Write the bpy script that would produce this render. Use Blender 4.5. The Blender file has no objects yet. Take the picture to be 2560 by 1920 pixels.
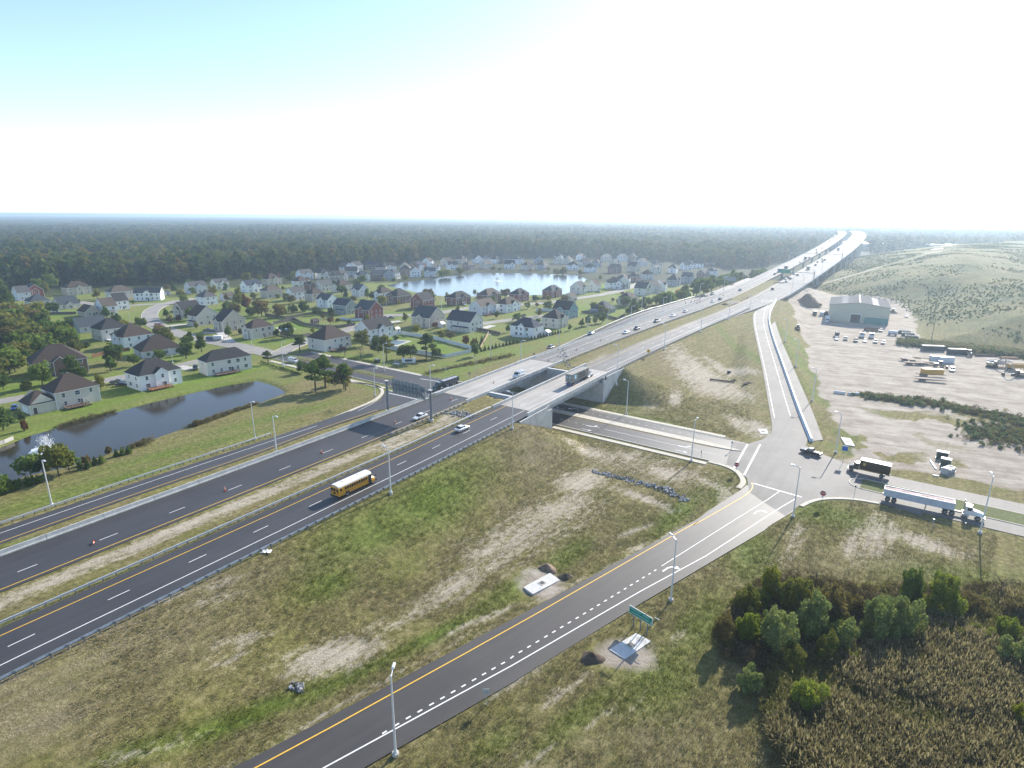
import bpy, bmesh, math, random
import numpy as np
from mathutils import Vector, Matrix, Euler

# ------------------------------------------------------------------ camera, sky, sun, exposure
SC = bpy.context.scene
COL = SC.collection
CAM_H = 63.0
F_PX, CX, CY, HOR = 1492.0, 1280.0, 960.0, 541.0      # photograph is 2560 x 1920
PITCH = math.atan((CY - HOR) / F_PX)
ROLL = math.radians(0.35)
cam = bpy.data.cameras.new('camera')
cam.sensor_width = 36.0
cam.lens = 36.0 * F_PX / 2560.0
cam.clip_start = 0.5
cam.clip_end = 120000.0
cam_ob = bpy.data.objects.new('camera', cam)
COL.objects.link(cam_ob)
cam_ob.matrix_world = Matrix.Translation((0, 0, CAM_H)) @ Euler((math.pi / 2 - PITCH, 0, 0)).to_matrix().to_4x4() @ Matrix.Rotation(ROLL, 4, 'Z')
SC.camera = cam_ob

SUN_AZ, SUN_EL = math.radians(36.5), math.radians(27.5)   # azimuth clockwise from +Y
world = bpy.data.worlds.new('World')
SC.world = world
world.use_nodes = True
wn = world.node_tree
bg = wn.nodes['Background']
sky = wn.nodes.new('ShaderNodeTexSky')
sky.sky_type = 'NISHITA'
sky.sun_disc = False
sky.sun_elevation = SUN_EL
sky.sun_rotation = SUN_AZ
sky.air_density = 0.8
sky.dust_density = 0.35
sky.ozone_density = 1.0
sky.altitude = 60
wn.links.new(sky.outputs[0], bg.inputs[0])
bg.inputs[1].default_value = 0.15

sl = bpy.data.lights.new('sun', 'SUN')
sl.energy = 4.6
sl.angle = math.radians(0.53)
sl.color = (1.0, 0.93, 0.82)
sun_ob = bpy.data.objects.new('sun', sl)
COL.objects.link(sun_ob)
sd = Vector((math.sin(SUN_AZ) * math.cos(SUN_EL), math.cos(SUN_AZ) * math.cos(SUN_EL), math.sin(SUN_EL)))
sun_ob.rotation_euler = (-sd).to_track_quat('-Z', 'Y').to_euler()
sun_ob.location = sd * 400

vs = SC.view_settings
vs.view_transform = 'Standard'
vs.look = 'None'
vs.gamma = 1.0
vs.exposure = 0.92
vs.use_curve_mapping = False
cy = SC.cycles
cy.max_bounces = 5
cy.diffuse_bounces = 2
cy.glossy_bounces = 3
cy.transmission_bounces = 3
cy.transparent_max_bounces = 6
cy.volume_bounces = 2
cy.use_denoising = True
cy.sample_clamp_indirect = 6.0
cy.caustics_reflective = False
cy.caustics_refractive = False

# ------------------------------------------------------------------ pixel -> place
CP, SP, CR, SR = math.cos(PITCH), math.sin(PITCH), math.cos(ROLL), math.sin(ROLL)
def ray(px, py):
    u, v = (px - CX) / F_PX, (CY - py) / F_PX
    u, v = CR * u - SR * v, SR * u + CR * v
    return (u, CP + v * SP, -SP + v * CP)
def P(px, py, z=0.0):
    d = ray(px, py); t = (z - CAM_H) / d[2]
    return Vector((d[0] * t, d[1] * t, z))
def to_px(x, y, z):
    x, y, z = np.asarray(x, float), np.asarray(y, float), np.asarray(z, float) - CAM_H
    f = y * CP - z * SP
    up = y * SP + z * CP
    f = np.where(f < 1e-3, 1e-3, f)
    u, v = x / f, up / f
    u, v = CR * u + SR * v, -SR * u + CR * v
    return CX + F_PX * u, CY - F_PX * v

TH = math.radians(34.1)
DX, DY = math.sin(TH), math.cos(TH)
def sl_of(x, y): return x * DX + y * DY, -x * DY + y * DX
def xy_of(s, lat): return s * DX - lat * DY, s * DY + lat * DX
_zs = [-400, -100, 0, 20, 60, 100, 137, 190, 240, 300, 360, 440, 500, 560, 640, 720, 800, 880, 960, 1040, 1120, 1220, 1340, 1460, 1600, 1800]
_zv = [5.0, 6.0, 6.7, 7.0, 7.1, 7.4, 8.1, 9.1, 9.4, 9.0, 8.1, 7.8, 9.3, 11.4, 14.0, 17.0, 20.0, 23.6, 27.0, 30.0, 32.4, 34.4, 35.2, 35.4, 34.8, 31.5]
def zp(s): return np.interp(s, _zs, _zv)
def curve(s):                      # gentle left-hand bend of the far highway (metres)
    t = np.clip((np.asarray(s, float) - 850) / 750.0, 0, 2)
    return -55.0 * t * t
def hw(s, lat, dz=0.0):
    x, y = xy_of(s, lat - float(curve(s)))
    return Vector((x, y, float(zp(s)) + dz))
def zL(s):                         # left-hand slip roads
    s = np.asarray(s, float)
    a = np.clip(4.2 * (1 - s / 125.0), 0, 6.0)
    t = np.clip((s - 195) / 165.0, 0, 1)
    return np.where(s < 165, a, t * t * (3 - 2 * t) * zp(s))
def zR(s):                         # right-hand on-ramp
    t = np.clip((np.asarray(s, float) - 192) / 250.0, 0, 1)
    return 8.0 * (0.75 * t + 0.25 * t * t * (3 - 2 * t))
def PF(px, py, zf):
    z = 0.0
    for _ in range(14):
        p = P(px, py, z); z = float(zf(sl_of(p.x, p.y)[0]))
    p = P(px, py, z)
    return p

# ------------------------------------------------------------------ materials
MATS = {}
def newmat(name):
    m = bpy.data.materials.new(name); m.use_nodes = True
    MATS[name] = m
    return m, m.node_tree.nodes, m.node_tree.links, m.node_tree.nodes['Principled BSDF']
def N(nt, kind, **kw):
    n = nt.new(kind)
    for k, v in kw.items():
        if k.startswith('i_'): n.inputs[k[2:].replace('_', ' ')].default_value = v
        else: setattr(n, k, v)
    return n
def ramp_node(nt, stops):
    r = nt.new('ShaderNodeValToRGB')
    el = r.color_ramp.elements
    while len(el) < len(stops): el.new(0.5)
    for e, (p, c) in zip(el, stops): e.position = p; e.color = (*c, 1) if len(c) == 3 else c
    return r
def mixc(nt, lk, fac, a, b, mode='MIX'):
    m = nt.new('ShaderNodeMix'); m.data_type = 'RGBA'; m.blend_type = mode
    for sock, v in ((0, fac), (6, a), (7, b)):
        if hasattr(v, 'is_output') or hasattr(v, 'links'): lk.new(v, m.inputs[sock])
        elif isinstance(v, (int, float)): m.inputs[sock].default_value = v
        else: m.inputs[sock].default_value = (*v, 1)
    return m.outputs[2]
def mth(nt, lk, op, a, b=0.0, c=None, clamp=False):
    m = nt.new('ShaderNodeMath'); m.operation = op; m.use_clamp = clamp
    for i, v in enumerate((a, b, c)):
        if v is None: continue
        if hasattr(v, 'links'): lk.new(v, m.inputs[i])
        else: m.inputs[i].default_value = v
    return m.outputs[0]
def pm(name, c, rough=0.6, metal=0.0, var=0.18, scale=2.0, bump=0.0, spec=0.5, rnd=0.0, coords='Object', stretch=None, trans=0.0):
    """procedural paint / cloth / stone: base colour broken up by two noises, optional bump, optional per-object shift"""
    if name in MATS: return MATS[name]
    m, nt, lk, b = newmat(name)
    tc = nt.new('ShaderNodeTexCoord')
    vec = tc.outputs[coords]
    if stretch:
        mp = nt.new('ShaderNodeMapping'); mp.inputs['Scale'].default_value = stretch
        lk.new(vec, mp.inputs[0]); vec = mp.outputs[0]
    n1 = N(nt, 'ShaderNodeTexNoise', i_Scale=scale, i_Detail=5.0, i_Roughness=0.65); lk.new(vec, n1.inputs[0])
    lo = tuple(max(0, x * (1 - var)) for x in c); hi = tuple(min(1, x * (1 + var)) for x in c)
    rp = ramp_node(nt, [(0.3, lo), (0.7, hi)]); lk.new(n1.outputs[0], rp.inputs[0])
    col = rp.outputs[0]
    if rnd:
        oi = nt.new('ShaderNodeObjectInfo')
        hs = nt.new('ShaderNodeHueSaturation')
        lk.new(mth(nt, lk, 'MULTIPLY_ADD', oi.outputs['Random'], rnd, 1 - rnd / 2), hs.inputs['Value'])
        lk.new(col, hs.inputs['Color']); col = hs.outputs[0]
    lk.new(col, b.inputs['Base Color'])
    b.inputs['Roughness'].default_value = rough
    b.inputs['Metallic'].default_value = metal
    b.inputs['Specular IOR Level'].default_value = spec
    if trans: b.inputs['Transmission Weight'].default_value = trans
    if bump:
        bp = N(nt, 'ShaderNodeBump', i_Strength=bump, i_Distance=0.05)
        n2 = N(nt, 'ShaderNodeTexNoise', i_Scale=scale * 6, i_Detail=3.0); lk.new(vec, n2.inputs[0])
        lk.new(n2.outputs[0], bp.inputs['Height']); lk.new(bp.outputs[0], b.inputs['Normal'])
    return m

# ------------------------------------------------------------------ mesh helpers
class MB:
    def __init__(s): s.v = []; s.f = []; s.m = []; s.mats = []
    def mi(s, mat):
        if mat is None: return 0
        if mat not in s.mats: s.mats.append(mat)
        return s.mats.index(mat)
    def add(s, vs, fs, mat=None, M=None):
        o = len(s.v); k = s.mi(mat)
        s.v += [tuple(M @ Vector(v)) if M is not None else tuple(v) for v in vs]
        for f in fs: s.f.append(tuple(i + o for i in f)); s.m.append(k)
        return s
    def box(s, c, d, mat=None, M=None, taper=(1, 1), sh=(0, 0)):
        x, y, z = (q / 2 for q in d); tx, ty = taper
        vs = [(c[0] + a * x, c[1] + b * y, c[2] - z) for a, b in ((-1, -1), (1, -1), (1, 1), (-1, 1))]
        vs += [(c[0] + a * x * tx + sh[0], c[1] + b * y * ty + sh[1], c[2] + z) for a, b in ((-1, -1), (1, -1), (1, 1), (-1, 1))]
        return s.add(vs, [(3, 2, 1, 0), (4, 5, 6, 7), (0, 1, 5, 4), (1, 2, 6, 5), (2, 3, 7, 6), (3, 0, 4, 7)], mat, M)
    def cyl(s, a, b, r0, r1=None, n=8, mat=None, M=None, caps=True):
        r1 = r0 if r1 is None else r1
        a, b = Vector(a), Vector(b); d = (b - a).normalized()
        u = d.orthogonal().normalized(); w = d.cross(u)
        vs = []
        for p, r in ((a, r0), (b, r1)):
            for i in range(n):
                t = 2 * math.pi * i / n; vs.append(p + (u * math.cos(t) + w * math.sin(t)) * r)
        fs = [(i, (i + 1) % n, n + (i + 1) % n, n + i) for i in range(n)]
        if caps: fs += [tuple(range(n - 1, -1, -1)), tuple(range(n, 2 * n))]
        return s.add(vs, fs, mat, M)
    def ext(s, prof, y0, y1, mat=None, M=None):
        """profile in x,z extruded along y"""
        n = len(prof)
        vs = [(x, y0, z) for x, z in prof] + [(x, y1, z) for x, z in prof]
        fs = [(i, (i + 1) % n, n + (i + 1) % n, n + i) for i in range(n)]
        fs += [tuple(range(n - 1, -1, -1)), tuple(range(n, 2 * n))]
        return s.add(vs, fs, mat, M)
    def loft(s, rings, mat=None, M=None, caps=True, closed=True):
        n = len(rings[0]); vs = [p for r in rings for p in r]; fs = []
        for k in range(len(rings) - 1):
            for i in range(n if closed else n - 1):
                fs.append((k * n + i, k * n + (i + 1) % n, (k + 1) * n + (i + 1) % n, (k + 1) * n + i))
        if caps and closed: fs += [tuple(range(n - 1, -1, -1)), tuple((len(rings) - 1) * n + i for i in range(n))]
        return s.add(vs, fs, mat, M)
    def mesh(s, name, mat=None, smooth=False):
        me = bpy.data.meshes.new(name)
        me.from_pydata(s.v, [], s.f)
        mats = s.mats if s.mats else ([mat] if mat else [])
        for q in mats: me.materials.append(q)
        if len(mats) > 1: me.polygons.foreach_set('material_index', s.m)
        if smooth: me.polygons.foreach_set('use_smooth', [True] * len(me.polygons))
        bm = bmesh.new(); bm.from_mesh(me); bmesh.ops.recalc_face_normals(bm, faces=bm.faces); bm.to_mesh(me); bm.free()
        me.update()
        return me
    def build(s, name, mat=None, parent=None, smooth=False, **kw):
        return ob(name, s.mesh(name, mat, smooth), parent, **kw)
def ob(name, me, parent=None, loc=None, rz=None, rot=None, scale=None):
    o = bpy.data.objects.new(name, me); COL.objects.link(o)
    if parent is not None: o.parent = parent
    if loc is not None: o.location = loc
    if rz is not None: o.rotation_euler = (0, 0, rz)
    if rot is not None: o.rotation_euler = rot
    if scale is not None: o.scale = scale if hasattr(scale, '__len__') else (scale,) * 3
    return o
def tag(o, label=None, cat=None, group=None, kind=None):
    if label: o['label'] = label
    if cat: o['category'] = cat
    if group: o['group'] = group
    if kind: o['kind'] = kind
    return o
def thing(name, label, cat, loc=(0, 0, 0), rz=0.0, group=None):
    o = ob(name, None, None, loc=loc, rz=rz); o.empty_display_size = 0.3
    return tag(o, label, cat, group)
def struct(o): o['kind'] = 'structure'; return o
def copy_tree(o, parent=None):
    c = o.copy(); COL.objects.link(c)
    if parent is not None: c.parent = parent; c.matrix_parent_inverse = Matrix()
    for ch in o.children: copy_tree(ch, c)
    return c
ORD = ['first', 'second', 'third', 'fourth', 'fifth', 'sixth', 'seventh', 'eighth', 'ninth', 'tenth', 'eleventh', 'twelfth', 'thirteenth', 'fourteenth', 'fifteenth', 'sixteenth', 'seventeenth', 'eighteenth', 'nineteenth', 'twentieth']
def ordn(i):
    if i < 20: return ORD[i]
    t = ['twenty', 'thirty', 'forty', 'fifty', 'sixty', 'seventy', 'eighty'][(i + 1) // 10 - 2]; r = (i + 1) % 10
    return (t[:-1] + 'ieth') if r == 0 else t + '-' + ORD[r - 1]
def resample(pts, n):
    pts = [Vector(p) for p in pts]; L = [0.0]
    for a, b in zip(pts, pts[1:]): L.append(L[-1] + (b - a).length)
    out = []
    for k in range(n):
        t = L[-1] * k / (n - 1)
        i = max(0, min(len(pts) - 2, int(np.searchsorted(L, t)) - 1))
        u = (t - L[i]) / max(1e-6, L[i + 1] - L[i]); out.append(pts[i].lerp(pts[i + 1], u))
    return out
def smooth_pts(pts, it=2):
    pts = [Vector(p) for p in pts]
    for _ in range(it):
        q = [pts[0]]
        for a, b in zip(pts, pts[1:]): q += [a.lerp(b, 0.25), a.lerp(b, 0.75)]
        pts = q + [pts[-1]]
    return pts
def strip_mesh(mb, Lp, Rp, mat=None, skirt=0.0, dz=0.0):
    n = len(Lp); up = Vector((0, 0, dz))
    vs = [p + up for p in Lp] + [p + up for p in Rp]
    fs = [(i, n + i, n + i + 1, i + 1) for i in range(n - 1)]
    if skirt:
        dn = Vector((0, 0, dz - skirt)); vs += [p + dn for p in Lp] + [p + dn for p in Rp]
        fs += [(i, i + 1, 2 * n + i + 1, 2 * n + i) for i in range(n - 1)] + [(n + i, 3 * n + i, 3 * n + i + 1, n + i + 1) for i in range(n - 1)]
    mb.add(vs, fs, mat)
def offs(pts, d):
    """polyline shifted to the left by d (metres) in plan"""
    out = []
    for i, p in enumerate(pts):
        a, b = pts[max(0, i - 1)], pts[min(len(pts) - 1, i + 1)]
        t = Vector((b.x - a.x, b.y - a.y, 0)).normalized()
        out.append(Vector((p.x - t.y * d, p.y + t.x * d, p.z)))
    return out
def line_mesh(mb, pts, w, mat=None, dz=0.0): strip_mesh(mb, offs(pts, w / 2), offs(pts, -w / 2), mat, 0.0, dz)
def dash_mesh(mb, pts, w, on, off, mat=None, dz=0.0):
    L = sum((b - a).length for a, b in zip(pts, pts[1:])); n = max(2, int(L / min(.5, on / 10))); q = resample(pts, n); st = L / (n - 1)
    k = 0; per = on + off
    while k * per + on < L:
        a, b = int(k * per / st), int((k * per + on) / st)
        if b > a: line_mesh(mb, [q[a], q[(a + b) // 2], q[b]] if b - a > 1 else [q[a], q[b]], w, mat, dz)
        k += 1
# ------------------------------------------------------------------ the crossroad's own frame (u along it to the right, t across it, away)
CE = (math.sin(math.radians(125.5)), math.cos(math.radians(125.5)))
CN = (math.sin(math.radians(35.5)), math.cos(math.radians(35.5)))
def C(u, t, z=0.0): return Vector((30.2 + CE[0] * u + CN[0] * t, 161.6 + CE[1] * u + CN[1] * t, z))
def ut_of(x, y): return (x - 30.2) * CE[0] + (y - 161.6) * CE[1], (x - 30.2) * CN[0] + (y - 161.6) * CN[1]
def k(ci, x, y):                   # crop coordinates -> photo pixels
    ox, oy, sc = {1: (0, 500, 3.456), 2: (640, 500, 3.456), 3: (1280, 500, 3.456), 4: (1920, 500, 3.456), 5: (0, 900, 3.456), 6: (640, 900, 3.456), 7: (1280, 900, 3.456), 8: (1920, 900, 3.456),
                  10: (0, 1300, 2.6766), 11: (640, 1300, 2.6766), 12: (1280, 1300, 2.6766), 13: (1920, 1300, 2.6766), 20: (1900, 540, 6.9125)}[ci]
    return ox + x / sc, oy + y / sc
def KP(ci, pts, z=0.0): return [P(*k(ci, x, y), z) for x, y in pts]
def PX(pts, z=0.0): return [P(x, y, z) for x, y in pts]

# ------------------------------------------------------------------ outlines of ponds, hill, yard
POND = [(-140, 1215)] + [k(5, x, y) for x, y in ((0, 760), (260, 655), (480, 592), (700, 522), (1000, 452), (1300, 372), (1600, 302), (1900, 232), (2212, 182))] + \
       [k(6, x, y) for x, y in ((60, 195), (150, 222), (235, 262), (255, 288), (140, 332), (0, 385))] + \
       [k(5, x, y) for x, y in ((1950, 465), (1650, 570), (1300, 692), (1130, 752), (960, 800), (760, 870), (560, 930), (200, 1010), (40, 1075))] + [(-140, 1260)]
LAKE = [(965, 714), (1000, 722), (1060, 735), (1120, 742), (1180, 742), (1250, 740), (1340, 738), (1420, 735), (1452, 715), (1468, 697), (1440, 688), (1330, 684), (1200, 682), (1130, 690), (1060, 700), (1000, 706)]
DITCH = [k(2, x, y) for x, y in ((1480, 1500), (1640, 1470), (1800, 1435), (1810, 1425), (1650, 1445), (1490, 1478))]
POND_W = [P(x, y, -0.6) for x, y in POND]
LAKE_W = [P(x, y, -0.4) for x, y in LAKE]
DITCH_W = [P(x, y, -0.5) for x, y in DITCH]
def poly_sd(poly, x, y):
    """signed distance to a plan polygon, negative inside"""
    x, y = np.asarray(x, float), np.asarray(y, float)
    d = np.full(x.shape, 1e9); ins = np.zeros(x.shape, bool); n = len(poly)
    for i in range(n):
        ax, ay = poly[i][0], poly[i][1]; bx, by = poly[(i + 1) % n][0], poly[(i + 1) % n][1]
        ex, ey = bx - ax, by - ay; L2 = ex * ex + ey * ey + 1e-9
        t = np.clip(((x - ax) * ex + (y - ay) * ey) / L2, 0, 1)
        d = np.minimum(d, np.hypot(x - ax - t * ex, y - ay - t * ey))
        c = ((ay > y) != (by > y)) & (x < (bx - ax) * (y - ay) / (by - ay + 1e-12) + ax)
        ins ^= c
    return np.where(ins, -d, d)
def line_d(pts, x, y):
    """distance to a polyline and the z of the nearest point on it"""
    x, y = np.asarray(x, float), np.asarray(y, float); d = np.full(x.shape, 1e9); z = np.zeros(x.shape)
    for a, b in zip(pts, pts[1:]):
        ex, ey = b[0] - a[0], b[1] - a[1]; L2 = ex * ex + ey * ey + 1e-9
        t = np.clip(((x - a[0]) * ex + (y - a[1]) * ey) / L2, 0, 1)
        q = np.hypot(x - a[0] - t * ex, y - a[1] - t * ey); w = q < d
        d = np.where(w, q, d); z = np.where(w, a[2] + t * (b[2] - a[2]), z)
    return d, z
def sstep(a, b, v):
    t = np.clip((v - a) / (b - a), 0, 1); return t * t * (3 - 2 * t)
_rs = np.random.RandomState(5); _tab = _rs.rand(256, 256)
def vnoise(x, y, sc):
    x, y = np.asarray(x) / sc + 1000.0, np.asarray(y) / sc + 1000.0
    i, j = np.floor(x).astype(int), np.floor(y).astype(int); fx, fy = x - i, y - j
    fx, fy = fx * fx * (3 - 2 * fx), fy * fy * (3 - 2 * fy)
    g = lambda a, b: _tab[a % 256, b % 256]
    return (g(i, j) * (1 - fx) + g(i + 1, j) * fx) * (1 - fy) + (g(i, j + 1) * (1 - fx) + g(i + 1, j + 1) * fx) * fy
def fbm(x, y, sc): return 0.55 * vnoise(x, y, sc) + 0.3 * vnoise(x + 31, y - 17, sc / 2.1) + 0.15 * vnoise(x - 7, y + 53, sc / 4.3)

# road centre lines used for the ground's shape
FRONT_A_Y = [k(5, 0, 1572), k(5, 1100, 1180), k(5, 2212, 805), k(6, 500, 612), k(6, 1050, 430)]
FA = [PF(*p, zL) for p in FRONT_A_Y]
a0 = FA[0] - (FA[1] - FA[0]).normalized() * 120; a0.z = float(zL(-110))
FA = [a0] + FA                                              # yellow (inner) line of the left exit ramp
FB_OUT = [PF(*k(3, x, y), zL) for x, y in ((0, 1345), (410, 1212), (850, 1052), (1270, 947))]
ONL = [P(*k(7, 2050, 722))] + [PF(*p, zR) for p in ((k(8, 45, 655)), k(8, 30, 520), k(8, 0, 360), (1908, 930), (1886, 830), (1881, 800), (1885, 772), (1902, 752))]
ONR = [P(*k(8, 330, 735))] + [PF(*k(8, x, y), zR) for x, y in ((362, 700), (290, 505), (205, 280), (108, 0))] + [PF(*k(4, x, y), zR) for x, y in ((40, 1190), (0, 1040), (15, 960), (75, 862))]
n_on = 40
ONLs, ONRs = resample(smooth_pts(ONL), n_on), resample(smooth_pts(ONR), n_on)
ONC = [(a + b) / 2 for a, b in zip(ONLs, ONRs)]
HILL = [P(x, y, 0) for x, y in ((2900, 1010), (2560, 872), (2430, 868), (2330, 852), (2285, 800), (2230, 762), (2120, 745), (2040, 725), (2012, 705), (2060, 672), (2110, 648), (2200, 640), (2330, 632), (2560, 628), (2900, 640))]

def hz(x, y, fine=True):
    x, y = np.asarray(x, float), np.asarray(y, float)
    s, lat = sl_of(x, y); lat = lat + curve(s); u, t = ut_of(x, y)
    z = np.full(x.shape, -0.08)
    off = sstep(4, 16, np.minimum(np.abs(t - 12) - 14, 1e9))
    z = z + (fbm(x, y, 26) - 0.5) * 0.7 * off * (1 - 0.55 * sstep(0, 30, s - 0)) 
    z = np.minimum(z, 0.35)
    # highway embankment
    H = zp(s) - 0.1
    gap = (s > 131.0) & (s < 201.0)
    over = np.where(gap, np.minimum((s - 131.0), (201.0 - s) * 1.35), 0)
    dl = np.maximum(np.maximum(85.6 - lat, lat - 123.4), 0)
    dist = np.hypot(dl, over)
    e = H - dist / np.where(lat > 104, 1.9, 2.3 + 1.0 * sstep(60, 10, s))
    core = (lat > 88.2) & (lat < 123.0) & ((s < 147.0) | (s > 186.0))
    und = (lat > 84) & (lat < 127) & (s > 147.0) & (s < 186.0)
    e = np.where(core, H, e); e = np.where(und, -0.08, e)
    far = sstep(540, 620, s); e = e * (1 - far) - far           # beyond, the road runs on piers
    md = (lat > 99.6) & (lat < 109.2) & (s < 560) & core
    e = np.where(md, H - 0.35 * np.sin((lat - 99.6) / 9.6 * math.pi), e)
    z = np.maximum(z, e)
    lim = np.maximum(np.maximum((-t - 0.3) / 2.6, (t - 25.4) / 1.6), 0) - 0.08
    z = np.where((u > -60) & (u < 34) & (~core), np.minimum(z, lim), z)
    # slip roads
    d, zr = line_d(FA, x, y)
    zt = np.where(s < 150, zL(np.minimum(s, 150)) - 0.08, -0.08)
    inr = (lat > 123.4) & (s < 150)
    z = np.where(inr & (d < 8.5), np.minimum(z, np.maximum(zt, -0.08)), z)
    z = np.where(inr & (d < 6.5), zt, z)
    z = np.where((s < 150) & (lat > 126), np.maximum(z, zt - np.maximum(d - 8.0, 0) / 2.6), z)
    d2, zr2 = line_d(FB_OUT, x, y)
    latB = lat - 123.0
    inb = (s > 186) & (s < 560) & (lat > 123.0)
    zt2 = zL(np.maximum(s, 186)) - 0.1
    wB = np.interp(s, [186, 250, 330, 420, 560], [17.5, 15.5, 12.5, 9.5, 5.0])
    z = np.where(inb & (latB < wB + 1.0), zt2, z)
    z = np.where(inb & (latB >= wB + 1.0), np.maximum(np.minimum(z, 0.3), zt2 - (latB - wB - 1.0) / 2.2), z)
    d3, zr3 = line_d(ONC, x, y)
    z = np.maximum(z, np.where(s > 190, zr3 - 0.12 - np.maximum(d3 - 10.0, 0) / 2.6, -1))
    # landfill hill
    sdh = poly_sd(HILL, x, y)
    hh = np.clip(-sdh / 4.2, 0, 31) 
    hh = hh - 4.0 * sstep(14, 31, hh) + (fbm(x, y, 60) - 0.5) * np.clip(hh / 5, 0, 1) * 4.5
    z = np.where(sdh < 0, np.maximum(z, hh), z)
    # swales
    for pts, w, dp in SWALES:
        dd, _ = line_d(pts, x, y); z = z - dp * np.exp(-(dd / w) ** 2)
    # ponds
    for poly, lev in ((POND_W, -0.6), (LAKE_W, -0.4), (DITCH_W, -0.5)):
        sd = poly_sd(poly, x, y)
        bank = np.clip(sd / 3.2, -1.6, 1.0) + lev
        z = np.where(sd < 5.5, np.minimum(z, np.where(sd < 0, np.maximum(bank, lev - 1.5), np.maximum(bank, -9))), z)
    return z
SWALES = [(KP(12, ((-600, 900), (-250, 740), (60, 520), (420, 240), (900, 120), (1100, -60))), 2.2, 0.5),
          (KP(7, ((690, 960), (1100, 1060), (1530, 1230))), 1.3, 0.35),
          ([P(2110, 1130), P(2000, 1000), P(1975, 930)], 3.0, 0.4),
          ([P(*k(5, x, y), 0.5) for x, y in ((0, 1300), (800, 1090), (1500, 900), (2212, 660))] + [P(*k(6, 600, 460), 0.0)], 2.0, 0.6),
          ([P(*k(10, x, y), 1.0) for x, y in ((-300, 1300), (300, 1400), (1200, 1100), (1700, 780))], 4.0, 0.0)]
def hz1(x, y): return float(hz(np.array([x]), np.array([y]))[0])
def PT(px, py, lift=0.0):
    """the place on the ground that this pixel shows"""
    z = 0.0; p = P(px, py, 0)
    d = ray(px, py)
    for _ in range(12):
        p = P(px, py, z); z = 0.5 * z + 0.5 * hz1(p.x, p.y)
    p = P(px, py, z); return Vector((p.x, p.y, hz1(p.x, p.y) + lift))

# ------------------------------------------------------------------ ground sheet
def axis(lo, hi, st, far, g=1.17):
    a = list(np.arange(lo, hi, st)); q = st
    while a[-1] < far: q *= g; a.append(a[-1] + q)
    q = st; b = []; v = lo
    while v > -far: q *= g; v -= q; b.append(v)
    return np.array(b[::-1] + a)
gx = axis(-290, 262, 1.45, 25000)
gy_a = list(np.arange(44, 250, 1.3)) + list(np.arange(250, 560, 2.2)); q = 2.2
while gy_a[-1] < 26000: q *= 1.12; gy_a.append(gy_a[-1] + q)
gy = np.array([-3000, -900, -300, -120, -60, -30, -10, 4, 14, 22, 29, 35, 40] + gy_a)
GX, GY = np.meshgrid(gx, gy)
GZ = hz(GX.ravel(), GY.ravel()).reshape(GX.shape)
# land cover, as amounts per ground point
fxp, fyp = to_px(GX.ravel(), GY.ravel(), GZ.ravel()); X, Y, Zg = GX.ravel(), GY.ravel(), GZ.ravel()
s_, lat_ = sl_of(X, Y); u_, t_ = ut_of(X, Y)
def hz1(x, y):                     # ground height by look-up in the sheet
    i = min(max(int(np.searchsorted(gx, x)) - 1, 0), len(gx) - 2); j = min(max(int(np.searchsorted(gy, y)) - 1, 0), len(gy) - 2)
    a, c_ = (x - gx[i]) / (gx[i + 1] - gx[i]), (y - gy[j]) / (gy[j + 1] - gy[j])
    return float((GZ[j, i] * (1 - a) + GZ[j, i + 1] * a) * (1 - c_) + (GZ[j + 1, i] * (1 - a) + GZ[j + 1, i + 1] * a) * c_)
def blob(items, gr=1.0):
    o = np.zeros(X.shape)
    for (bx, by, rx, ry, rot, st) in items:
        c, sn = math.cos(math.radians(rot)), math.sin(math.radians(rot))
        w = P(bx, by); w = PT(bx, by)
        # pixel radii turned into metres on the ground round the blob's centre
        mx = (P(bx + 1, by, w.z) - P(bx, by, w.z)).length; my = (P(bx, by - 1, w.z) - P(bx, by, w.z)).length
        dxm, dym = (X - w.x) / mx, -(Y - w.y) / my
        a, b = (c * dxm + sn * dym) / rx / gr, (-sn * dxm + c * dym) / ry / gr
        o = np.maximum(o, st * np.exp(-(a * a + b * b) ** 1.3))
    return o
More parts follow.
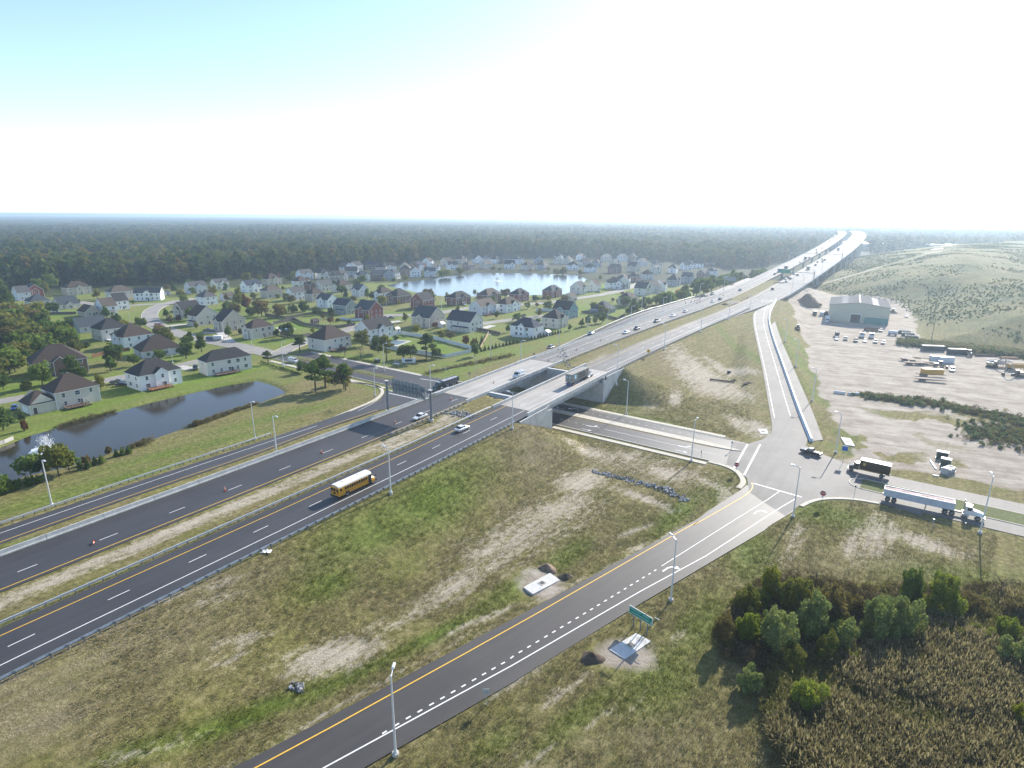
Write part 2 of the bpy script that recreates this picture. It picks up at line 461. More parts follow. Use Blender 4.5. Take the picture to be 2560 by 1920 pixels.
sand = blob([(830, 1640, 105, 42, -12, .95), (1459, 1201, 62, 26, -12, .95), (1613, 1246, 70, 11, 22, .9), (1396, 1276, 120, 36, -25, .75), (1300, 1330, 110, 40, -28, .7), (1482, 1131, 75, 17, 12, .75),
             (1570, 1140, 45, 12, 10, .75), (1670, 1182, 62, 22, 10, .8), (1772, 1206, 45, 12, 35, .75), (1238, 1378, 85, 50, -28, .7), (1144, 1462, 75, 34, -32, .75), (1040, 1530, 70, 18, -32, .7),
             (1180, 1560, 70, 7, -30, .8), (1250, 1530, 50, 6, -30, .85), (1590, 1325, 60, 6, -18, .85), (1600, 1365, 45, 7, -20, .85), (1820, 1240, 40, 14, -35, .8),
             (590, 1600, 70, 9, -24, .8), (560, 1650, 55, 7, -30, .8), (470, 1480, 120, 10, -25, .55), (600, 1640, 12, 30, -10, .8), (860, 1880, 140, 14, -30, .7), (330, 1880, 60, 10, -32, .8), (450, 1850, 60, 9, -32, .65),
             (1760, 950, 75, 36, 10, .95), (1830, 930, 60, 12, 10, .85), (1800, 975, 60, 26, 10, .8), (1690, 995, 26, 10, -25, .85), (1850, 1060, 26, 26, 45, .8), (1905, 1075, 45, 22, 30, .9), (1640, 1020, 30, 6, 8, .6),
             (2190, 1335, 90, 26, -25, .75), (2290, 1350, 90, 22, 18, .8), (2130, 1365, 60, 14, -35, .7), (1990, 1345, 60, 14, -30, .6), (2340, 1375, 60, 12, 10, .7), (1960, 1400, 40, 10, -25, .55),
             (1420, 1720, 90, 10, -32, .75), (1310, 1690, 110, 13, -32, .7), (1500, 1790, 60, 6, -38, .75), (1340, 1900, 70, 9, -38, .75), (1700, 1590, 60, 20, -20, .4), (1580, 1770, 70, 9, -40, .5),
             (1740, 1440, 22, 10, 0, .4), (1290, 1900, 50, 10, -35, .55), (920, 1170, 60, 8, -25, .75), (1000, 1110, 40, 9, -28, .8), (1070, 1075, 45, 9, -28, .8), (1125, 1045, 30, 16, -28, .8),
             (1480, 905, 60, 6, -22, .7), (1440, 925, 45, 5, -22, .6), (200, 1560, 180, 40, -25, .35), (560, 1500, 60, 14, -20, .5), (380, 1420, 60, 9, -20, .5), (1350, 1310, 220, 60, -27, .6), (1600, 1160, 180, 40, 12, .5), (1080, 1500, 160, 34, -30, .5)], 1.25)
mstrip = np.exp(-((lat_ - 106.6) / 2.1) ** 4) * (s_ < 112) * (0.62 + 0.3 * fbm(X, Y, 9))
sand = np.maximum(sand, mstrip)
sand = np.maximum(sand, 0.8 * np.exp(-((lat_ - 125.6 - 0.01 * (s_ - 40)) / 1.0) ** 2) * (s_ < 118))
fg_ed = line_d(KP(11, ((-500, 1800), (0, 1560), (700, 1160), (1200, 890), (1713, 610))) + KP(12, ((600, 340), (1240, -20))) , X, Y)[0]
sand = np.maximum(sand, 0.62 * np.exp(-(fg_ed / 0.8) ** 2) * (0.4 + 0.9 * fbm(X, Y, 6)))
green = blob([(1090, 1240, 95, 46, -25, 1.0), (960, 1310, 140, 40, -28, .85), (880, 1370, 120, 34, -28, .5), (1200, 1170, 60, 30, -20, .4), (820, 1460, 60, 26, -25, .8), (1000, 1420, 60, 26, -25, .35),
              (620, 1790, 200, 26, -27, .95), (860, 1700, 150, 18, -28, .9), (1080, 1590, 140, 14, -30, .9), (1290, 1470, 90, 20, -32, .8), (1420, 1390, 70, 20, -30, .7), (1700, 1280, 90, 16, -30, .95), (1800, 1240, 50, 16, -35, .8),
              (1870, 1190, 24, 26, 20, .7), (400, 1860, 120, 20, -25, .8), (1450, 1790, 140, 30, -35, .6), (1650, 1700, 120, 70, -35, .6), (1760, 1560, 110, 40, -35, .65), (1880, 1380, 80, 34, -35, .7), (2020, 1270, 120, 30, 12, .75),
              (2290, 1215, 140, 8, 12, .9), (2460, 1255, 140, 9, 13, .9), (2400, 1440, 200, 30, 5, .5), (1900, 900, 16, 90, -8, .8), (2030, 930, 22, 70, 25, 1.0), (2070, 1000, 26, 40, 20, .8), (2120, 1090, 26, 14, 20, .7), (2110, 1125, 34, 12, 20, .8),
              (1560, 985, 40, 40, 0, .6), (1590, 1040, 90, 9, 12, .9), (1450, 1055, 70, 8, 12, .4), (1990, 860, 18, 50, 25, .9), (250, 1215, 160, 22, -20, .9), (480, 1120, 150, 14, -18, .9), (700, 1040, 120, 12, -18, .9), (60, 1270, 80, 18, -18, .8),
              (150, 1330, 180, 6, -20, .8), (420, 1250, 160, 6, -20, .8), (650, 1180, 120, 5, -20, .8), (850, 1120, 120, 5, -22, .7), (900, 1210, 200, 5, -24, .9), (600, 1330, 200, 5, -25, .9), (300, 1460, 200, 6, -25, .9), (2480, 1560, 120, 60, 0, .3), (1250, 1850, 80, 30, -35, .5)], 1.2)
brown = blob([(200, 1620, 320, 110, -22, .85), (420, 1500, 260, 40, -24, .7), (60, 1800, 200, 70, -20, .8), (1340, 1120, 90, 60, 10, .7), (1560, 920, 70, 60, 0, .6), (1650, 880, 90, 30, -10, .6), (1330, 1260, 60, 34, -25, .5), (1620, 1180, 140, 50, 10, .5),
              (1480, 1880, 200, 60, -20, .4), (1640, 1850, 150, 70, -20, .55), (2150, 1400, 200, 30, 0, .4)])
nbh = sstep(6, 14, lat_ - (134.0 + 6 * (s_ > 185))) * (s_ > -40) * (s_ < 560)
lawn = nbh * np.clip(0.3 + 1.2 * (fbm(X, Y, 22) - 0.3), 0, 1)
lawn = np.maximum(lawn, blob([(470, 950, 200, 20, -12, 1.3), (250, 1010, 120, 14, -14, 1.2), (640, 930, 80, 14, 0, .6), (1000, 850, 60, 20, 20, 1.2), (1100, 870, 60, 16, 20, 1.2), (720, 820, 50, 12, 0, 1.3), (860, 800, 60, 10, 0, .6), (120, 860, 60, 16, 0, 1), (620, 850, 60, 10, 0, 1.1),
                           (1440, 770, 40, 10, 0, 1.3), (1560, 770, 30, 10, 0, 1.2), (1290, 790, 40, 10, 0, .9), (380, 830, 60, 14, 0, 1.1), (300, 880, 60, 20, 0, 1.1), (480, 800, 50, 9, 0, 1), (130, 790, 40, 8, 0, 1.2), (390, 760, 50, 9, 0, .9), (540, 775, 40, 10, 0, 1)]))
lawn = np.clip(lawn, 0, 1) * np.where((lat_ < 197) & (s_ < 148), .12, 1.0)
yard = [P(x, y) for x, y in ((2130, 1160), (2085, 1060), (2040, 960), (2020, 880), (1985, 800), (1966, 752), (1995, 720), (2012, 712), (2060, 735), (2140, 742), (2250, 758), (2292, 800), (2292, 850), (2430, 880), (2560, 900), (2900, 980), (2900, 1290), (2560, 1222), (2400, 1190), (2250, 1170))]
sdy = poly_sd(yard, X, Y)
dirt = sstep(2.5, -2.5, sdy + (fbm(X, Y, 12) - 0.5) * 7)
patchy = blob([(2200, 1120, 110, 50, 10, .8), (2330, 1050, 170, 30, 8, .75), (2300, 1100, 120, 40, 8, .5), (2500, 1060, 80, 40, 0, .9), (2090, 1080, 30, 60, 20, .5), (2400, 1160, 120, 16, 8, .6)])
dirt = np.clip(dirt - patchy * (0.25 + 0.8 * (fbm(X, Y, 9) > 0.52)), 0, 1)
dirt = np.maximum(dirt, blob([(1355, 1462, 70, 46, 0, .8), (1564, 1636, 95, 46, 0, .85), (2150, 1165, 60, 14, 15, .6)]))
hedge = np.exp(-(line_d([P(x, y) for x, y in ((2165, 988), (2250, 1000), (2340, 1008), (2450, 1030), (2560, 1052), (2800, 1110))], X, Y)[0] / 5.0) ** 2)
dirt = np.clip(dirt - hedge * 1.1, 0, 1)
sdh = poly_sd(HILL, X, Y)
hill = sstep(4, -6, sdh)
hgreen = hill * np.clip(0.35 + 1.8 * (fbm(X + 200, Y, 80) - 0.38), 0, 1)
# service track on the hill's left flank
tr = []
for px, py in ((1985, 745), (2030, 716), (2090, 700), (2170, 678), (2250, 655), (2330, 632), (2400, 622)): tr.append(PT(px, py))
trd = line_d(tr, X, Y)[0]
dirt = np.maximum(dirt, 0.75 * np.exp(-(trd / 3.2) ** 4))
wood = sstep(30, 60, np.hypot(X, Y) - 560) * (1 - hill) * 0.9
me = bpy.data.meshes.new('ground')
ny, nx = GX.shape
vv = np.stack([X, Y, Zg], 1)
idx = np.arange(nx * ny).reshape(ny, nx)
ff = np.stack([idx[:-1, :-1], idx[:-1, 1:], idx[1:, 1:], idx[1:, :-1]], -1).reshape(-1, 4)
me.vertices.add(len(vv)); me.vertices.foreach_set('co', vv.ravel())
me.loops.add(ff.size); me.loops.foreach_set('vertex_index', ff.ravel().astype(np.int32))
me.polygons.add(len(ff)); me.polygons.foreach_set('loop_start', np.arange(0, ff.size, 4, dtype=np.int32))
me.update(calc_edges=True)
me.polygons.foreach_set('use_smooth', np.ones(len(ff), bool))
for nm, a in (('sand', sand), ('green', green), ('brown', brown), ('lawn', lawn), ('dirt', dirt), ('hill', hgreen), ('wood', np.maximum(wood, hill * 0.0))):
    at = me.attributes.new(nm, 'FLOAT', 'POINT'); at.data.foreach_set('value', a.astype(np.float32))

m, nt, lk, b = newmat('ground_cover')
geo = nt.new('ShaderNodeNewGeometry')
def att(n): 
    a = nt.new('ShaderNodeAttribute'); a.attribute_name = n; return a.outputs['Fac']
def noise(sc, det=6.0, rg=0.62, stretch=None, rot=0.0):
    v = geo.outputs['Position']
    if stretch:
        mp = nt.new('ShaderNodeMapping'); mp.vector_type = 'TEXTURE'; mp.inputs['Scale'].default_value = stretch; mp.inputs['Rotation'].default_value = (0, 0, rot); lk.new(v, mp.inputs[0]); v = mp.outputs[0]
    n = N(nt, 'ShaderNodeTexNoise', i_Scale=sc, i_Detail=det, i_Roughness=rg); lk.new(v, n.inputs[0]); return n.outputs[0]
def remap(v, a, b_, c=0.0, d=1.0):
    r = nt.new('ShaderNodeMapRange'); r.inputs[1].default_value = a; r.inputs[2].default_value = b_; r.inputs[3].default_value = c; r.inputs[4].default_value = d; lk.new(v, r.inputs[0]); return r.outputs[0]
n_big, n_mid, n_fine, n_gr = noise(0.022, 5), noise(0.13, 7, .72), noise(0.9, 7, .82), noise(3.5, 4, .85)
ROTM = math.radians(48 - 90)
n_str = noise(0.7, 6, .75, (5.0, 1.0, 1.0), math.radians(50))
n_mow = noise(0.9, 4, .65, (28.0, 1.0, 1.0), math.radians(52))
dry = ramp_node(nt, [(0.36, (0.102, 0.084, 0.038)), (0.5, (0.196, 0.164, 0.072)), (0.66, (0.348, 0.290, 0.160))]); lk.new(n_fine, dry.inputs[0])
olive = ramp_node(nt, [(0.36, (0.078, 0.083, 0.024)), (0.5, (0.162, 0.154, 0.045)), (0.66, (0.285, 0.255, 0.098))]); lk.new(n_fine, olive.inputs[0])
g1 = mixc(nt, lk, remap(n_mid, 0.36, 0.62), olive.outputs[0], dry.outputs[0])
lush = ramp_node(nt, [(0.34, (0.053, 0.084, 0.014)), (0.5, (0.112, 0.157, 0.025)), (0.66, (0.217, 0.252, 0.056))]); lk.new(n_fine, lush.inputs[0])
gfac = mth(nt, lk, 'MULTIPLY', att('green'), remap(n_mid, 0.25, 0.6, 0.35, 1.15), clamp=True)
g2 = mixc(nt, lk, gfac, g1, lush.outputs[0])
brn = ramp_node(nt, [(0.36, (0.101, 0.081, 0.051)), (0.5, (0.209, 0.169, 0.105)), (0.64, (0.392, 0.331, 0.223))]); lk.new(n_gr, brn.inputs[0])
bfac = mth(nt, lk, 'MULTIPLY', att('brown'), remap(n_str, 0.3, 0.62, 0.15, 1.1), clamp=True)
g3 = mixc(nt, lk, bfac, g2, brn.outputs[0])
lw = ramp_node(nt, [(0.3, (0.068, 0.124, 0.014)), (0.5, (0.128, 0.209, 0.022)), (0.72, (0.243, 0.284, 0.054))]); lk.new(n_fine, lw.inputs[0])
lwf = mth(nt, lk, 'MULTIPLY', att('lawn'), remap(n_big, 0.3, 0.6, 0.7, 1.05), clamp=True)
g4 = mixc(nt, lk, lwf, g3, lw.outputs[0])
hgr = ramp_node(nt, [(0.36, (0.024, 0.042, 0.016)), (0.5, (0.063, 0.089, 0.030)), (0.64, (0.131, 0.146, 0.060))]); lk.new(noise(0.16, 8, .8), hgr.inputs[0])
hfac = mth(nt, lk, 'MULTIPLY', att('hill'), remap(noise(0.035, 6, .7), 0.35, 0.58), clamp=True)
g5 = mixc(nt, lk, hfac, g4, hgr.outputs[0])
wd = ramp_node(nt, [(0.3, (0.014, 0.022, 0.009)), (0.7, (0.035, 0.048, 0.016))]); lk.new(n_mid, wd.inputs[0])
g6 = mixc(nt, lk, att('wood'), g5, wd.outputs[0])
sn = ramp_node(nt, [(0.2, (0.264, 0.226, 0.171)), (0.5, (0.440, 0.385, 0.308)), (0.8, (0.616, 0.561, 0.473))]); lk.new(n_gr, sn.inputs[0])
sf = mth(nt, lk, 'MULTIPLY_ADD', att('sand'), 1.0, mth(nt, lk, 'MULTIPLY_ADD', n_str, 2.2, -1.38))
sf = mth(nt, lk, 'ADD', sf, mth(nt, lk, 'MULTIPLY_ADD', n_fine, 2.0, -1.0))
sf = mth(nt, lk, 'MULTIPLY', remap(sf, 0.05, 0.6), remap(att('sand'), 0.04, 0.35, 0.0, 0.85), clamp=True)
g7 = mixc(nt, lk, sf, g6, sn.outputs[0])
n_trk = noise(0.30, 6, .7, (9.0, 1.0, 1.0), math.radians(-22))
dr = ramp_node(nt, [(0.36, (0.22, 0.18, 0.14)), (0.5, (0.37, 0.32, 0.26)), (0.64, (0.52, 0.47, 0.40))]); lk.new(mth(nt, lk, 'MULTIPLY_ADD', n_mid, 0.55, mth(nt, lk, 'MULTIPLY', n_trk, 0.45)), dr.inputs[0])
dfac = mth(nt, lk, 'ADD', att('dirt'), mth(nt, lk, 'MULTIPLY_ADD', n_mid, 0.9, -0.45))
dfac = mth(nt, lk, 'MULTIPLY', remap(dfac, 0.32, 0.62), remap(att('dirt'), 0.02, 0.2), clamp=True)
g8 = mixc(nt, lk, dfac, g7, dr.outputs[0])
rutf = remap(n_mow, 0.3, 0.7, 0.70, 1.28)
g9 = mixc(nt, lk, mth(nt, lk, 'MULTIPLY_ADD', dfac, -0.62, 0.7), g8, rutf, 'MULTIPLY')
lk.new(g9, b.inputs['Base Color'])
b.inputs['Roughness'].default_value = 0.95
b.inputs['Specular IOR Level'].default_value = 0.15
bp = N(nt, 'ShaderNodeBump', i_Strength=0.8, i_Distance=0.4)
lk.new(mth(nt, lk, 'ADD', mth(nt, lk, 'MULTIPLY', n_gr, 0.5), mth(nt, lk, 'MULTIPLY', n_fine, 0.8)), bp.inputs['Height']); lk.new(bp.outputs[0], b.inputs['Normal'])
me.materials.append(m)
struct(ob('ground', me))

# ------------------------------------------------------------------ water
def water_mat(name, c, rough, bs, bd):
    m, nt, lk, b = newmat(name)
    g = nt.new('ShaderNodeNewGeometry')
    n1 = N(nt, 'ShaderNodeTexNoise', i_Scale=bs, i_Detail=4.0); lk.new(g.outputs['Position'], n1.inputs[0])
    rp = ramp_node(nt, [(0.3, tuple(x * 0.8 for x in c)), (0.7, tuple(x * 1.25 for x in c))]); lk.new(n1.outputs[0], rp.inputs[0]); lk.new(rp.outputs[0], b.inputs['Base Color'])
    b.inputs['Roughness'].default_value = rough
    b.inputs['IOR'].default_value = 1.33
    bp = N(nt, 'ShaderNodeBump', i_Strength=0.25, i_Distance=bd); n2 = N(nt, 'ShaderNodeTexNoise', i_Scale=bs * 2.2, i_Detail=3.0); lk.new(g.outputs['Position'], n2.inputs[0])
    lk.new(n2.outputs[0], bp.inputs['Height']); lk.new(bp.outputs[0], b.inputs['Normal'])
    return m
WPOND = water_mat('pond_water', (0.030, 0.026, 0.018), 0.06, 1.2, 0.05)
WLAKE = water_mat('lake_water', (0.045, 0.055, 0.060), 0.14, 0.8, 0.12)
def grown(poly, d):
    c = Vector((sum(p.x for p in poly) / len(poly), sum(p.y for p in poly) / len(poly), 0)); out = []; n = len(poly)
    for i in range(n):
        a, b_ = poly[i - 1], poly[(i + 1) % n]; t = Vector((b_.x - a.x, b_.y - a.y, 0)).normalized(); nn = Vector((t.y, -t.x, 0))
        out.append((poly[i].x + nn.x * d * ORI, poly[i].y + nn.y * d * ORI))
    return out
for nm, poly, z, mt in (('pond_water', POND_W, -0.6, WPOND), ('lake_water', LAKE_W, -0.4, WLAKE), ('ditch_water', DITCH_W, -0.5, WPOND)):
    area = sum(poly[i].x * poly[(i + 1) % len(poly)].y - poly[(i + 1) % len(poly)].x * poly[i].y for i in range(len(poly)))
    ORI = 1 if area > 0 else -1
    pts = grown(poly, 1.2)
    mb = MB(); mb.add([(x, y, z) for x, y in pts], [tuple(range(len(pts)))], mt)
    struct(mb.build(nm))

# ------------------------------------------------------------------ roads
def asphalt(name, dark, light, stain=0.5, rough=0.62, spec=0.5, ang=TH, worn=None):
    m, nt, lk, b = newmat(name)
    g = nt.new('ShaderNodeNewGeometry')
    mp = nt.new('ShaderNodeMapping'); mp.inputs['Rotation'].default_value = (0, 0, math.pi / 2 - ang); mp.inputs['Scale'].default_value = (16.0, 1.0, 1.0)
    mp.vector_type = 'TEXTURE'
    lk.new(g.outputs['Position'], mp.inputs[0])
    n0 = N(nt, 'ShaderNodeTexNoise', i_Scale=0.55, i_Detail=6.0, i_Roughness=0.6); lk.new(mp.outputs[0], n0.inputs[0])
    n1 = N(nt, 'ShaderNodeTexNoise', i_Scale=0.09, i_Detail=5.0, i_Roughness=0.6); lk.new(g.outputs['Position'], n1.inputs[0])
    n2 = N(nt, 'ShaderNodeTexNoise', i_Scale=9.0, i_Detail=2.0); lk.new(g.outputs['Position'], n2.inputs[0])
    f = mth(nt, lk, 'ADD', mth(nt, lk, 'MULTIPLY', n0.outputs[0], stain), mth(nt, lk, 'MULTIPLY', n1.outputs[0], 1 - stain))
    f = mth(nt, lk, 'ADD', f, mth(nt, lk, 'MULTIPLY_ADD', n2.outputs[0], 0.22, -0.11))
    rp = ramp_node(nt, [(0.32, dark), (0.68, light)]); lk.new(f, rp.inputs[0])
    col = rp.outputs[0]
    if worn:                       # paler where traffic has polished it near the intersection
        r2 = ramp_node(nt, [(0.32, (0.085, 0.082, 0.080)), (0.68, (0.17, 0.163, 0.155))]); lk.new(f, r2.inputs[0])
        vd = nt.new('ShaderNodeVectorMath'); vd.operation = 'DISTANCE'; lk.new(g.outputs['Position'], vd.inputs[0]); vd.inputs[1].default_value = (72, 143, 0)
        mr = nt.new('ShaderNodeMapRange'); mr.inputs[1].default_value, mr.inputs[2].default_value, mr.inputs[3].default_value, mr.inputs[4].default_value = worn[0], worn[1], 1.0, 0.0; lk.new(vd.outputs['Value'], mr.inputs[0])
        col = mixc(nt, lk, mr.outputs[0], col, r2.outputs[0])
    lk.new(col, b.inputs['Base Color'])
    b.inputs['Roughness'].default_value = rough
    b.inputs['Specular IOR Level'].default_value = spec
    bp = N(nt, 'ShaderNodeBump', i_Strength=0.25, i_Distance=0.02); lk.new(n2.outputs[0], bp.inputs['Height']); lk.new(bp.outputs[0], b.inputs['Normal'])
    return m
M_ASPH = asphalt('asphalt_new', (0.026, 0.026, 0.030), (0.050, 0.049, 0.052))
M_RAMP = asphalt('asphalt_ramp', (0.032, 0.029, 0.028), (0.060, 0.055, 0.052), ang=math.radians(47), worn=(22, 66))
M_CROSS = asphalt('asphalt_cross', (0.030, 0.029, 0.030), (0.056, 0.053, 0.052), ang=math.radians(125.5), worn=(18, 52))
M_OLDA = asphalt('asphalt_worn', (0.085, 0.082, 0.080), (0.17, 0.163, 0.155), 0.35, 0.75)
M_STREET = asphalt('street_concrete', (0.20, 0.185, 0.165), (0.31, 0.29, 0.265), 0.3, 0.8)
M_DECK = asphalt('deck_concrete', (0.26, 0.24, 0.215), (0.46, 0.43, 0.39), 0.6, 0.75)
M_FARHW = asphalt('highway_concrete', (0.13, 0.128, 0.125), (0.23, 0.225, 0.22), 0.6, 0.8, 0.2)
M_CONC = pm('concrete_pale', (0.46, 0.44, 0.40), 0.85, var=0.22, scale=0.7, bump=0.2)
M_CONCW = pm('concrete_clean', (0.55, 0.54, 0.52), 0.8, var=0.16, scale=0.9, bump=0.15)
M_WALK = pm('concrete_walk', (0.50, 0.46, 0.38), 0.85, var=0.18, scale=0.8, bump=0.2)
M_WPAINT = pm('paint_white', (0.72, 0.72, 0.70), 0.6, var=0.12, scale=3)
M_YPAINT = pm('paint_yellow', (0.72, 0.43, 0.045), 0.6, var=0.12, scale=3)

def ribbon(name, Lp, Rp, mat, n=40, skirt=0.35, dz=0.0):
    mb = MB(); strip_mesh(mb, resample(Lp, n), resample(Rp, n), mat, skirt, dz)
    return struct(mb.build(name))
def hws(lat, a, b_, st=8.0, dz=0.0): return [hw(s, lat, dz) for s in np.arange(a, b_ + 0.01, st)]
WM = MB()                                                  # painted markings are gathered per road below
def marks(name, mb): return struct(mb.build(name))

# main highway, both carriageways, asphalt up to the bridge and beyond it
def wr(s): return float(np.interp(s, [330, 400, 460, 520, 1600], [87.4, 83.0, 79.0, 77.5, 77.5]))   # right-hand edge widens where the on-ramp joins
for nm, l0, l1 in (('highway_near_carriageway', 99.3, 87.2), ('highway_far_carriageway', 121.5, 109.4)):
    near = nm.endswith('near_carriageway')
    for seg, (a, b_, mt) in enumerate(((-260, 140.5, M_ASPH), (192.5, 320, M_OLDA), (320, 1790, M_FARHW))):
        ss = list(np.arange(a, b_, 10.0)) + [b_]
        mb = MB()
        ll, rr = [], []
        for s in ss:
            ext = 0.0 if s < 420 else float(np.interp(s, [420, 560], [0, 3.0]))
            ll.append(hw(s, (l0 if near else l0 + ext), 0.0)); rr.append(hw(s, wr(s) if (near and s > 320) else l1, 0.0))
        strip_mesh(mb, ll, rr, mt, 0.5 if s < 560 else 1.6, 0.0)
        struct(mb.build('highway'))
mk = MB(); md_ = 0.025
def pseg(lat, a, b_, w=0.15, mat=M_WPAINT): line_mesh(mk, hws(lat, a, b_, 5.0), w, mat, md_)
def pdash(lat, a, b_, w=0.15): dash_mesh(mk, hws(lat, a, b_, 5.0), w, 3.05, 9.14, M_WPAINT, md_)
for a, b_ in ((-60, 140), (195, 900)):
    pseg(97.2, a, b_, .17, M_YPAINT); pseg(90.3, a, min(b_, 400), .17); pseg(110.2, a, b_, .17, M_YPAINT)
    pdash(93.72, a + 5, b_); pdash(113.75, a, b_)
pseg(117.3, 195, 900, .15)
marks('highway_markings', mk)

# left exit ramp before the crossroad
yl = resample(smooth_pts(FA), 50)
wl = resample(smooth_pts([PF(*p, zL) for p in (k(5, 0, 1498), k(5, 1100, 1118), k(5, 2212, 745), k(6, 600, 545), k(6, 900, 432))]), 50)
w0 = wl[0] - (wl[1] - wl[0]).normalized() * 120; w0.z = float(zL(-110))
wl = resample([w0] + wl, 50)
edge_in = offs(yl, -1.0); edge_out = offs(wl, 2.3)
fan_l = [P(*k(6, x, y)) for x, y in ((1060, 360), (1105, 300), (1118, 262))]
fan_r = [P(*k(6, x, y)) for x, y in ((1250, 385), (1390, 350), (1480, 300))]
mb = MB(); strip_mesh(mb, resample(list(edge_out) + fan_l, 60), resample(list(edge_in) + fan_r, 60), M_ASPH, 0.4, 0.03); struct(mb.build('exit_ramp_road'))
mb = MB(); line_mesh(mb, yl, .15, M_YPAINT, .045); line_mesh(mb, smooth_pts(list(wl) + [P(*k(6, x, y)) for x, y in ((1020, 370), (1085, 310), (1105, 275))], 1), .15, M_WPAINT, .045); marks('exit_ramp_markings', mb)

# crossroad
CU0, CU1 = -172.0, 40.0
def cs(u0, u1, t, z=0.0, n=30): return [C(u0 + (u1 - u0) * i / (n - 1), t, z) for i in range(n)]
ribbon('crossroad_near_lanes', cs(CU0, CU1, 13.6), cs(CU0, CU1, 3.4), M_CROSS, 30, .3, .02)
ribbon('crossroad_far_lanes', cs(CU0, CU1, 22.6), cs(CU0, CU1, 13.6), M_CROSS, 30, .3, .02)
inter = MB()
ip = [k(7, 1900, 705), k(7, 2050, 722), k(8, 48, 655), k(8, 150, 640), k(8, 320, 735), k(8, 450, 805), k(8, 720, 912), k(8, 1060, 1000), k(8, 1250, 1045), k(8, 1330, 1345), k(8, 960, 1232), k(8, 720, 1190), k(8, 480, 1187), k(8, 350, 1215), k(8, 270, 1258),
      k(8, 150, 1345), k(8, 0, 1250), k(7, 2050, 1140), k(7, 2030, 1020), k(7, 1960, 960), k(7, 1850, 910)]
inter.add([tuple(P(x, y, 0.036)) for x, y in ip], [tuple(range(len(ip)))], M_OLDA); struct(inter.build('intersection'))
ribbon('crossroad_east_far_lanes', cs(58, 190, 20.9), cs(58, 190, 14.6), M_OLDA, 10, .3, .03)
ribbon('crossroad_east_near_lanes', cs(58, 190, 7.6), cs(58, 190, 2.1), M_OLDA, 10, .3, .03)
ribbon('median_east', cs(61, 190, 14.3), cs(61, 190, 7.9), pm('verge_grass', (0.085, 0.105, 0.022), .95, var=.45, scale=1.5, bump=.5), 10, .3, .12)
def kerb(mb, pts, w=0.3, h=0.15, mat=M_WALK): 
    n = len(pts); a, b_ = offs(pts, w / 2), offs(pts, -w / 2)
    strip_mesh(mb, a, b_, mat, h + 0.12, h)
kb = MB()
for t in (3.25, 22.75): kerb(kb, cs(-60 if t > 10 else -52, 26 if t > 10 else 30, t)); kerb(kb, cs(CU0, -100, t))
kerb(kb, cs(61, 190, 14.5)); kerb(kb, cs(61, 190, 7.75))
kerb(kb, smooth_pts([C(61.5, 14.5), C(59.0, 13.6), C(58.2, 11.2), C(59.0, 8.8), C(61.5, 7.75)], 2))
struct(kb.build('kerb'))
# sidewalks and the paved median
def slab(name, pts_l, pts_r, mat, dz, n=30, skirt=.3): return ribbon(name, pts_l, pts_r, mat, n, skirt, dz)
slab('sidewalk', cs(-52, 26, 1.65), cs(-52, 26, 0.0), M_WALK, .1)
slab('sidewalk', cs(-60, 24, 25.1), cs(-60, 24, 23.5), M_WALK, .1)
slab('sidewalk', cs(-170, -96, 0.6), cs(-170, -96, -1.2), M_WALK, .1)
slab('sidewalk', cs(-170, -98, 22.6), cs(-170, -98, 21.0), M_WALK, .1)
nose = [C(-60, 13.6), C(15, 13.6), C(24, 13.9), C(29, 14.5), C(31, 15.2), C(29, 15.9), C(22, 16.5), C(10, 16.6), C(-60, 16.6)]
mb = MB(); n = len(nose); mb.add([tuple(p + Vector((0, 0, .2))) for p in nose] + [tuple(p) for p in nose], [tuple(range(n))] + [(i, n + i, n + (i + 1) % n, (i + 1) % n) for i in range(n)], M_WALK); struct(mb.build('median_paving'))
slab('median_west', cs(-172, -104, 12.6), cs(-172, -104, 9.6), MATS['verge_grass'], .14)
# corner kerb and walk between crossroad and ramp
cn = smooth_pts([C(26, 3.3)] + KP(7, ((1850, 905), (1960, 955), (2015, 1020), (2025, 1070), (1980, 1115))), 2)
cw = MB(); strip_mesh(cw, offs(cn, 0), offs(cn, -1.3), M_WALK, .3, .1); struct(cw.build('sidewalk'))
cn2 = smooth_pts(KP(8, ((270, 1258), (350, 1215), (480, 1187), (720, 1190), (960, 1232))), 2)
cw = MB(); strip_mesh(cw, offs(cn2, 0), offs(cn2, -0.9), M_WALK, .3, .1); struct(cw.build('kerb'))
cn3 = smooth_pts(KP(7, ((1900, 702), (2050, 722), (2130, 722), (2212, 705))), 2)
# on-ramp
mb = MB(); strip_mesh(mb, ONLs, ONRs, M_OLDA, .4, .03); struct(mb.build('on_ramp_road'))
shl, shr = [], []
for p, q_ in zip(resample(smooth_pts([PF(*k(8, x, y), zR) for x, y in ((385, 700), (305, 500), (215, 270), (118, 0))] + [PF(*k(4, x, y), zR) for x, y in ((62, 1240), (20, 1080))]), 24),
                 resample(smooth_pts([PF(*k(8, x, y), zR) for x, y in ((475, 690), (385, 440), (290, 230), (190, 0))] + [PF(*k(4, x, y), zR) for x, y in ((110, 1200), (62, 1050))]), 24)): shl.append(p); shr.append(q_)
mb = MB(); strip_mesh(mb, shl, shr, M_OLDA, .4, .015); struct(mb.build('ramp_shoulder'))
mb = MB()
line_mesh(mb, [p + (q_ - p) * 0.12 for p, q_ in zip(ONLs, ONRs)][4:], .16, M_WPAINT, .045)
line_mesh(mb, [p + (q_ - p) * 0.66 for p, q_ in zip(ONLs, ONRs)][4:], .16, M_WPAINT, .045)
marks('on_ramp_markings', mb)
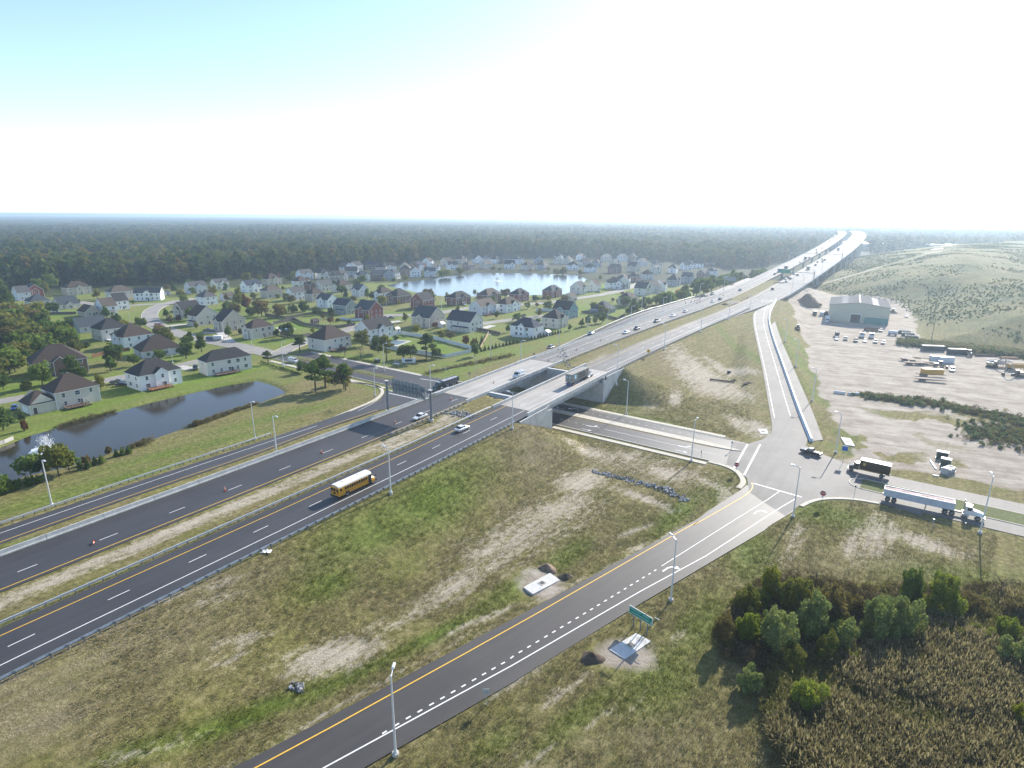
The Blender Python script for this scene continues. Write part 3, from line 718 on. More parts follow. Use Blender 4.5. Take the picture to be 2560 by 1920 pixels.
# foreground exit ramp
RL = PX([(300, 2060), (640, 1890)]) + KP(12, ((0, 665), (620, 330), (1240, -5))) + KP(7, ((1700, 1300), (1960, 1135), (2030, 1080)))
RR = PX([(640, 2100), (909, 1920)]) + KP(12, ((0, 1090), (860, 560), (1713, 55))) + KP(8, ((0, 1440), (150, 1350), (230, 1300)))
mb = MB(); strip_mesh(mb, resample(RL, 60), resample(RR, 60), M_RAMP, .35, .025); struct(mb.build('foreground_ramp_road'))
mb = MB()
line_mesh(mb, smooth_pts(PX([(250, 2120), (640, 1922)]) + KP(12, ((0, 722), (620, 367), (1260, 0))) + KP(7, ((1550, 1440), (1900, 1240), (2050, 1150), (2083, 1095), (2070, 1060))), 1), .2, M_YPAINT, .05)
line_mesh(mb, PX([(500, 2110), (810, 1920)]) + KP(12, ((0, 975), (860, 478), (1300, 240))) + KP(8, ((120, 1268), (235, 1203))), .2, M_WPAINT, .05)
line_mesh(mb, KP(12, ((1000, 310), (1490, 0))) + KP(8, ((0, 1205), (100, 1135))), .16, M_WPAINT, .052)
dash_mesh(mb, KP(11, ((845, 1432), (1000, 1335), (1330, 1145), (1690, 938))) + KP(12, ((15, 908), (500, 618), (980, 325))), .24, .72, 1.03, M_WPAINT, .052)
marks('foreground_ramp_markings', mb)
def arrow(mb, pos, hd, kind, L=3.4, mat=M_WPAINT, dz=.06):
    """lane arrow lying on the road; hd = compass heading the arrow points to"""
    c, s = math.cos(hd), math.sin(hd)
    T = lambda x, y: (pos.x + x * c + y * s, pos.y - x * s + y * c, pos.z + dz)
    if kind == 'straight': shapes = [[(-.12, -L / 2), (.12, -L / 2), (.12, L / 2 - 1.2), (-.12, L / 2 - 1.2)], [(-.5, L / 2 - 1.2), (.5, L / 2 - 1.2), (0, L / 2)]]
    else:
        q = 1 if kind == 'right' else -1
        arc = [(-.4 * q, -L / 2), (-.4 * q, -.2), (-.2 * q, .55), (.25 * q, .95)]
        arc2 = [(-.75 * q, -L / 2), (-.75 * q, -.05), (-.45 * q, .85), (.25 * q, 1.35)]
        shapes = [[arc[i], arc[i + 1], arc2[i + 1], arc2[i]] for i in range(3)] + [[(.25 * q, .55), (1.35 * q, 1.15), (.25 * q, 1.75)]]
    for sh in shapes: mb.add([T(x, y) for x, y in sh], [tuple(range(len(sh)))], mat)
mb = MB(); cr = MB()
for ci, pts, kind, hd in ((12, ((1062, 330),), 'right', 47), ):
    for x, y in pts: arrow(cr, P(*k(ci, x, y)), math.radians(hd), kind, 3.6)
arrow(cr, P(*k(7, 2140, 1318)), math.radians(45), 'right', 3.6)
for x, y, kd in ((690, 571, 'left'), (645, 604, 'straight'), (1490, 747, 'left'), (1465, 790, 'straight')): arrow(cr, P(*k(7, x, y)), math.radians(125.5), kd, 3.6)
for u, t, kd in ((-26, 20.5, 'left'), (-30, 18.2, 'straight')): arrow(cr, C(u, t), math.radians(-54.5), kd, 3.4)
line_mesh(cr, cs(-8, 26, 8.6), .16, M_WPAINT, .05); line_mesh(cr, cs(-50, 24, 13.25), .14, M_YPAINT, .05); line_mesh(cr, cs(-50, 22, 16.9), .14, M_YPAINT, .05); line_mesh(cr, cs(-40, 30, 22.2), .14, M_WPAINT, .05)
dash_mesh(cr, cs(-24, -8, 8.6), .16, .9, 1.8, M_WPAINT, .05); dash_mesh(cr, cs(-40, 18, 19.6), .14, .9, 1.8, M_WPAINT, .05)
line_mesh(cr, cs(-168, -104, 8.9), .13, M_YPAINT, .05); line_mesh(cr, cs(-168, -104, 13.1), .13, M_YPAINT, .05)
for a, b_ in (((2035, 730), (1918, 935)), ((2145, 730), (2005, 995))): line_mesh(cr, KP(7, (a, b_)), .45, M_WPAINT, .055)
line_mesh(cr, [P(*k(7, 2085, 1066)), P(*k(8, 290, 1186))], .42, M_WPAINT, .055)
# crosswalk bars beyond the highway
for a, b_ in (((2, 1420, 1545), (2, 1600, 1572)), ((2, 1700, 1592), (2, 1790, 1608)), ((2, 1720, 1560), (2, 1820, 1582)), ((2, 1640, 1600), (2, 1745, 1618))): line_mesh(cr, [P(*k(*a)), P(*k(*b_))], .45, M_WPAINT, .05)
for a, b_ in (((6, 1150, 265), (6, 1400, 312)), ((6, 1150, 288), (6, 1400, 342))): line_mesh(cr, [P(*k(*a)), P(*k(*b_))], .45, M_WPAINT, .06)
marks('crossroad_markings', cr)
# kerb round the near corner of the exit ramp
kc = smooth_pts([P(*k(6, x, y)) for x, y in ((640, 520), (900, 410), (1040, 350), (1100, 300), (1110, 262), (1070, 228), (980, 205), (800, 180))], 2)
mb = MB(); strip_mesh(mb, offs(kc, 1.2), offs(kc, 0), M_WALK, .3, .1); struct(mb.build('sidewalk'))
# left slip road beyond the crossroad, rising to the highway
mb = MB(); ll, rr = [], []
for s in np.arange(184, 561, 8):
    w = float(np.interp(s, [184, 250, 330, 420, 560], [17.0, 15.0, 12.2, 9.2, 4.6])); z = float(zL(s))
    x, y = xy_of(s, 123.4 + w - float(curve(s))); ll.append(Vector((x, y, z))); x, y = xy_of(s, 122.9 - float(curve(s))); rr.append(Vector((x, y, z)))
strip_mesh(mb, ll, rr, M_ASPH, .4, .02); struct(mb.build('slip_road'))
mb = MB()
for f, w in ((0.86, .15), (0.52, .13)): line_mesh(mb, [r + (l - r) * f for l, r in zip(ll, rr)], w, M_WPAINT, .035)
dash_mesh(mb, [r + (l - r) * 0.2 for l, r in zip(ll, rr)], .13, .9, 2.7, M_WPAINT, .035)
marks('slip_road_markings', mb)
# neighbourhood streets
_stz = [0.0]; STREETS = []
def street(pts, w, n=40, name='street'):
    _stz[0] += .007
    q_ = resample(smooth_pts([PT(*p, 0) for p in pts]), n)
    for v in q_: v.z = max(hz1(v.x, v.y), -0.05) + .07 + _stz[0]
    STREETS.append(q_); mb = MB(); strip_mesh(mb, offs(q_, w / 2), offs(q_, -w / 2), M_STREET, .25, 0.0); struct(mb.build(name))
    mb = MB()
    for sgn in (1, -1): kerb(mb, offs(q_, sgn * (w / 2 + .15)), .3, .06)
    struct(mb.build('kerb'))
street([k(1, x, y) for x, y in ((2400, 1345), (2212, 1300), (2060, 1262), (1850, 1225), (1640, 1180), (1420, 1120), (1310, 1060), (1285, 990), (1330, 935), (1440, 895), (1570, 868), (1700, 850))], 9.0)
street([(-80, 1020), (0, 1004), (120, 984), (250, 955), (330, 938), (446, 915), (500, 903), (570, 887), (650, 878)], 6.5)
street([k(1, x, y) for x, y in ((1420, 895), (1250, 905), (1050, 915), (860, 905), (700, 890), (600, 870))], 7.5)
street([(690, 888), (740, 862), (800, 842), (860, 828), (930, 805), (962, 786), (1030, 790), (1100, 783), (1180, 768), (1280, 764), (1370, 757), (1450, 745), (1520, 735), (1570, 720), (1610, 704)], 8.0, 70)
street([(1160, 822), (1190, 812), (1250, 803), (1310, 797), (1365, 790)], 7.0, 20)
for pts, w in (([k(1, 1540, 1440), k(1, 1640, 1462), k(1, 1700, 1440)], 5.0), ([k(1, 1760, 1150), k(1, 1900, 1145), k(1, 2000, 1230)], 4.5), ([k(2, 1120, 1065), k(2, 1200, 1052), k(2, 1250, 1048)], 5), ([k(2, 1960, 1110), k(2, 2010, 1095), k(2, 2050, 1085)], 5), ([k(1, 1430, 1095), k(1, 1540, 1080), k(1, 1620, 1075)], 4.5)):
    q_ = [PT(*p, .1) for p in pts]; mb = MB(); strip_mesh(mb, offs(resample(q_, 6), w / 2), offs(resample(q_, 6), -w / 2), M_CONC, .2, 0.02); struct(mb.build('driveway'))
# ------------------------------------------------------------------ bridge
M_CWALL = pm('concrete_wall', (0.42, 0.42, 0.41), 0.85, var=0.2, scale=0.5, bump=0.2)
M_CBARR = pm('concrete_barrier', (0.50, 0.49, 0.46), 0.8, var=0.2, scale=0.6, bump=0.15)
M_STEEL = pm('galvanised_steel', (0.42, 0.45, 0.47), 0.5, 0.3, var=0.2, scale=4)
M_STEELD = pm('weathered_steel', (0.18, 0.20, 0.22), 0.55, 0.3, var=0.25, scale=3)
M_WOODP = pm('post_grey', (0.20, 0.19, 0.18), 0.8, var=0.3, scale=5)
M_POLE = pm('pole_aluminium', (0.70, 0.71, 0.72), 0.45, 0.25, var=0.1, scale=2)
M_LENS = pm('lamp_lens', (0.75, 0.75, 0.72), 0.3, var=0.05)
def hwbox(mb, s0, s1, l0, l1, z0, z1, mat, n=8):
    """a block following the highway: s along, lat across, heights relative to the deck"""
    rings = []
    for i in range(n):
        s = s0 + (s1 - s0) * i / (n - 1)
        rings.append([hw(s, l0, z0), hw(s, l1, z0), hw(s, l1, z1), hw(s, l0, z1)])
    mb.loft(rings, mat)
for nm, l0, l1, lab in (('near', 87.0, 99.5, 'concrete highway bridge carrying the grey container lorry'), ('far', 109.2, 122.0, 'concrete highway bridge carrying the white van beside the grassy gap')):
    br = thing('overpass_bridge', lab, 'bridge', hw(166, (l0 + l1) / 2, -9))
    inv = Matrix.Translation(-br.location)
    def part(name, fn):
        mb = MB(); fn(mb); o = mb.build(name, None, br); o.matrix_parent_inverse = Matrix.Translation(-br.location); return o
    part('deck', lambda mb: hwbox(mb, 140.5, 192.5, l0, l1, -.32, 0.0, M_DECK, 14))
    for a, b_ in ((l0 - .12, l0 + .33), (l1 - .33, l1 + .12)):
        p_ = part('parapet', lambda mb: hwbox(mb, 136.5, 196.5, a, b_, -.3, .86, M_CBARR, 14))
        for j in range(9):
            q_ = part('joint', lambda mb: hwbox(mb, 140 + j * 6.5, 140.05 + j * 6.5, a - .004, b_ + .004, -.28, .864, M_CWALL, 2)); q_.parent = p_; q_.matrix_parent_inverse = Matrix.Translation(-br.location)
    for i in range(5):
        c = l0 + .9 + (l1 - l0 - 1.8) * i / 4
        part('girder', lambda mb: (hwbox(mb, 148.4, 184.4, c - .45, c + .45, -.55, -.33, M_CWALL, 6), hwbox(mb, 148.4, 184.4, c - .12, c + .12, -1.6, -.55, M_CWALL, 6), hwbox(mb, 148.4, 184.4, c - .35, c + .35, -1.85, -1.6, M_CWALL, 6)))
    part('lane_marking', lambda mb: (dash_mesh(mb, hws((93.72 if nm == 'near' else 113.75), 143, 191, 6.0), .15, 3.05, 9.14, M_WPAINT, .012), line_mesh(mb, hws(l0 + 3.2 if nm == 'near' else l0 + 1.1, 141, 192, 6.0), .15, M_WPAINT if nm == 'near' else M_YPAINT, .012)))
def slprism(mb, prof, l0, l1, mat):
    """profile in (s, z) between two lateral positions"""
    n = len(prof)
    vs = [(*xy_of(s, l0), z) for s, z in prof] + [(*xy_of(s, l1), z) for s, z in prof]
    mb.add(vs, [tuple(range(n)), tuple(range(2 * n - 1, n - 1, -1))] + [(i, n + i, n + (i + 1) % n, (i + 1) % n) for i in range(n)], mat)
for side, lab in ((0, 'pale concrete abutment wall at the left end of the bridge'), (1, 'pale concrete abutment wall at the right end of the bridge')):
    s0 = 148.8 if side == 0 else 184.0; sg = -1 if side == 0 else 1
    zt = float(zp(s0))
    ab = thing('bridge_abutment', lab, 'wall', (*xy_of(s0, 105), 0))
    def part(name, mb):
        o = mb.build(name, None, ab); o.matrix_parent_inverse = Matrix.Translation(-ab.location); return o
    mb = MB(); slprism(mb, [(s0, -.5), (s0, zt - 1.9), (s0 + sg * .9, zt - 1.9), (s0 + sg * .9, zt - .05), (s0 + sg * 1.7, zt - .05), (s0 + sg * 1.7, -.5)], 86.4, 124.0, M_CWALL); part('wall', mb)
    mb = MB(); slprism(mb, [(s0, zt - 1.88), (s0, zt + .15), (s0 + sg * .85, zt + .15), (s0 + sg * .85, zt - 1.88)], 99.75, 109.0, M_CWALL); part('median_wall', mb)
    mb = MB(); slprism(mb, [(s0 - sg * .1, zt + .15), (s0 - sg * .1, zt + .32), (s0 + sg * 1.0, zt + .32), (s0 + sg * 1.0, zt + .15)], 99.7, 109.05, M_CONCW); part('coping', mb)
    for l0, l1 in ((85.95, 86.45), (123.95, 124.4)):
        prof = [(s0 - sg * .003, -.5), (s0 - sg * .003, zt - 1.2), (s0 + sg * 2.6, zt - 1.2), (s0 + sg * 2.6, zt + .05), (s0 + sg * 17.5, zt - .05 + (.15 if side else -.35)), (s0 + sg * 17.5, zt - 2.5), (s0 + sg * 9, -.4)]
        mb = MB(); slprism(mb, prof, l0, l1, M_CWALL); wg = part('wing_wall', mb)
        mb = MB(); slprism(mb, [(s0 + sg * 2.5, zt + .05), (s0 + sg * 2.5, zt + .3), (s0 + sg * 17.6, zt + (.42 if side else -.1)), (s0 + sg * 17.6, zt + (.1 if side else -.4))], l0 - .06, l1 + .06, M_CONCW)
        cp = mb.build('coping', None, wg); cp.matrix_parent_inverse = Matrix.Translation(-ab.location)

# ------------------------------------------------------------------ guardrails and barriers
pmb = MB(); pmb.box((0, .0, .08), (.16, .18, 1.4), M_STEELD); pmb.box((0, .14, .52), (.17, .16, .4), M_WOODP); POST = pmb.mesh('post')
def guardrail(pts, side, label, spacing=1.905):
    """W-beam rail on posts; side = +1 when the road lies to the left of the run"""
    L = sum((b - a).length for a, b in zip(pts, pts[1:])); n = max(3, int(L / spacing) + 1); q = resample(pts, n)
    g = thing('guardrail', label, 'guardrail', q[0])
    prof = [(0, .38), (.09, .43), (.09, .50), (.0, .56), (.0, .60), (.09, .66), (.09, .73), (0, .78), (-.04, .78), (.04, .69), (-.05, .58), (.04, .46), (-.04, .38)]
    rings = []
    qq = q[::3] + ([q[-1]] if (n - 1) % 3 else [])
    nn = len(qq)
    for i, p in enumerate(qq):
        a, b = qq[max(0, i - 1)], qq[min(nn - 1, i + 1)]; t = Vector((b.x - a.x, b.y - a.y, 0)).normalized(); w = Vector((-t.y, t.x, 0)) * side
        rings.append([tuple(p + w * x + Vector((0, 0, z)) - q[0]) for x, z in prof])
    mb = MB(); mb.loft(rings, M_STEEL); mb.build('rail', None, g)
    for i, p in enumerate(q):
        if i > 290: break
        a, b = q[max(0, i - 1)], q[min(n - 1, i + 1)]; t = (b - a)
        rz = math.atan2(t.y, t.x) + (0 if side > 0 else math.pi)
        w = Vector((-t.y, t.x, 0)).normalized() * side
        ob('post', POST, g, loc=p - q[0] - w * .24, rz=rz)
    return g
def gz(pts): return [Vector((p.x, p.y, p.z)) for p in pts]
guardrail(hws(86.75, -62, 131, 6.0, -.05), 1, 'steel guardrail beside the school bus on the grassy slope side')
guardrail(hws(86.6, 200, 395, 6.0, -.05), 1, 'steel guardrail on the slope side beyond the container lorry')
guardrail(hws(99.75, -62, 137, 6.0, -.05), -1, 'steel guardrail along the sandy median left of the school bus')
guardrail(hws(108.75, 104, 137, 6.0, -.05), 1, 'short steel guardrail at the foot of the big sign gantry post')
guardrail(hws(108.75, 196, 440, 6.0, -.05), 1, 'steel guardrail along the grassy median beyond the white van')
ga = [PF(*p, zL) for p in (k(5, 0, 1432), k(5, 1100, 1058), k(5, 2212, 692), k(6, 130, 648))]; g0 = ga[0] - (ga[1] - ga[0]).normalized() * 40
guardrail([g0] + ga, -1, 'steel guardrail between the left ramp and the pond bank')
gb = []
for s in np.arange(214, 440, 8):
    w = float(np.interp(s, [184, 250, 330, 420, 560], [17.0, 15.0, 12.2, 9.2, 4.6])) + .55; x, y = xy_of(s, 123.4 + w - float(curve(s))); gb.append(Vector((x, y, float(zL(s)))))
guardrail(gb, -1, 'steel guardrail along the outer edge of the slip road below the houses')
def barrier(pts, label, seg, mat, prof=((-.3, 0), (-.3, .08), (-.18, .3), (-.1, .95), (.1, .95), (.18, .3), (.3, .08), (.3, 0)), name='concrete_barrier', gap=.03, down=.3):
    L = sum((b - a).length for a, b in zip(pts, pts[1:])); n = max(2, int(L / seg)); q = resample(pts, n + 1)
    g = thing(name, label, 'barrier', q[0])
    prof = [(prof[0][0], -down)] + list(prof) + [(prof[-1][0], -down)]
    for i in range(n):
        a, b = q[i], q[i + 1]; t = (b - a); tl = t.length; t2 = Vector((t.x, t.y, 0)).normalized(); w = Vector((t2.y, -t2.x, 0)); d = t * (gap / tl)
        rings = [[tuple(c + w * x + Vector((0, 0, z)) - q[0]) for x, z in prof] for c in (a + d, b - d)]
        mb = MB(); mb.loft(rings, mat); mb.build('segment', None, g)
    return g
barrier(hws(122.05, -190, 136.4, 6.0), 'long pale concrete barrier between highway and left exit ramp', 9.1, M_CBARR)
barrier(hws(122.05, 196.6, 470, 6.0), 'long pale concrete barrier between highway and slip road beyond the van', 12, M_CBARR)
M_BLUEB = pm('barrier_bluish', (0.58, 0.64, 0.70), 0.55, var=0.12, scale=1.2)
barrier(resample(smooth_pts([PF(*k(8, x, y), zR) for x, y in ((375, 705), (290, 500), (210, 280), (112, 0))] + [PF(*k(4, x, y), zR) for x, y in ((48, 1210), (5, 1050), (14, 970), (70, 865))]), 80), 'long bluish white concrete barrier along the on-ramp', 6.1, M_BLUEB,
        ((-.55, 0), (-.5, .12), (-.32, .4), (-.24, 1.05), (.24, 1.05), (.32, .4), (.5, .12), (.55, 0)))
for (a, b_), lab in (((((8, 567, 283), (8, 668, 296))), 'short white concrete barrier left of two by the dirt yard'), ((((8, 692, 300), (8, 785, 301))), 'short white concrete barrier right of two by the dirt yard')):
    barrier([PT(*k(*a)), PT(*k(*b_))], lab, 9, M_CONCW, ((-.5, 0), (-.5, .5), (-.3, .95), (.3, .95), (.5, .5), (.5, 0)))
# right edge barrier of the far highway
barrier([hw(s, wr(s) - .3) for s in np.arange(470, 1780, 15)], 'white parapet along the right edge of the distant highway', 90, M_CONCW, name='bridge_parapet')
# piers under the distant highway
for j, s in enumerate(range(640, 1780, 60)):
    t = thing('bridge_pier', 'pale concrete pier, %s from the near end under the distant highway' % ordn(j), 'pier', hw(s, 100, -float(zp(s))), group='piers of the distant highway')
    for lat in (82, 95, 114):
        p0 = hw(s, lat, 0); mb = MB(); mb.cyl((0, 0, -1), (0, 0, float(zp(s)) - 1.8), 1.1, n=8, mat=M_CWALL); o = mb.build('column', None, t); o.location = Vector((p0.x, p0.y, 0)) - Vector((t.location.x, t.location.y, 0)); o.location.z = 0
    t.location.z = 0

# ------------------------------------------------------------------ lamp posts
LBASE = MB().cyl((0, 0, -.3), (0, 0, .45), .42, .42, 12, M_CONC).mesh('base')
LMET = MB().box((0, 0, .1), (1.0, .34, .2), M_POLE, None, (.8, .7)).box((0, 0, -.03), (.7, .26, .06), M_LENS).mesh('luminaire')
def lamp_post(base, top, hd, label, group, arm=1.1, lift=0.0):
    """base: place on the ground; top: pixel of the pole's top; hd: compass heading of the lamp arm"""
    d = ray(*top); hyp = math.hypot(base.x, base.y) / math.hypot(d[0], d[1]); h = max(4.5, min(17.0, CAM_H + d[2] * hyp - base.z))
    t = thing('lamp_post', label, 'lamp post', base, 0, group)
    ob('base', LBASE, t, loc=(0, 0, 0))
    r = 0.16 if h > 9 else 0.09
    mb = MB(); mb.cyl((0, 0, .4), (0, 0, h), r, r * .55, 10, M_POLE); mb.cyl((0, 0, .4), (0, 0, .75), r * 1.7, r * 1.2, 10, M_POLE); mb.build('pole', None, t, smooth=False)
    c, s = math.sin(hd), math.cos(hd)
    mb = MB(); mb.cyl((0, 0, h - .15), (c * arm, s * arm, h + .12), r * .5, r * .4, 6, M_POLE); mb.build('arm', None, t)
    ob('luminaire', LMET, t, loc=(c * (arm + .35), s * (arm + .35), h + .12), rz=math.pi / 2 - hd, scale=1.0 if h > 9 else .7)
    return t
LEFTH, RIGHTH = math.radians(34.1 - 90), math.radians(34.1 + 90)
def on_hw(px, py, lat):            # place on a line parallel to the highway
    d = ray(px, py); t = lat / (-d[0] * DY + d[1] * DX); s = d[0] * t * DX + d[1] * t * DY
    x, y = xy_of(s, lat); return Vector((x, y, hz1(x, y)))
LP = [('f', (989, 1888), (975, 1690), LEFTH + 1.0, 'tall lamp post in the bottom foreground beside the ramp'), ('f', (1677, 1502), (1688, 1348), LEFTH + .6, 'lamp post beside the green guide sign on the ramp'),
      ('f', (130, 1264), (105, 1150), RIGHTH, 'lamp post at the far left beside the pond guardrail'), ('h85', (978, 1254), (969, 1120), LEFTH, 'lamp post in front of the school bus bonnet on the slope edge'),
      ('f', (638, 1098), (627, 1004), RIGHTH, 'left of two lamp posts between pond and exit ramp'), ('h123.6', (692, 1136), (682, 1040), RIGHTH, 'lamp post standing at the long pale concrete barrier'),
      ('f', (938, 991), (935, 920), RIGHTH, 'slim lamp post at the exit ramp corner left of the sign gantry'), ('h123.6', (1077, 988), (1076, 913), RIGHTH, 'lamp post behind the sign gantry in front of the green dump truck'),
      ('h85.2', (1281, 1078), (1281, 982), LEFTH, 'lamp post beside the left bridge wing wall'), ('f', (1566, 1036), (1571, 952), LEFTH, 'lamp post on the far sidewalk of the crossroad near the bridge'),
      ('f', (1728, 1154), (1741, 1050), .7, 'lamp post on the near sidewalk of the crossroad with curved arm'), ('f', (1982, 1293), (1999, 1168), LEFTH, 'lamp post beside the stop sign at the ramp end'),
      ('f', (2089, 1133), (2103, 1033), LEFTH, 'lamp post beside the black pickup at the intersection'), ('f', (2030, 1003), (2041, 922), LEFTH, 'first lamp post up the on-ramp grass strip'),
      ('f', (1989, 917), (1997, 850), LEFTH, 'second lamp post up the on-ramp grass strip'), ('f', (1962, 855), (1970, 800), LEFTH, 'third lamp post up the on-ramp grass strip'),
      ('f', (2449, 1334), (2480, 1190), math.radians(20), 'tall lamp post in front of the white semi tractor at right'),
      ('h124', (1302, 905), (1302.5, 845), RIGHTH, 'lamp post at the barrier behind the white van'), ('s', (1398, 850), (1399, 802), RIGHTH, 'lamp post outside the slip road guardrail by the white shed'), ('s', (1468, 844), (1469.5, 794), RIGHTH, 'lamp post beside the blue car on the slip road'),
      ('s', (1519, 807), (1521, 767), RIGHTH, 'lamp post in front of the blue-grey hip roofed house'), ('h124', (1577, 800), (1579.5, 765), RIGHTH, 'barrier lamp post right of the blue-grey hip roofed house'), ('s', (1604, 779), (1607, 742), RIGHTH, 'slip road lamp post before the row of dense trees'),
      ('h124', (1657, 778), (1658.5, 743), RIGHTH, 'barrier lamp post left of the orange autumn tree'), ('s', (1678, 757), (1679, 726), RIGHTH, 'lamp post beside the orange autumn tree'), ('h125', (1749, 739), (1751.5, 709), RIGHTH, 'first lamp post along the distant highway tree line'),
      ('h125', (1810, 721), (1812, 691), RIGHTH, 'second lamp post along the distant highway tree line'), ('h125', (1862, 705), (1863, 677), RIGHTH, 'third lamp post along the distant highway tree line'),
      ('h85.2', (1543, 934), (1546, 864), LEFTH, 'lamp post just beyond the container lorry'), ('h85.2', (1660, 877), (1663, 810), LEFTH, 'lamp post beyond the yellow warning sign'), ('h85.2', (1752, 824), (1754, 776), LEFTH, 'second lamp post beyond the yellow warning sign'),
      ('h85.2', (1822, 790), (1824, 747), LEFTH, 'lamp post beside the orange work cones'), ('h85.2', (1875, 771), (1877.5, 738), LEFTH, 'lamp post where the on-ramp joins the highway'),
      ('f', (709, 917), (705, 855), math.radians(60), 'street lamp at the neighbourhood entrance corner'), ('f', (961, 928), (957, 860), math.radians(60), 'street lamp beside the dark bushy trees and subdivision sign'), ('f', (1227, 896), (1226, 836), math.radians(200), 'lamp post on the grass by the white fence corner'),
      ('f', (1190, 943), (1188, 892), math.radians(280), 'lamp post with arm behind the green dump truck trailer'), ('f', (432, 908), (424, 874), math.radians(-60), 'street lamp behind the white house by the pond'), ('f', (630, 863), (624, 826), math.radians(-60), 'street lamp at the residential street bend'),
      ('f', (327, 812), (324, 780), math.radians(-60), 'street lamp on the inner residential street'), ('f', (967, 774), (966, 742), math.radians(-60), 'street lamp beside the red brick house'), ('f', (1104, 780), (1104, 745), math.radians(80), 'street lamp in front of the tan house with navy roof')]
for md, b0, tp, hd, lab in LP:
    if md == 'f': base = PT(*b0)
    elif md == 's':
        p = P(*b0)
        for _ in range(10): p = PF(b0[0], b0[1], zL)
        base = Vector((p.x, p.y, hz1(p.x, p.y)))
    else: base = on_hw(*b0, float(md[1:]))
    lamp_post(base, tp, hd, lab, 'lamp posts')
for j, s in enumerate((480, 520, 565, 615)):
    b0 = hw(s, wr(s) - 1.2); px = to_px(b0.x, b0.y, b0.z + 12)
    lamp_post(b0, (float(px[0]), float(px[1])), LEFTH, ordn(j) + ' lamp post along the right parapet of the distant highway', 'lamp posts')
# ------------------------------------------------------------------ houses
random.seed(11)
WALLC = {'white': (0.80, 0.80, 0.79), 'beige': (0.58, 0.53, 0.45), 'tan': (0.50, 0.44, 0.35), 'cream': (0.66, 0.63, 0.56), 'pale grey': (0.58, 0.60, 0.62), 'grey': (0.30, 0.33, 0.36), 'grey-green': (0.30, 0.34, 0.31), 'teal': (0.16, 0.30, 0.33), 'brick red': (0.24, 0.075, 0.06), 'brown brick': (0.19, 0.11, 0.08), 'blue-grey': (0.22, 0.28, 0.34)}
ROOFC = {'charcoal': (0.024, 0.024, 0.028), 'brown': (0.050, 0.034, 0.028), 'grey': (0.070, 0.070, 0.072), 'navy': (0.022, 0.032, 0.055), 'slate': (0.038, 0.050, 0.062), 'taupe': (0.085, 0.068, 0.056)}
for n_, c in WALLC.items(): pm('wall_' + n_, c, 0.75, var=0.07, scale=0.9)
def brick_mat(name, c):
    m, nt, lk, b = newmat(name)
    tc = nt.new('ShaderNodeTexCoord'); n1 = N(nt, 'ShaderNodeTexNoise', i_Scale=6.0, i_Detail=4.0); lk.new(tc.outputs['Object'], n1.inputs[0])
    rp = ramp_node(nt, [(.3, tuple(x * .7 for x in c)), (.7, tuple(x * 1.3 for x in c))]); lk.new(n1.outputs[0], rp.inputs[0]); lk.new(rp.outputs[0], b.inputs['Base Color']); b.inputs['Roughness'].default_value = .9
    return m
for n_ in ('brick red', 'brown brick'): MATS.pop('wall_' + n_); brick_mat('wall_' + n_, WALLC[n_])
for n_, c in ROOFC.items(): pm('roof_' + n_, c, 0.95, var=0.28, scale=1.3, bump=0.5, stretch=(1, 1, 3))
M_TRIM = pm('trim_white', (0.78, 0.78, 0.77), 0.6, var=0.05)
M_GLASS = pm('window_glass', (0.035, 0.045, 0.055), 0.08, var=0.3, scale=0.6, spec=0.8)
M_DECKW = pm('deck_timber', (0.30, 0.13, 0.055), 0.75, var=0.3, scale=3, bump=.2)
M_DARKW = pm('timber_dark', (0.13, 0.085, 0.06), 0.8, var=0.35, scale=3, bump=.2)
M_DOOR = pm('door_dark', (0.07, 0.06, 0.06), 0.5, var=0.2)
M_VENT = pm('vent_metal', (0.5, 0.5, 0.5), 0.5, .4, var=.1)
fr = MB()
for c, d in (((0, 0, .72), (1.0, .1, .09)), ((0, 0, -.72), (1.1, .14, .1)), ((-.46, 0, 0), (.09, .1, 1.5)), ((.46, 0, 0), (.09, .1, 1.5)), ((0, 0, 0), (.9, .08, .07))): fr.box(c, d, M_TRIM)
WFRAME = fr.mesh('window'); WPANE = MB().box((0, .0, 0), (.86, .05, 1.38), M_GLASS).mesh('pane')
WSMALL = MB().box((0, 0, 0), (1.1, .06, 1.5), M_TRIM).box((0, -.02, 0), (.92, .06, 1.3), M_GLASS).mesh('window')
DOORM = MB().box((0, 0, 1.05), (1.0, .08, 2.1), M_DOOR).box((0, .01, 1.1), (1.25, .06, 2.3), M_TRIM).mesh('door')
GARM = MB().box((0, .02, 1.15), (5.2, .05, 2.45), M_TRIM)
for i in range(4): GARM.box((0, 0, .3 + i * .56), (4.8, .06, .52), M_TRIM)
GARM = GARM.mesh('garage_door')
VENTM = MB().cyl((0, 0, -.3), (0, 0, .55), .07, n=6, mat=M_VENT).box((0, 0, .6), (.3, .3, .12), M_VENT).mesh('roof_vent')
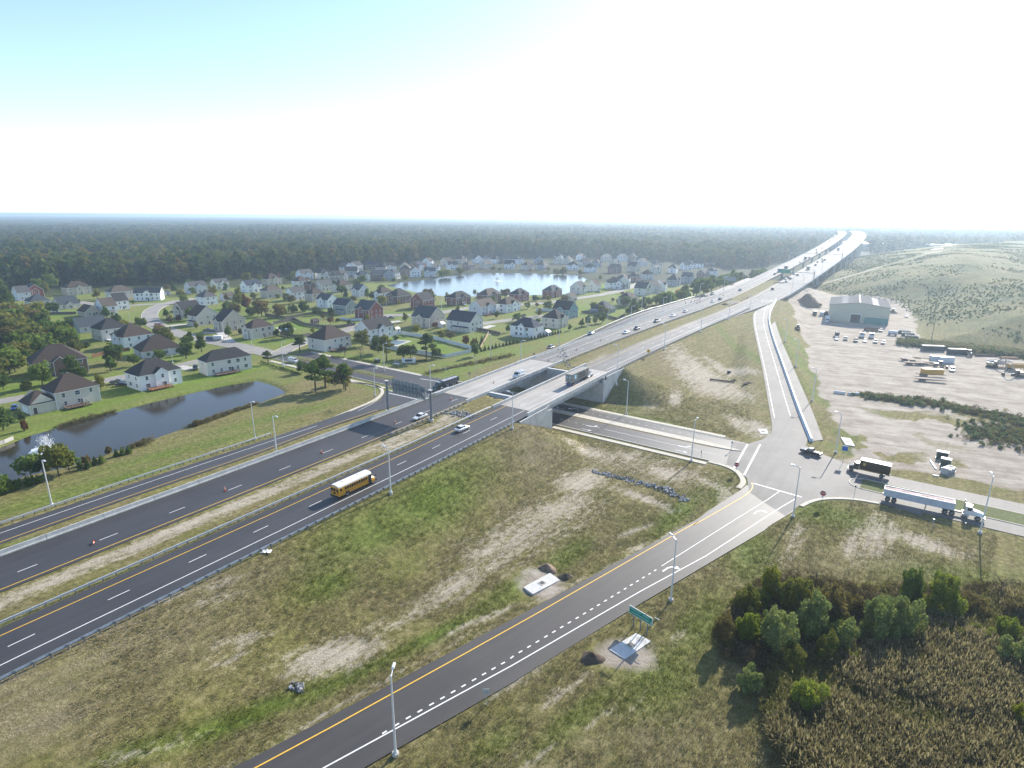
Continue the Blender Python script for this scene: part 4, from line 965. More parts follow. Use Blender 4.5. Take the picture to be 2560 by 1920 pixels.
def roof_block(mb, x0, x1, y0, y1, h, kind, along_x, mat, pitch=.62, oh=.45, th=.18):
    """solid roof over a rectangle; fascia in white"""
    X0, X1, Y0, Y1 = x0 - oh, x1 + oh, y0 - oh, y1 + oh
    w, d = X1 - X0, Y1 - Y0
    half = (d if along_x else w) / 2; rise = half * pitch; zb = h - oh * pitch * .5
    if along_x:
        ym = (Y0 + Y1) / 2; ins = min(half, w / 2 - .3) if kind == 'h' else 0
        rd = [(X0 + ins, ym), (X1 - ins, ym)]
    else:
        xm = (X0 + X1) / 2; ins = min(half, d / 2 - .3) if kind == 'h' else 0
        rd = [(xm, Y0 + ins), (xm, Y1 - ins)]
    ev = [(X0, Y0), (X1, Y0), (X1, Y1), (X0, Y1)]
    vs = [(*e, zb + th) for e in ev] + [(*r, zb + th + rise) for r in rd]
    if along_x: tops = [(0, 1, 5, 4), (2, 3, 4, 5), (1, 2, 5), (3, 0, 4)]
    else: tops = [(1, 2, 5, 4), (3, 0, 4, 5), (0, 1, 4), (2, 3, 5)]
    if kind == 'g':
        # open gable: slabs with thickness
        slabs = tops[:2]
        for f in slabs:
            p = [Vector(vs[i]) for i in f]; dn = Vector((0, 0, -th))
            q = p + [a + dn for a in p]
            mb.add(q, [(0, 1, 2, 3)], mat); mb.add(q, [(7, 6, 5, 4), (0, 4, 5, 1), (1, 5, 6, 2), (2, 6, 7, 3), (3, 7, 4, 0)], M_TRIM)
    else:
        mb.add(vs, tops, mat)
        b = [(*e, zb) for e in ev] + [(*e, zb + th) for e in ev]
        mb.add(b, [(3, 2, 1, 0)] + [(i, (i + 1) % 4, 4 + (i + 1) % 4, 4 + i) for i in range(4)], M_TRIM)
    return rise
def wall_block(mb, x0, x1, y0, y1, h, kind, along_x, mat, pitch=.62, oh=.45, z0=-.4):
    mb.box(((x0 + x1) / 2, (y0 + y1) / 2, (h + z0) / 2), (x1 - x0, y1 - y0, h - z0), mat)
    if kind == 'g':
        half = ((y1 - y0) if along_x else (x1 - x0)) / 2; zt = h + (half + oh) * pitch - oh * pitch * .5 - .03
        if along_x:
            ym = (y0 + y1) / 2
            for x in (x0, x1): mb.add([(x, y0, h), (x, y1, h), (x, ym, zt)], [(0, 1, 2)], mat)
        else:
            xm = (x0 + x1) / 2
            for y in (y0, y1): mb.add([(x0, y, h), (x1, y, h), (xm, y, zt)], [(0, 1, 2)], mat)
    # corner boards
    for x in (x0, x1):
        for y in (y0, y1): mb.box((x, y, (h + z0) / 2), (.16, .16, h - z0 - .1), M_TRIM)
def place_windows(t, face, a0, a1, fixed, h, st, near, dens=1.0, skip=()):
    """face 'y-' etc: windows along a wall from a0 to a1, wall plane at fixed"""
    L = a1 - a0; n = max(1, int(L / 3.3 * dens))
    for fl in range(st):
        for i in range(n):
            if random.random() < .18: continue
            a = a0 + L * (i + .5) / n + random.uniform(-.25, .25)
            if any(lo < a < hi for lo, hi in skip) and fl == 0: continue
            z = 1.65 + fl * 2.85
            if z + .8 > h: continue
            if face[0] == 'y': loc = (a, fixed + (-.03 if face[1] == '-' else .03), z); rz = 0 if face[1] == '-' else math.pi
            else: loc = (fixed + (-.03 if face[1] == '-' else .03), a, z); rz = -math.pi / 2 if face[1] == '-' else math.pi / 2
            sx = random.choice((1.0, 1.0, 1.0, 1.7))
            if near:
                w = ob('window', WFRAME, t, loc=loc, rz=rz, scale=(sx, 1, 1)); ob('pane', WPANE, w)
            else: ob('window', WSMALL, t, loc=loc, rz=rz, scale=(sx, 1, 1))
def house(corner, lw, rw, ridge, roof, st, wall, rcol, label, tw=0.0, extras='', near=True, group=None, pitch=.8):
    """corner = nearest corner on the ground; right wall runs along local +x (lw deep along +y to the left/back)"""
    rz = math.radians(55.9 + tw)
    t = thing('house', label, 'house', corner, rz, group)
    wm, rm = MATS['wall_' + wall], MATS['roof_' + rcol]
    h = 3.0 if st == 1 else 5.75
    ax = ridge == 'R'
    mb = MB(); wall_block(mb, 0, rw, 0, lw, h, roof, ax, wm, pitch); wo = mb.build('wall', None, t)
    mb = MB(); rise = roof_block(mb, 0, rw, 0, lw, h, roof, ax, rm, pitch); ro = mb.build('roof', None, t)
    ridgez = h + rise - .2
    if near:
        for _ in range(2):
            u = random.uniform(.35, .65)
            ob('roof_vent', VENTM, ro, loc=((rw * u, lw * .5, ridgez - .3) if ax else (rw * .5, lw * u, ridgez - .3)))
    skipx = []; skipy = []
    if 'x' in extras:              # gable bay on the right-hand wall
        c = rw * (.5 if near else random.choice((.3, .5, .7))); w = min(4.6, rw * .36)
        mb = MB(); wall_block(mb, c - w / 2, c + w / 2, -.9, 1.2, h - .05, 'g', False, wm, .75); mb.build('bay', None, t)
        mb = MB(); roof_block(mb, c - w / 2, c + w / 2, -.9, lw * .45, h - .05, 'g', False, rm, .75, .3); mb.build('bay_roof', None, t)
        place_windows(t, 'y-', c - w / 2 + .3, c + w / 2 - .3, -.9, h, st, near)
        skipx.append((c - w / 2 - .6, c + w / 2 + .6))
    if 'y' in extras:              # gable bay on the left-hand wall
        c = lw * .5; w = min(4.4, lw * .4)
        mb = MB(); wall_block(mb, -.9, 1.2, c - w / 2, c + w / 2, h - .05, 'g', True, wm, .75); mb.build('bay', None, t)
        mb = MB(); roof_block(mb, -.9, rw * .45, c - w / 2, c + w / 2, h - .05, 'g', True, rm, .75, .3); mb.build('bay_roof', None, t)
        place_windows(t, 'x-', c - w / 2 + .3, c + w / 2 - .3, -.9, h, st, near); skipy.append((c - w / 2 - .6, c + w / 2 + .6))
    if 'W' in extras:              # lower wing to the left end
        ww, wd = 7.2, lw * .82
        mb = MB(); wall_block(mb, -ww, -.05, .4, wd, 3.2, 'g', False, wm, .85); mb.build('garage_wall', None, t)
        mb = MB(); roof_block(mb, -ww, .6, .4, wd, 3.2, 'h', True, rm, .8, .4); mb.build('garage_roof', None, t)
        ob('garage_door', GARM, t, loc=(-ww - .03, .4 + wd / 2, 0), rz=-math.pi / 2, scale=(.9, 1, .9))
        ob('door', DOORM, t, loc=(-ww + 1.3, .36, .1), rz=0)
    if 'G' in extras:              # garage wing to the back right
        mb = MB(); wall_block(mb, rw + .05, rw + 6.5, .6, lw * .8, 3.0, 'g', True, wm, .7); mb.build('garage_wall', None, t)
        mb = MB(); roof_block(mb, rw - .4, rw + 6.5, .6, lw * .8, 3.0, 'g', True, rm, .7, .35); mb.build('garage_roof', None, t)
    if 'P' in extras:              # low porch along the right-hand wall
        mb = MB(); roof_block(mb, 1, rw * .8, -2.4, 0.2, 2.7, 'h', True, rm, .35, .2); mb.build('porch_roof', None, t)
        for i in range(5): MB().box((1.2 + i * (rw * .8 - 1.4) / 4, -2.3, 1.3), (.18, .18, 2.7), M_TRIM).build('porch_post', None, t)
        MB().box((rw * .4 + .5, -1.2, .1), (rw * .8 - 1, 2.5, .5), M_CONC).build('porch_floor', None, t)
    if 'Q' in extras:              # porch along the left-hand wall
        mb = MB(); roof_block(mb, -2.4, .2, 1, lw * .75, 2.7, 'h', False, rm, .35, .2); mb.build('porch_roof', None, t)
        for i in range(5): MB().box((-2.3, 1.2 + i * (lw * .75 - 1.4) / 4, 1.3), (.18, .18, 2.7), M_TRIM).build('porch_post', None, t)
        MB().box((-1.2, lw * .38 + .4, .1), (2.5, lw * .75 - 1, .5), M_CONC).build('porch_floor', None, t)
    if 'D' in extras:              # timber deck on the right-hand wall
        dm = M_DECKW if 'o' in extras else (M_TRIM if 'w' in extras else M_DARKW)
        x0, x1 = rw * .12, rw * .62
        d_ = MB().box(((x0 + x1) / 2, -1.9, .62), (x1 - x0, 3.6, .16), dm).build('deck', None, t)
        for i in range(7):
            MB().box((x0 + .1 + (x1 - x0 - .2) * i / 6, -3.62, .75), (.12, .12, 1.75), dm).build('deck_post', None, d_)
        for z in (1.1, 1.35, 1.58):
            MB().box(((x0 + x1) / 2, -3.62, z), (x1 - x0, .06, .09), dm).build('deck_rail', None, d_)
        for x in (x0, x1): MB().box((x, -1.9, 1.58), (.06, 3.5, .09), dm).build('deck_rail', None, d_)
        for i in range(3): MB().box((x1 + .35 + i * .3, -2.6, .5 - i * .2), (.3, 1.4, .12), dm).build('deck_step', None, d_)
    if 'C' in extras:
        MB().box((rw + .35, lw * .45, ridgez * .5 + .4), (.8, 1.4, ridgez + 1.0), MATS['wall_brick red']).build('chimney', None, t)
    if 'K' in extras:
        MB().box((-.3, lw * .4, ridgez * .5 + .6), (.7, 1.3, ridgez + 1.2), MATS['wall_brown brick']).build('chimney', None, t)
    place_windows(t, 'y-', .6, rw - .6, 0, h, st, near, 1.0, skipx)
    place_windows(t, 'x-', .6, lw - .6, 0, h, st, near, .7, skipy)
    if near:
        place_windows(t, 'y+', .6, rw - .6, lw, h, st, False, .8)
        place_windows(t, 'x+', .6, lw - .6, rw, h, st, False, .6)
    ob('door', DOORM, t, loc=(rw * .55, -.03 if 'x' not in extras else -.94, .1), rz=0)
    if near and 'W' not in extras and 'D' not in extras and st == 2: ob('garage_door', GARM, t, loc=(rw * .3, lw + .03, 0), rz=math.pi, scale=(.9, 1, .95))
    return t
_RN = {'h': 'hip', 'g': 'gable'}
HN = [  # crop, corner x, y, left wall, right wall, ridge, roof, storeys, wall, roof colour, what sets it apart, turn, extras
 (5, 500, 432, 11, 13, 'R', 'h', 2, 'beige', 'brown', 'nearest the pond fountain with garage wing', 0, 'WD'), (5, 1225, 272, 11, 15, 'R', 'h', 2, 'white', 'charcoal', 'and orange timber deck by the pond', 0, 'xDo'),
 (5, 1800, 142, 8.5, 18, 'R', 'h', 2, 'cream', 'charcoal', 'with dark gazebo deck by the pond end', -8, 'D'), (1, 300, 1545, 14, 18, 'R', 'h', 2, 'brown brick', 'brown', 'behind two big trees at far left', -12, 'x'),
 (1, 1230, 1372, 14, 17, 'R', 'h', 1, 'pale grey', 'brown', 'low and broad behind the white pond house', -12, ''), (1, 1080, 1290, 13, 14, 'R', 'h', 2, 'white', 'brown', 'with window-filled corner behind the low broad house', 0, 'y'),
 (1, 890, 1222, 12, 13, 'R', 'h', 2, 'cream', 'charcoal', 'with blue deck chairs on the left', 0, 'Dw'), (1, 700, 1152, 11, 14, 'R', 'g', 1, 'pale grey', 'slate', 'with long slate roof at left', 0, ''),
 (1, 740, 1012, 11, 9, 'L', 'g', 1, 'tan', 'brown', 'with low brown roof below two white gables', 0, ''), (1, 905, 1003, 12, 8, 'R', 'g', 2, 'white', 'taupe', 'with bare gable end, front one of two at left', 0, 'P'),
 (1, 1012, 952, 12, 8, 'R', 'g', 2, 'white', 'charcoal', 'with bare gable end, back one of two at left', 0, ''), (1, 270, 918, 11, 12, 'R', 'h', 1, 'tan', 'slate', 'low, above the dark long fence at far left', 0, ''),
 (1, 520, 948, 12, 12, 'R', 'g', 1, 'beige', 'slate', 'low with pale gable above the small white shed', 0, 'x'), (1, 165, 872, 11, 8, 'R', 'g', 2, 'pale grey', 'grey', 'half hidden by the tall conifer at far left', 0, ''),
 (1, 240, 852, 9, 11, 'L', 'g', 2, 'brick red', 'navy', 'with white edged brick gables at far left', 0, 'x'), (1, 590, 826, 11, 17, 'R', 'h', 2, 'tan', 'brown', 'under the dark wood at the street lamp', 0, 'x'),
 (1, 970, 866, 10, 16, 'R', 'h', 2, 'beige', 'taupe', 'with steep taupe roof under the dark wood', 0, ''), (1, 1163, 872, 9, 18, 'R', 'g', 2, 'white', 'grey', 'facing the camera at the inner street bend', -43, 'x'),
 (1, 1650, 812, 9, 14, 'R', 'g', 2, 'pale grey', 'grey', 'with white gables at the wood edge, left one', 0, 'x'), (1, 1870, 778, 8, 12, 'R', 'g', 2, 'cream', 'grey', 'with white gables at the wood edge, right one', 0, 'x'),
 (1, 1770, 912, 11, 10, 'L', 'h', 2, 'white', 'grey', 'with sunlit side behind three tan houses', 0, ''), (1, 1585, 1032, 11, 12, 'R', 'g', 2, 'tan', 'charcoal', 'at the left of three by the inner street', 0, 'y'),
 (1, 1710, 1092, 10, 13, 'L', 'g', 2, 'beige', 'brown', 'with broad blank gable end by the inner street', 0, 'Q'), (1, 1930, 1142, 9, 14, 'L', 'g', 2, 'tan', 'charcoal', 'with blank gable end right of three by inner street', 0, 'y'),
 (1, 2185, 1207, 9, 13, 'R', 'h', 2, 'beige', 'brown', 'beside the blue swimming pool', 0, 'y'), (1, 1945, 872, 7, 8, 'R', 'g', 1, 'pale grey', 'taupe', 'tiny beside the autumn trees', 0, ''), (1, 2140, 802, 10, 14, 'R', 'g', 2, 'white', 'navy', 'at the wood edge left of the brick chimney house', 0, 'x'),
 (2, 605, 1314, 13, 15.5, 'R', 'h', 2, 'cream', 'brown', 'on the corner lot at the neighbourhood entrance', 0, 'D'), (2, 985, 1220, 11, 17, 'R', 'g', 2, 'pale grey', 'charcoal', 'beside the white fenced garden', 0, 'x'),
 (2, 980, 1033, 13, 12, 'L', 'g', 2, 'brick red', 'slate', 'with white trim beside the garden island', 0, 'y'), (2, 782, 992, 13, 9, 'L', 'g', 2, 'grey-green', 'navy', 'beside the red house', 0, 'Q'), (2, 622, 938, 12, 9, 'L', 'g', 2, 'white', 'slate', 'with dormer, left of the grey-green house', 0, 'y'),
 (2, 490, 882, 9, 12, 'R', 'h', 2, 'tan', 'brown', 'behind two round dark bushes', 0, ''), (2, 320, 870, 9, 12, 'R', 'g', 2, 'white', 'grey', 'left of the brown hip roofed one', 0, ''), (2, 100, 852, 9, 14, 'R', 'h', 2, 'tan', 'taupe', 'behind the broad autumn trees', 0, ''),
 (2, 565, 792, 8, 12, 'R', 'g', 2, 'cream', 'grey', 'right of the tall brick chimney', 0, ''), (2, 470, 794, 8, 6, 'L', 'g', 2, 'brown brick', 'charcoal', 'narrow with tall chimney', 0, 'K'), (2, 372, 760, 10, 12, 'R', 'h', 2, 'cream', 'brown', 'left of the tall brick chimney', 0, ''),
 (2, 112, 740, 10, 14, 'R', 'h', 2, 'tan', 'brown', 'with red chimney at the wood edge', 0, 'xC'), (2, 400, 692, 10, 14, 'R', 'g', 2, 'white', 'grey', 'with three white gables at the wood edge', 0, 'x'), (2, 725, 802, 10, 14, 'R', 'h', 2, 'beige', 'brown', 'with white dormer left of the lake inlet', 0, 'y'),
 (2, 895, 842, 9, 10, 'L', 'g', 2, 'pale grey', 'slate', 'with slate dormers left of the lake', 0, 'y'), (2, 1085, 872, 9, 13, 'R', 'h', 2, 'white', 'brown', 'at the left lake corner', 0, 'y'), (2, 1225, 903, 12, 15, 'R', 'h', 2, 'brown brick', 'charcoal', 'broad, left of the round brown lakeside tree', 0, 'y'),
 (2, 1445, 943, 12, 12, 'R', 'g', 2, 'brick red', 'charcoal', 'with white gabled side in front of the lake', 0, 'y'), (2, 1730, 917, 9, 17, 'R', 'h', 2, 'brown brick', 'charcoal', 'with white side wall and parked white car', 0, 'x'), (2, 2000, 892, 10, 18, 'R', 'h', 2, 'brown brick', 'taupe', 'widest on the near lake shore', 0, 'x'),
 (2, 1945, 1002, 10, 17, 'R', 'g', 2, 'pale grey', 'taupe', 'with back terrace below the lake', 0, 'xD'), (2, 1500, 1108, 14, 14, 'L', 'g', 2, 'tan', 'slate', 'with two dormers left of the navy roofed one', 0, 'y'), (2, 1850, 1148, 17, 12, 'L', 'g', 2, 'cream', 'navy', 'with columned porch behind the white fence', 0, 'Q'),
 (3, 186, 1198, 15, 10, 'L', 'h', 2, 'white', 'navy', 'with white balcony above the row of conifers', 0, 'y'), (2, 2165, 978, 9, 17, 'R', 'h', 2, 'white', 'brown', 'with many windows above the navy roofed one', 0, 'x'), (3, 395, 1114, 11, 12, 'R', 'h', 2, 'beige', 'charcoal', 'with sunlit porch beside the white shed', 0, 'x'),
 (3, 490, 1033, 12, 12, 'L', 'g', 2, 'teal', 'charcoal', 'the only teal one', 0, 'y'), (3, 815, 990, 12, 14, 'R', 'h', 1, 'blue-grey', 'slate', 'low, behind the four roadside trees', 0, ''), (3, 1012, 918, 9, 14, 'R', 'h', 2, 'tan', 'brown', 'at the tree screen by the slip road', 0, 'G'),
 (3, 60, 884, 9, 14, 'R', 'h', 2, 'brick red', 'charcoal', 'on the near lake shore with pale gable', 0, 'x'), (3, 345, 850, 9, 16, 'R', 'h', 2, 'brick red', 'slate', 'with three white edged gables on the lake shore', 0, 'x'), (3, 600, 817, 11, 10, 'R', 'g', 2, 'cream', 'grey', 'with blank gable at the right lake corner', 0, 'x'),
 (3, 725, 792, 9, 9, 'R', 'g', 2, 'cream', 'brown', 'right of the blank cream gable', 0, ''), (3, 515, 882, 8, 9, 'R', 'g', 1, 'beige', 'taupe', 'small behind the teal one', 0, '')]
for (ci, x, y, lw, rw, rd, rf, st, wl_, rc, ph, tw, ex) in HN:
    c = PT(*k(ci, x, y)); c.z = max(c.z, -.05)
    lab = '%s house with %s %s roof %s' % (wl_, rc, _RN[rf], ph)
    house(c, lw, rw, rd, rf, st, wl_, rc, lab, tw, ex, True, 'houses of the neighbourhood', .8)
ROWS = {
 'on the right lake street': [(3, 835, 772), (3, 900, 768), (3, 985, 742), (3, 1075, 712), (3, 1150, 692)],
 'behind the slip road trees': [(3, 1150, 828), (3, 1225, 808), (3, 1310, 792), (3, 1425, 748), (3, 1540, 722), (3, 1660, 682), (3, 1745, 662)],
 'along the far lake shore, right half': [(3, 130, 607), (3, 275, 604), (3, 490, 606), (3, 660, 628), (3, 860, 634), (3, 1060, 622), (3, 1255, 642)],
 'in the second row beyond the lake': [(3, 50, 552), (3, 205, 552), (3, 365, 552), (3, 505, 555), (3, 605, 574), (3, 745, 584), (3, 900, 584), (3, 1010, 582), (3, 1135, 574), (3, 1240, 592), (3, 1415, 634), (3, 1490, 606), (3, 1560, 590)],
 'in the back row under the right wood': [(3, 420, 520), (3, 600, 524), (3, 820, 532), (3, 960, 530), (3, 1060, 524), (3, 1740, 558)],
 'along the far lake shore, left half': [(2, 1250, 652), (2, 1330, 668), (2, 1455, 664), (2, 1545, 628), (2, 1665, 604), (2, 1835, 606), (2, 1985, 596), (2, 2150, 594)],
 'in the back row beyond the lake, left half': [(2, 1400, 610), (2, 1500, 572), (2, 1645, 568), (2, 1785, 548), (2, 1885, 548), (2, 1965, 540), (2, 2075, 548), (2, 2130, 548)],
 'left of the lake in front of the wood': [(2, 560, 684), (2, 640, 706), (2, 705, 704), (2, 770, 664), (2, 895, 704), (2, 1010, 694), (2, 1105, 694), (2, 1190, 684)],
 'in the back row left of the lake': [(2, 770, 626), (2, 870, 612), (2, 950, 604), (2, 1040, 626), (2, 1130, 616), (2, 1235, 624), (2, 1320, 612)]}
wp = ['white', 'white', 'cream', 'beige', 'pale grey', 'tan', 'grey', 'brown brick', 'white']; rp_ = ['charcoal', 'grey', 'brown', 'slate', 'navy', 'taupe', 'charcoal']
for rn, row in ROWS.items():
    row = sorted(row, key=lambda r: k(*r)[0])
    for i, (ci, x, y) in enumerate(row):
        c = PT(*k(ci, x, y)); c.z = max(c.z, -.05)
        wl_, rc, rf, rd = random.choice(wp), random.choice(rp_), random.choice('hgg'), random.choice('RRL')
        lab = '%s %s-roofed house, %s from left %s' % (wl_, rc, ordn(i), rn)
        house(c, random.uniform(9, 11), random.uniform(11, 14), rd, rf, 2, wl_, rc, lab, random.uniform(-14, 14) + (random.choice((0, -40)) if 'lake' in rn else 0), random.choice(('x', 'y', 'xy', 'x', 'P')), False, 'houses of the neighbourhood')

# fences: each panel a piece of its own
def fence(pts, mat, label, h=1.75, sp=2.45, name='fence'):
    q0 = [PT(*p) for p in pts]; L = sum((b - a).length for a, b in zip(q0, q0[1:])); n = max(2, int(L / sp))
    q = resample(q0, n + 1)
    t = thing(name, label, 'fence', q[0])
    pan = FPAN.setdefault((mat.name, h), MB().box((.5, 0, h / 2 + .04), (1, .05, h - .1), mat).box((.5, 0, h), (1, .09, .07), mat).mesh('panel'))
    pst = FPST.setdefault((mat.name, h), MB().box((0, 0, h / 2), (.13, .13, h + .2), mat).mesh('post'))
    for i in range(n):
        a, b = q[i], q[i + 1]; d = b - a
        z = min(hz1(a.x, a.y), hz1(b.x, b.y)) + .02
        ob('panel', pan, t, loc=(a.x - q[0].x, a.y - q[0].y, z - q[0].z), rz=math.atan2(d.y, d.x), scale=(math.hypot(d.x, d.y), 1, 1))
        ob('post', pst, t, loc=(a.x - q[0].x, a.y - q[0].y, z - q[0].z))
    return t
FPAN, FPST = {}, {}
M_VINYL = pm('fence_vinyl', (0.62, 0.65, 0.67), 0.55, var=.05)
M_FGREY = pm('fence_grey_wood', (0.12, 0.105, 0.10), 0.85, var=.35, scale=2, rnd=.3)
M_FBROWN = pm('fence_brown_wood', (0.20, 0.10, 0.05), 0.85, var=.35, scale=2, rnd=.3)
M_FTAN = pm('fence_new_wood', (0.42, 0.32, 0.19), 0.8, var=.2, scale=2, rnd=.2)
fence([k(2, x, y) for x, y in ((1195, 1170), (893, 1218), (1070, 1272), (1300, 1312), (1640, 1366), (1915, 1306), (1700, 1248), (1560, 1208), (1250, 1160), (1195, 1170))], M_VINYL, 'white vinyl fence round the garden with covered pool')
fence([k(2, x, y) for x, y in ((150, 1075), (330, 1040), (420, 1085), (600, 1108), (700, 1110), (860, 1085))], M_FGREY, 'grey board fence behind the blue swimming pool')
fence([k(2, x, y) for x, y in ((205, 1165), (330, 1190), (400, 1190), (470, 1172))], M_FGREY, 'grey board fence in front of the blue swimming pool')
fence([k(2, x, y) for x, y in ((1940, 1292), (2010, 1160))], M_FTAN, 'new tan board fence beside the white fenced garden')
fence([k(2, x, y) for x, y in ((1920, 1130), (2030, 1150), (2110, 1170))], M_FGREY, 'grey board fence beside the cream house with navy roof')
fence([k(1, x, y) for x, y in ((240, 1002), (450, 992), (660, 988))], M_FGREY, 'long dark fence in front of the white shed at far left')
fence([k(1, x, y) for x, y in ((800, 1365), (960, 1325), (1125, 1305))], M_FBROWN, 'brown fence behind the broad low house')
fence([k(3, x, y) for x, y in ((600, 980), (720, 985), (900, 1040), (980, 1000))], M_FGREY, 'grey fence behind the blue-grey hip roofed house')
fence([k(3, x, y) for x, y in ((0, 1045), (60, 1020), (120, 1005))], M_FGREY, 'grey fence behind the navy roofed white house')
fence([k(3, x, y) for x, y in ((210, 960), (350, 962))], M_VINYL, 'white fence left of the teal house')
fence([k(3, x, y) for x, y in ((0, 1182), (200, 1198))], M_VINYL, 'white fence below the balcony of the navy roofed house', 1.3)
fence([k(2, x, y) for x, y in ((730, 1030), (830, 1045), (920, 1042))], M_VINYL, 'white fence in front of the red house', 1.4)
fence([k(2, x, y) for x, y in ((80, 1000), (250, 1030), (420, 1000), (520, 985), (620, 990))], M_FGREY, 'grey fence between the autumn trees and the red house', 1.7)
fence([k(5, x, y) for x, y in ((-60, 755), (60, 720), (120, 690))], M_CONC, 'pale low fence on the pond bank at far left', 1.2)
# sheds, pools
def shed(ci, x, y, w, d, mat, rmat, label, tw=0):
    c = PT(*k(ci, x, y)); t = thing('shed', label, 'shed', c, math.radians(55.9 + tw))
    mb = MB(); wall_block(mb, 0, w, 0, d, 2.1, 'g', True, mat, .6, .2); mb.build('wall', None, t)
    mb = MB(); roof_block(mb, 0, w, 0, d, 2.1, 'g', True, rmat, .6, .2, .1); mb.build('roof', None, t)
    ob('door', DOORM, t, loc=(w / 2, -.03, 0), scale=(.9, 1, .85))
WW = MATS['wall_white']
shed(3, 310, 1178, 3.4, 3.6, WW, M_TRIM, 'white shed beside the row of small conifers')
shed(2, 1215, 1150, 3.0, 3.0, WW, M_TRIM, 'white shed inside the white fenced garden corner')
shed(1, 470, 975, 3.2, 5.5, WW, M_TRIM, 'small white shed above the long dark fence')
shed(1, 215, 1008, 4.0, 4.0, WW, MATS['roof_grey'], 'white shed with grey roof among trees at far left')
shed(1, 1430, 822, 4.0, 4.0, WW, MATS['roof_grey'], 'white shed beside the camera-facing white house')
shed(1, 615, 1258, 2.6, 2.6, MATS['wall_cream'], M_TRIM, 'cream playhouse behind the dark conifers at left')
shed(2, 500, 1072, 4.0, 3.0, MATS['wall_brick red'], MATS['roof_brown'], 'small red shed by the garden island')
shed(2, 1610, 1105, 3.0, 4.0, WW, M_TRIM, 'white canopy between two tan houses')
def pool(pts, wmat, label):
    q = [PT(*p) for p in pts]; c = sum(q, Vector()) / len(q); z = max(p.z for p in q)
    t = thing('swimming_pool', label, 'pool', (c.x, c.y, z))
    o = [(p.x - c.x, p.y - c.y) for p in q]; n = len(o)
    mb = MB(); mb.add([(x * 1.35, y * 1.35, .06) for x, y in o] + [(x * 1.35, y * 1.35, -.6) for x, y in o], [tuple(range(n))] + [(i, n + i, n + (i + 1) % n, (i + 1) % n) for i in range(n)], M_WALK); mb.build('coping', None, t)
    mb = MB(); mb.add([(x, y, .1) for x, y in o], [tuple(range(n))], wmat); mb.build('water', None, t)
pool([k(2, x, y) for x, y in ((190, 1105), (260, 1100), (325, 1115), (215, 1132))], pm('pool_blue', (0.03, 0.16, 0.36), .1, var=.15), 'blue swimming pool with pale deck on a lawn')
pool([k(2, x, y) for x, y in ((1090, 1232), (1200, 1212), (1310, 1222), (1215, 1256))], pm('pool_cover', (0.10, 0.16, 0.18), .5, var=.15), 'covered grey-blue pool inside the white fence')
# ------------------------------------------------------------------ foliage
def leaf_mat(name, stops, rnd=0.35, trans=0.35):
    """leaves: colour from a ramp picked per plant and per leaf, partly see-through to light"""
    m = bpy.data.materials.new(name); m.use_nodes = True; MATS[name] = m
    nt, lk = m.node_tree.nodes, m.node_tree.links; nt.clear()
    oi = nt.new('ShaderNodeObjectInfo'); g = nt.new('ShaderNodeNewGeometry')
    f = mth(nt, lk, 'ADD', mth(nt, lk, 'MULTIPLY', oi.outputs['Random'], 1 - rnd), mth(nt, lk, 'MULTIPLY', g.outputs['Random Per Island'], rnd))
    rp = ramp_node(nt, stops); lk.new(f, rp.inputs[0])
    d = nt.new('ShaderNodeBsdfDiffuse'); t = nt.new('ShaderNodeBsdfTranslucent'); mx = nt.new('ShaderNodeMixShader'); o = nt.new('ShaderNodeOutputMaterial')
    lk.new(rp.outputs[0], d.inputs[0]); lk.new(mixc(nt, lk, .25, rp.outputs[0], (0.35, 0.38, 0.04)), t.inputs[0])
    mx.inputs[0].default_value = trans; lk.new(d.outputs[0], mx.inputs[1]); lk.new(t.outputs[0], mx.inputs[2]); lk.new(mx.outputs[0], o.inputs[0])
    return m
leaf_mat('leaf_dark', [(0, (0.034, 0.068, 0.026)), (.5, (0.056, 0.104, 0.034)), (1, (0.104, 0.160, 0.049))])
leaf_mat('leaf_green', [(0, (0.054, 0.105, 0.025)), (.5, (0.100, 0.164, 0.033)), (1, (0.181, 0.245, 0.054))])
leaf_mat('leaf_olive', [(0, (0.085, 0.101, 0.024)), (.5, (0.160, 0.165, 0.037)), (1, (0.288, 0.261, 0.068))])
leaf_mat('leaf_autumn', [(0, (0.10, 0.078, 0.036)), (.5, (0.15, 0.11, 0.048)), (1, (0.21, 0.155, 0.07))])
leaf_mat('leaf_orange', [(0, (0.184, 0.069, 0.017)), (.5, (0.345, 0.138, 0.023)), (1, (0.460, 0.230, 0.046))])
leaf_mat('leaf_yellow', [(0, (0.156, 0.168, 0.018)), (.5, (0.264, 0.264, 0.026)), (1, (0.396, 0.360, 0.060))])
leaf_mat('leaf_red', [(0, (0.09, 0.030, 0.025)), (.5, (0.15, 0.05, 0.04)), (1, (0.20, 0.09, 0.06))])
leaf_mat('leaf_forest', [(0, (0.022, 0.050, 0.026)), (.3, (0.036, 0.070, 0.030)), (.5, (0.058, 0.090, 0.028)), (.74, (0.105, 0.112, 0.034)), (.89, (0.155, 0.115, 0.046)), (1, (0.26, 0.19, 0.05))], .18, .25)
leaf_mat('reed_stem', [(0, (0.13, 0.11, 0.055)), (.45, (0.19, 0.16, 0.08)), (1, (0.28, 0.235, 0.13))], .8, .45)
leaf_mat('reed_plume', [(0, (0.20, 0.16, 0.105)), (.5, (0.27, 0.22, 0.15)), (1, (0.36, 0.30, 0.21))], .6, .45)
leaf_mat('reed_green', [(0, (0.095, 0.105, 0.035)), (.5, (0.15, 0.15, 0.05)), (1, (0.22, 0.20, 0.085))], .7, .45)
leaf_mat('scrub_brown', [(0, (0.072, 0.055, 0.036)), (.5, (0.124, 0.091, 0.055)), (1, (0.208, 0.150, 0.085))], .6, .15)
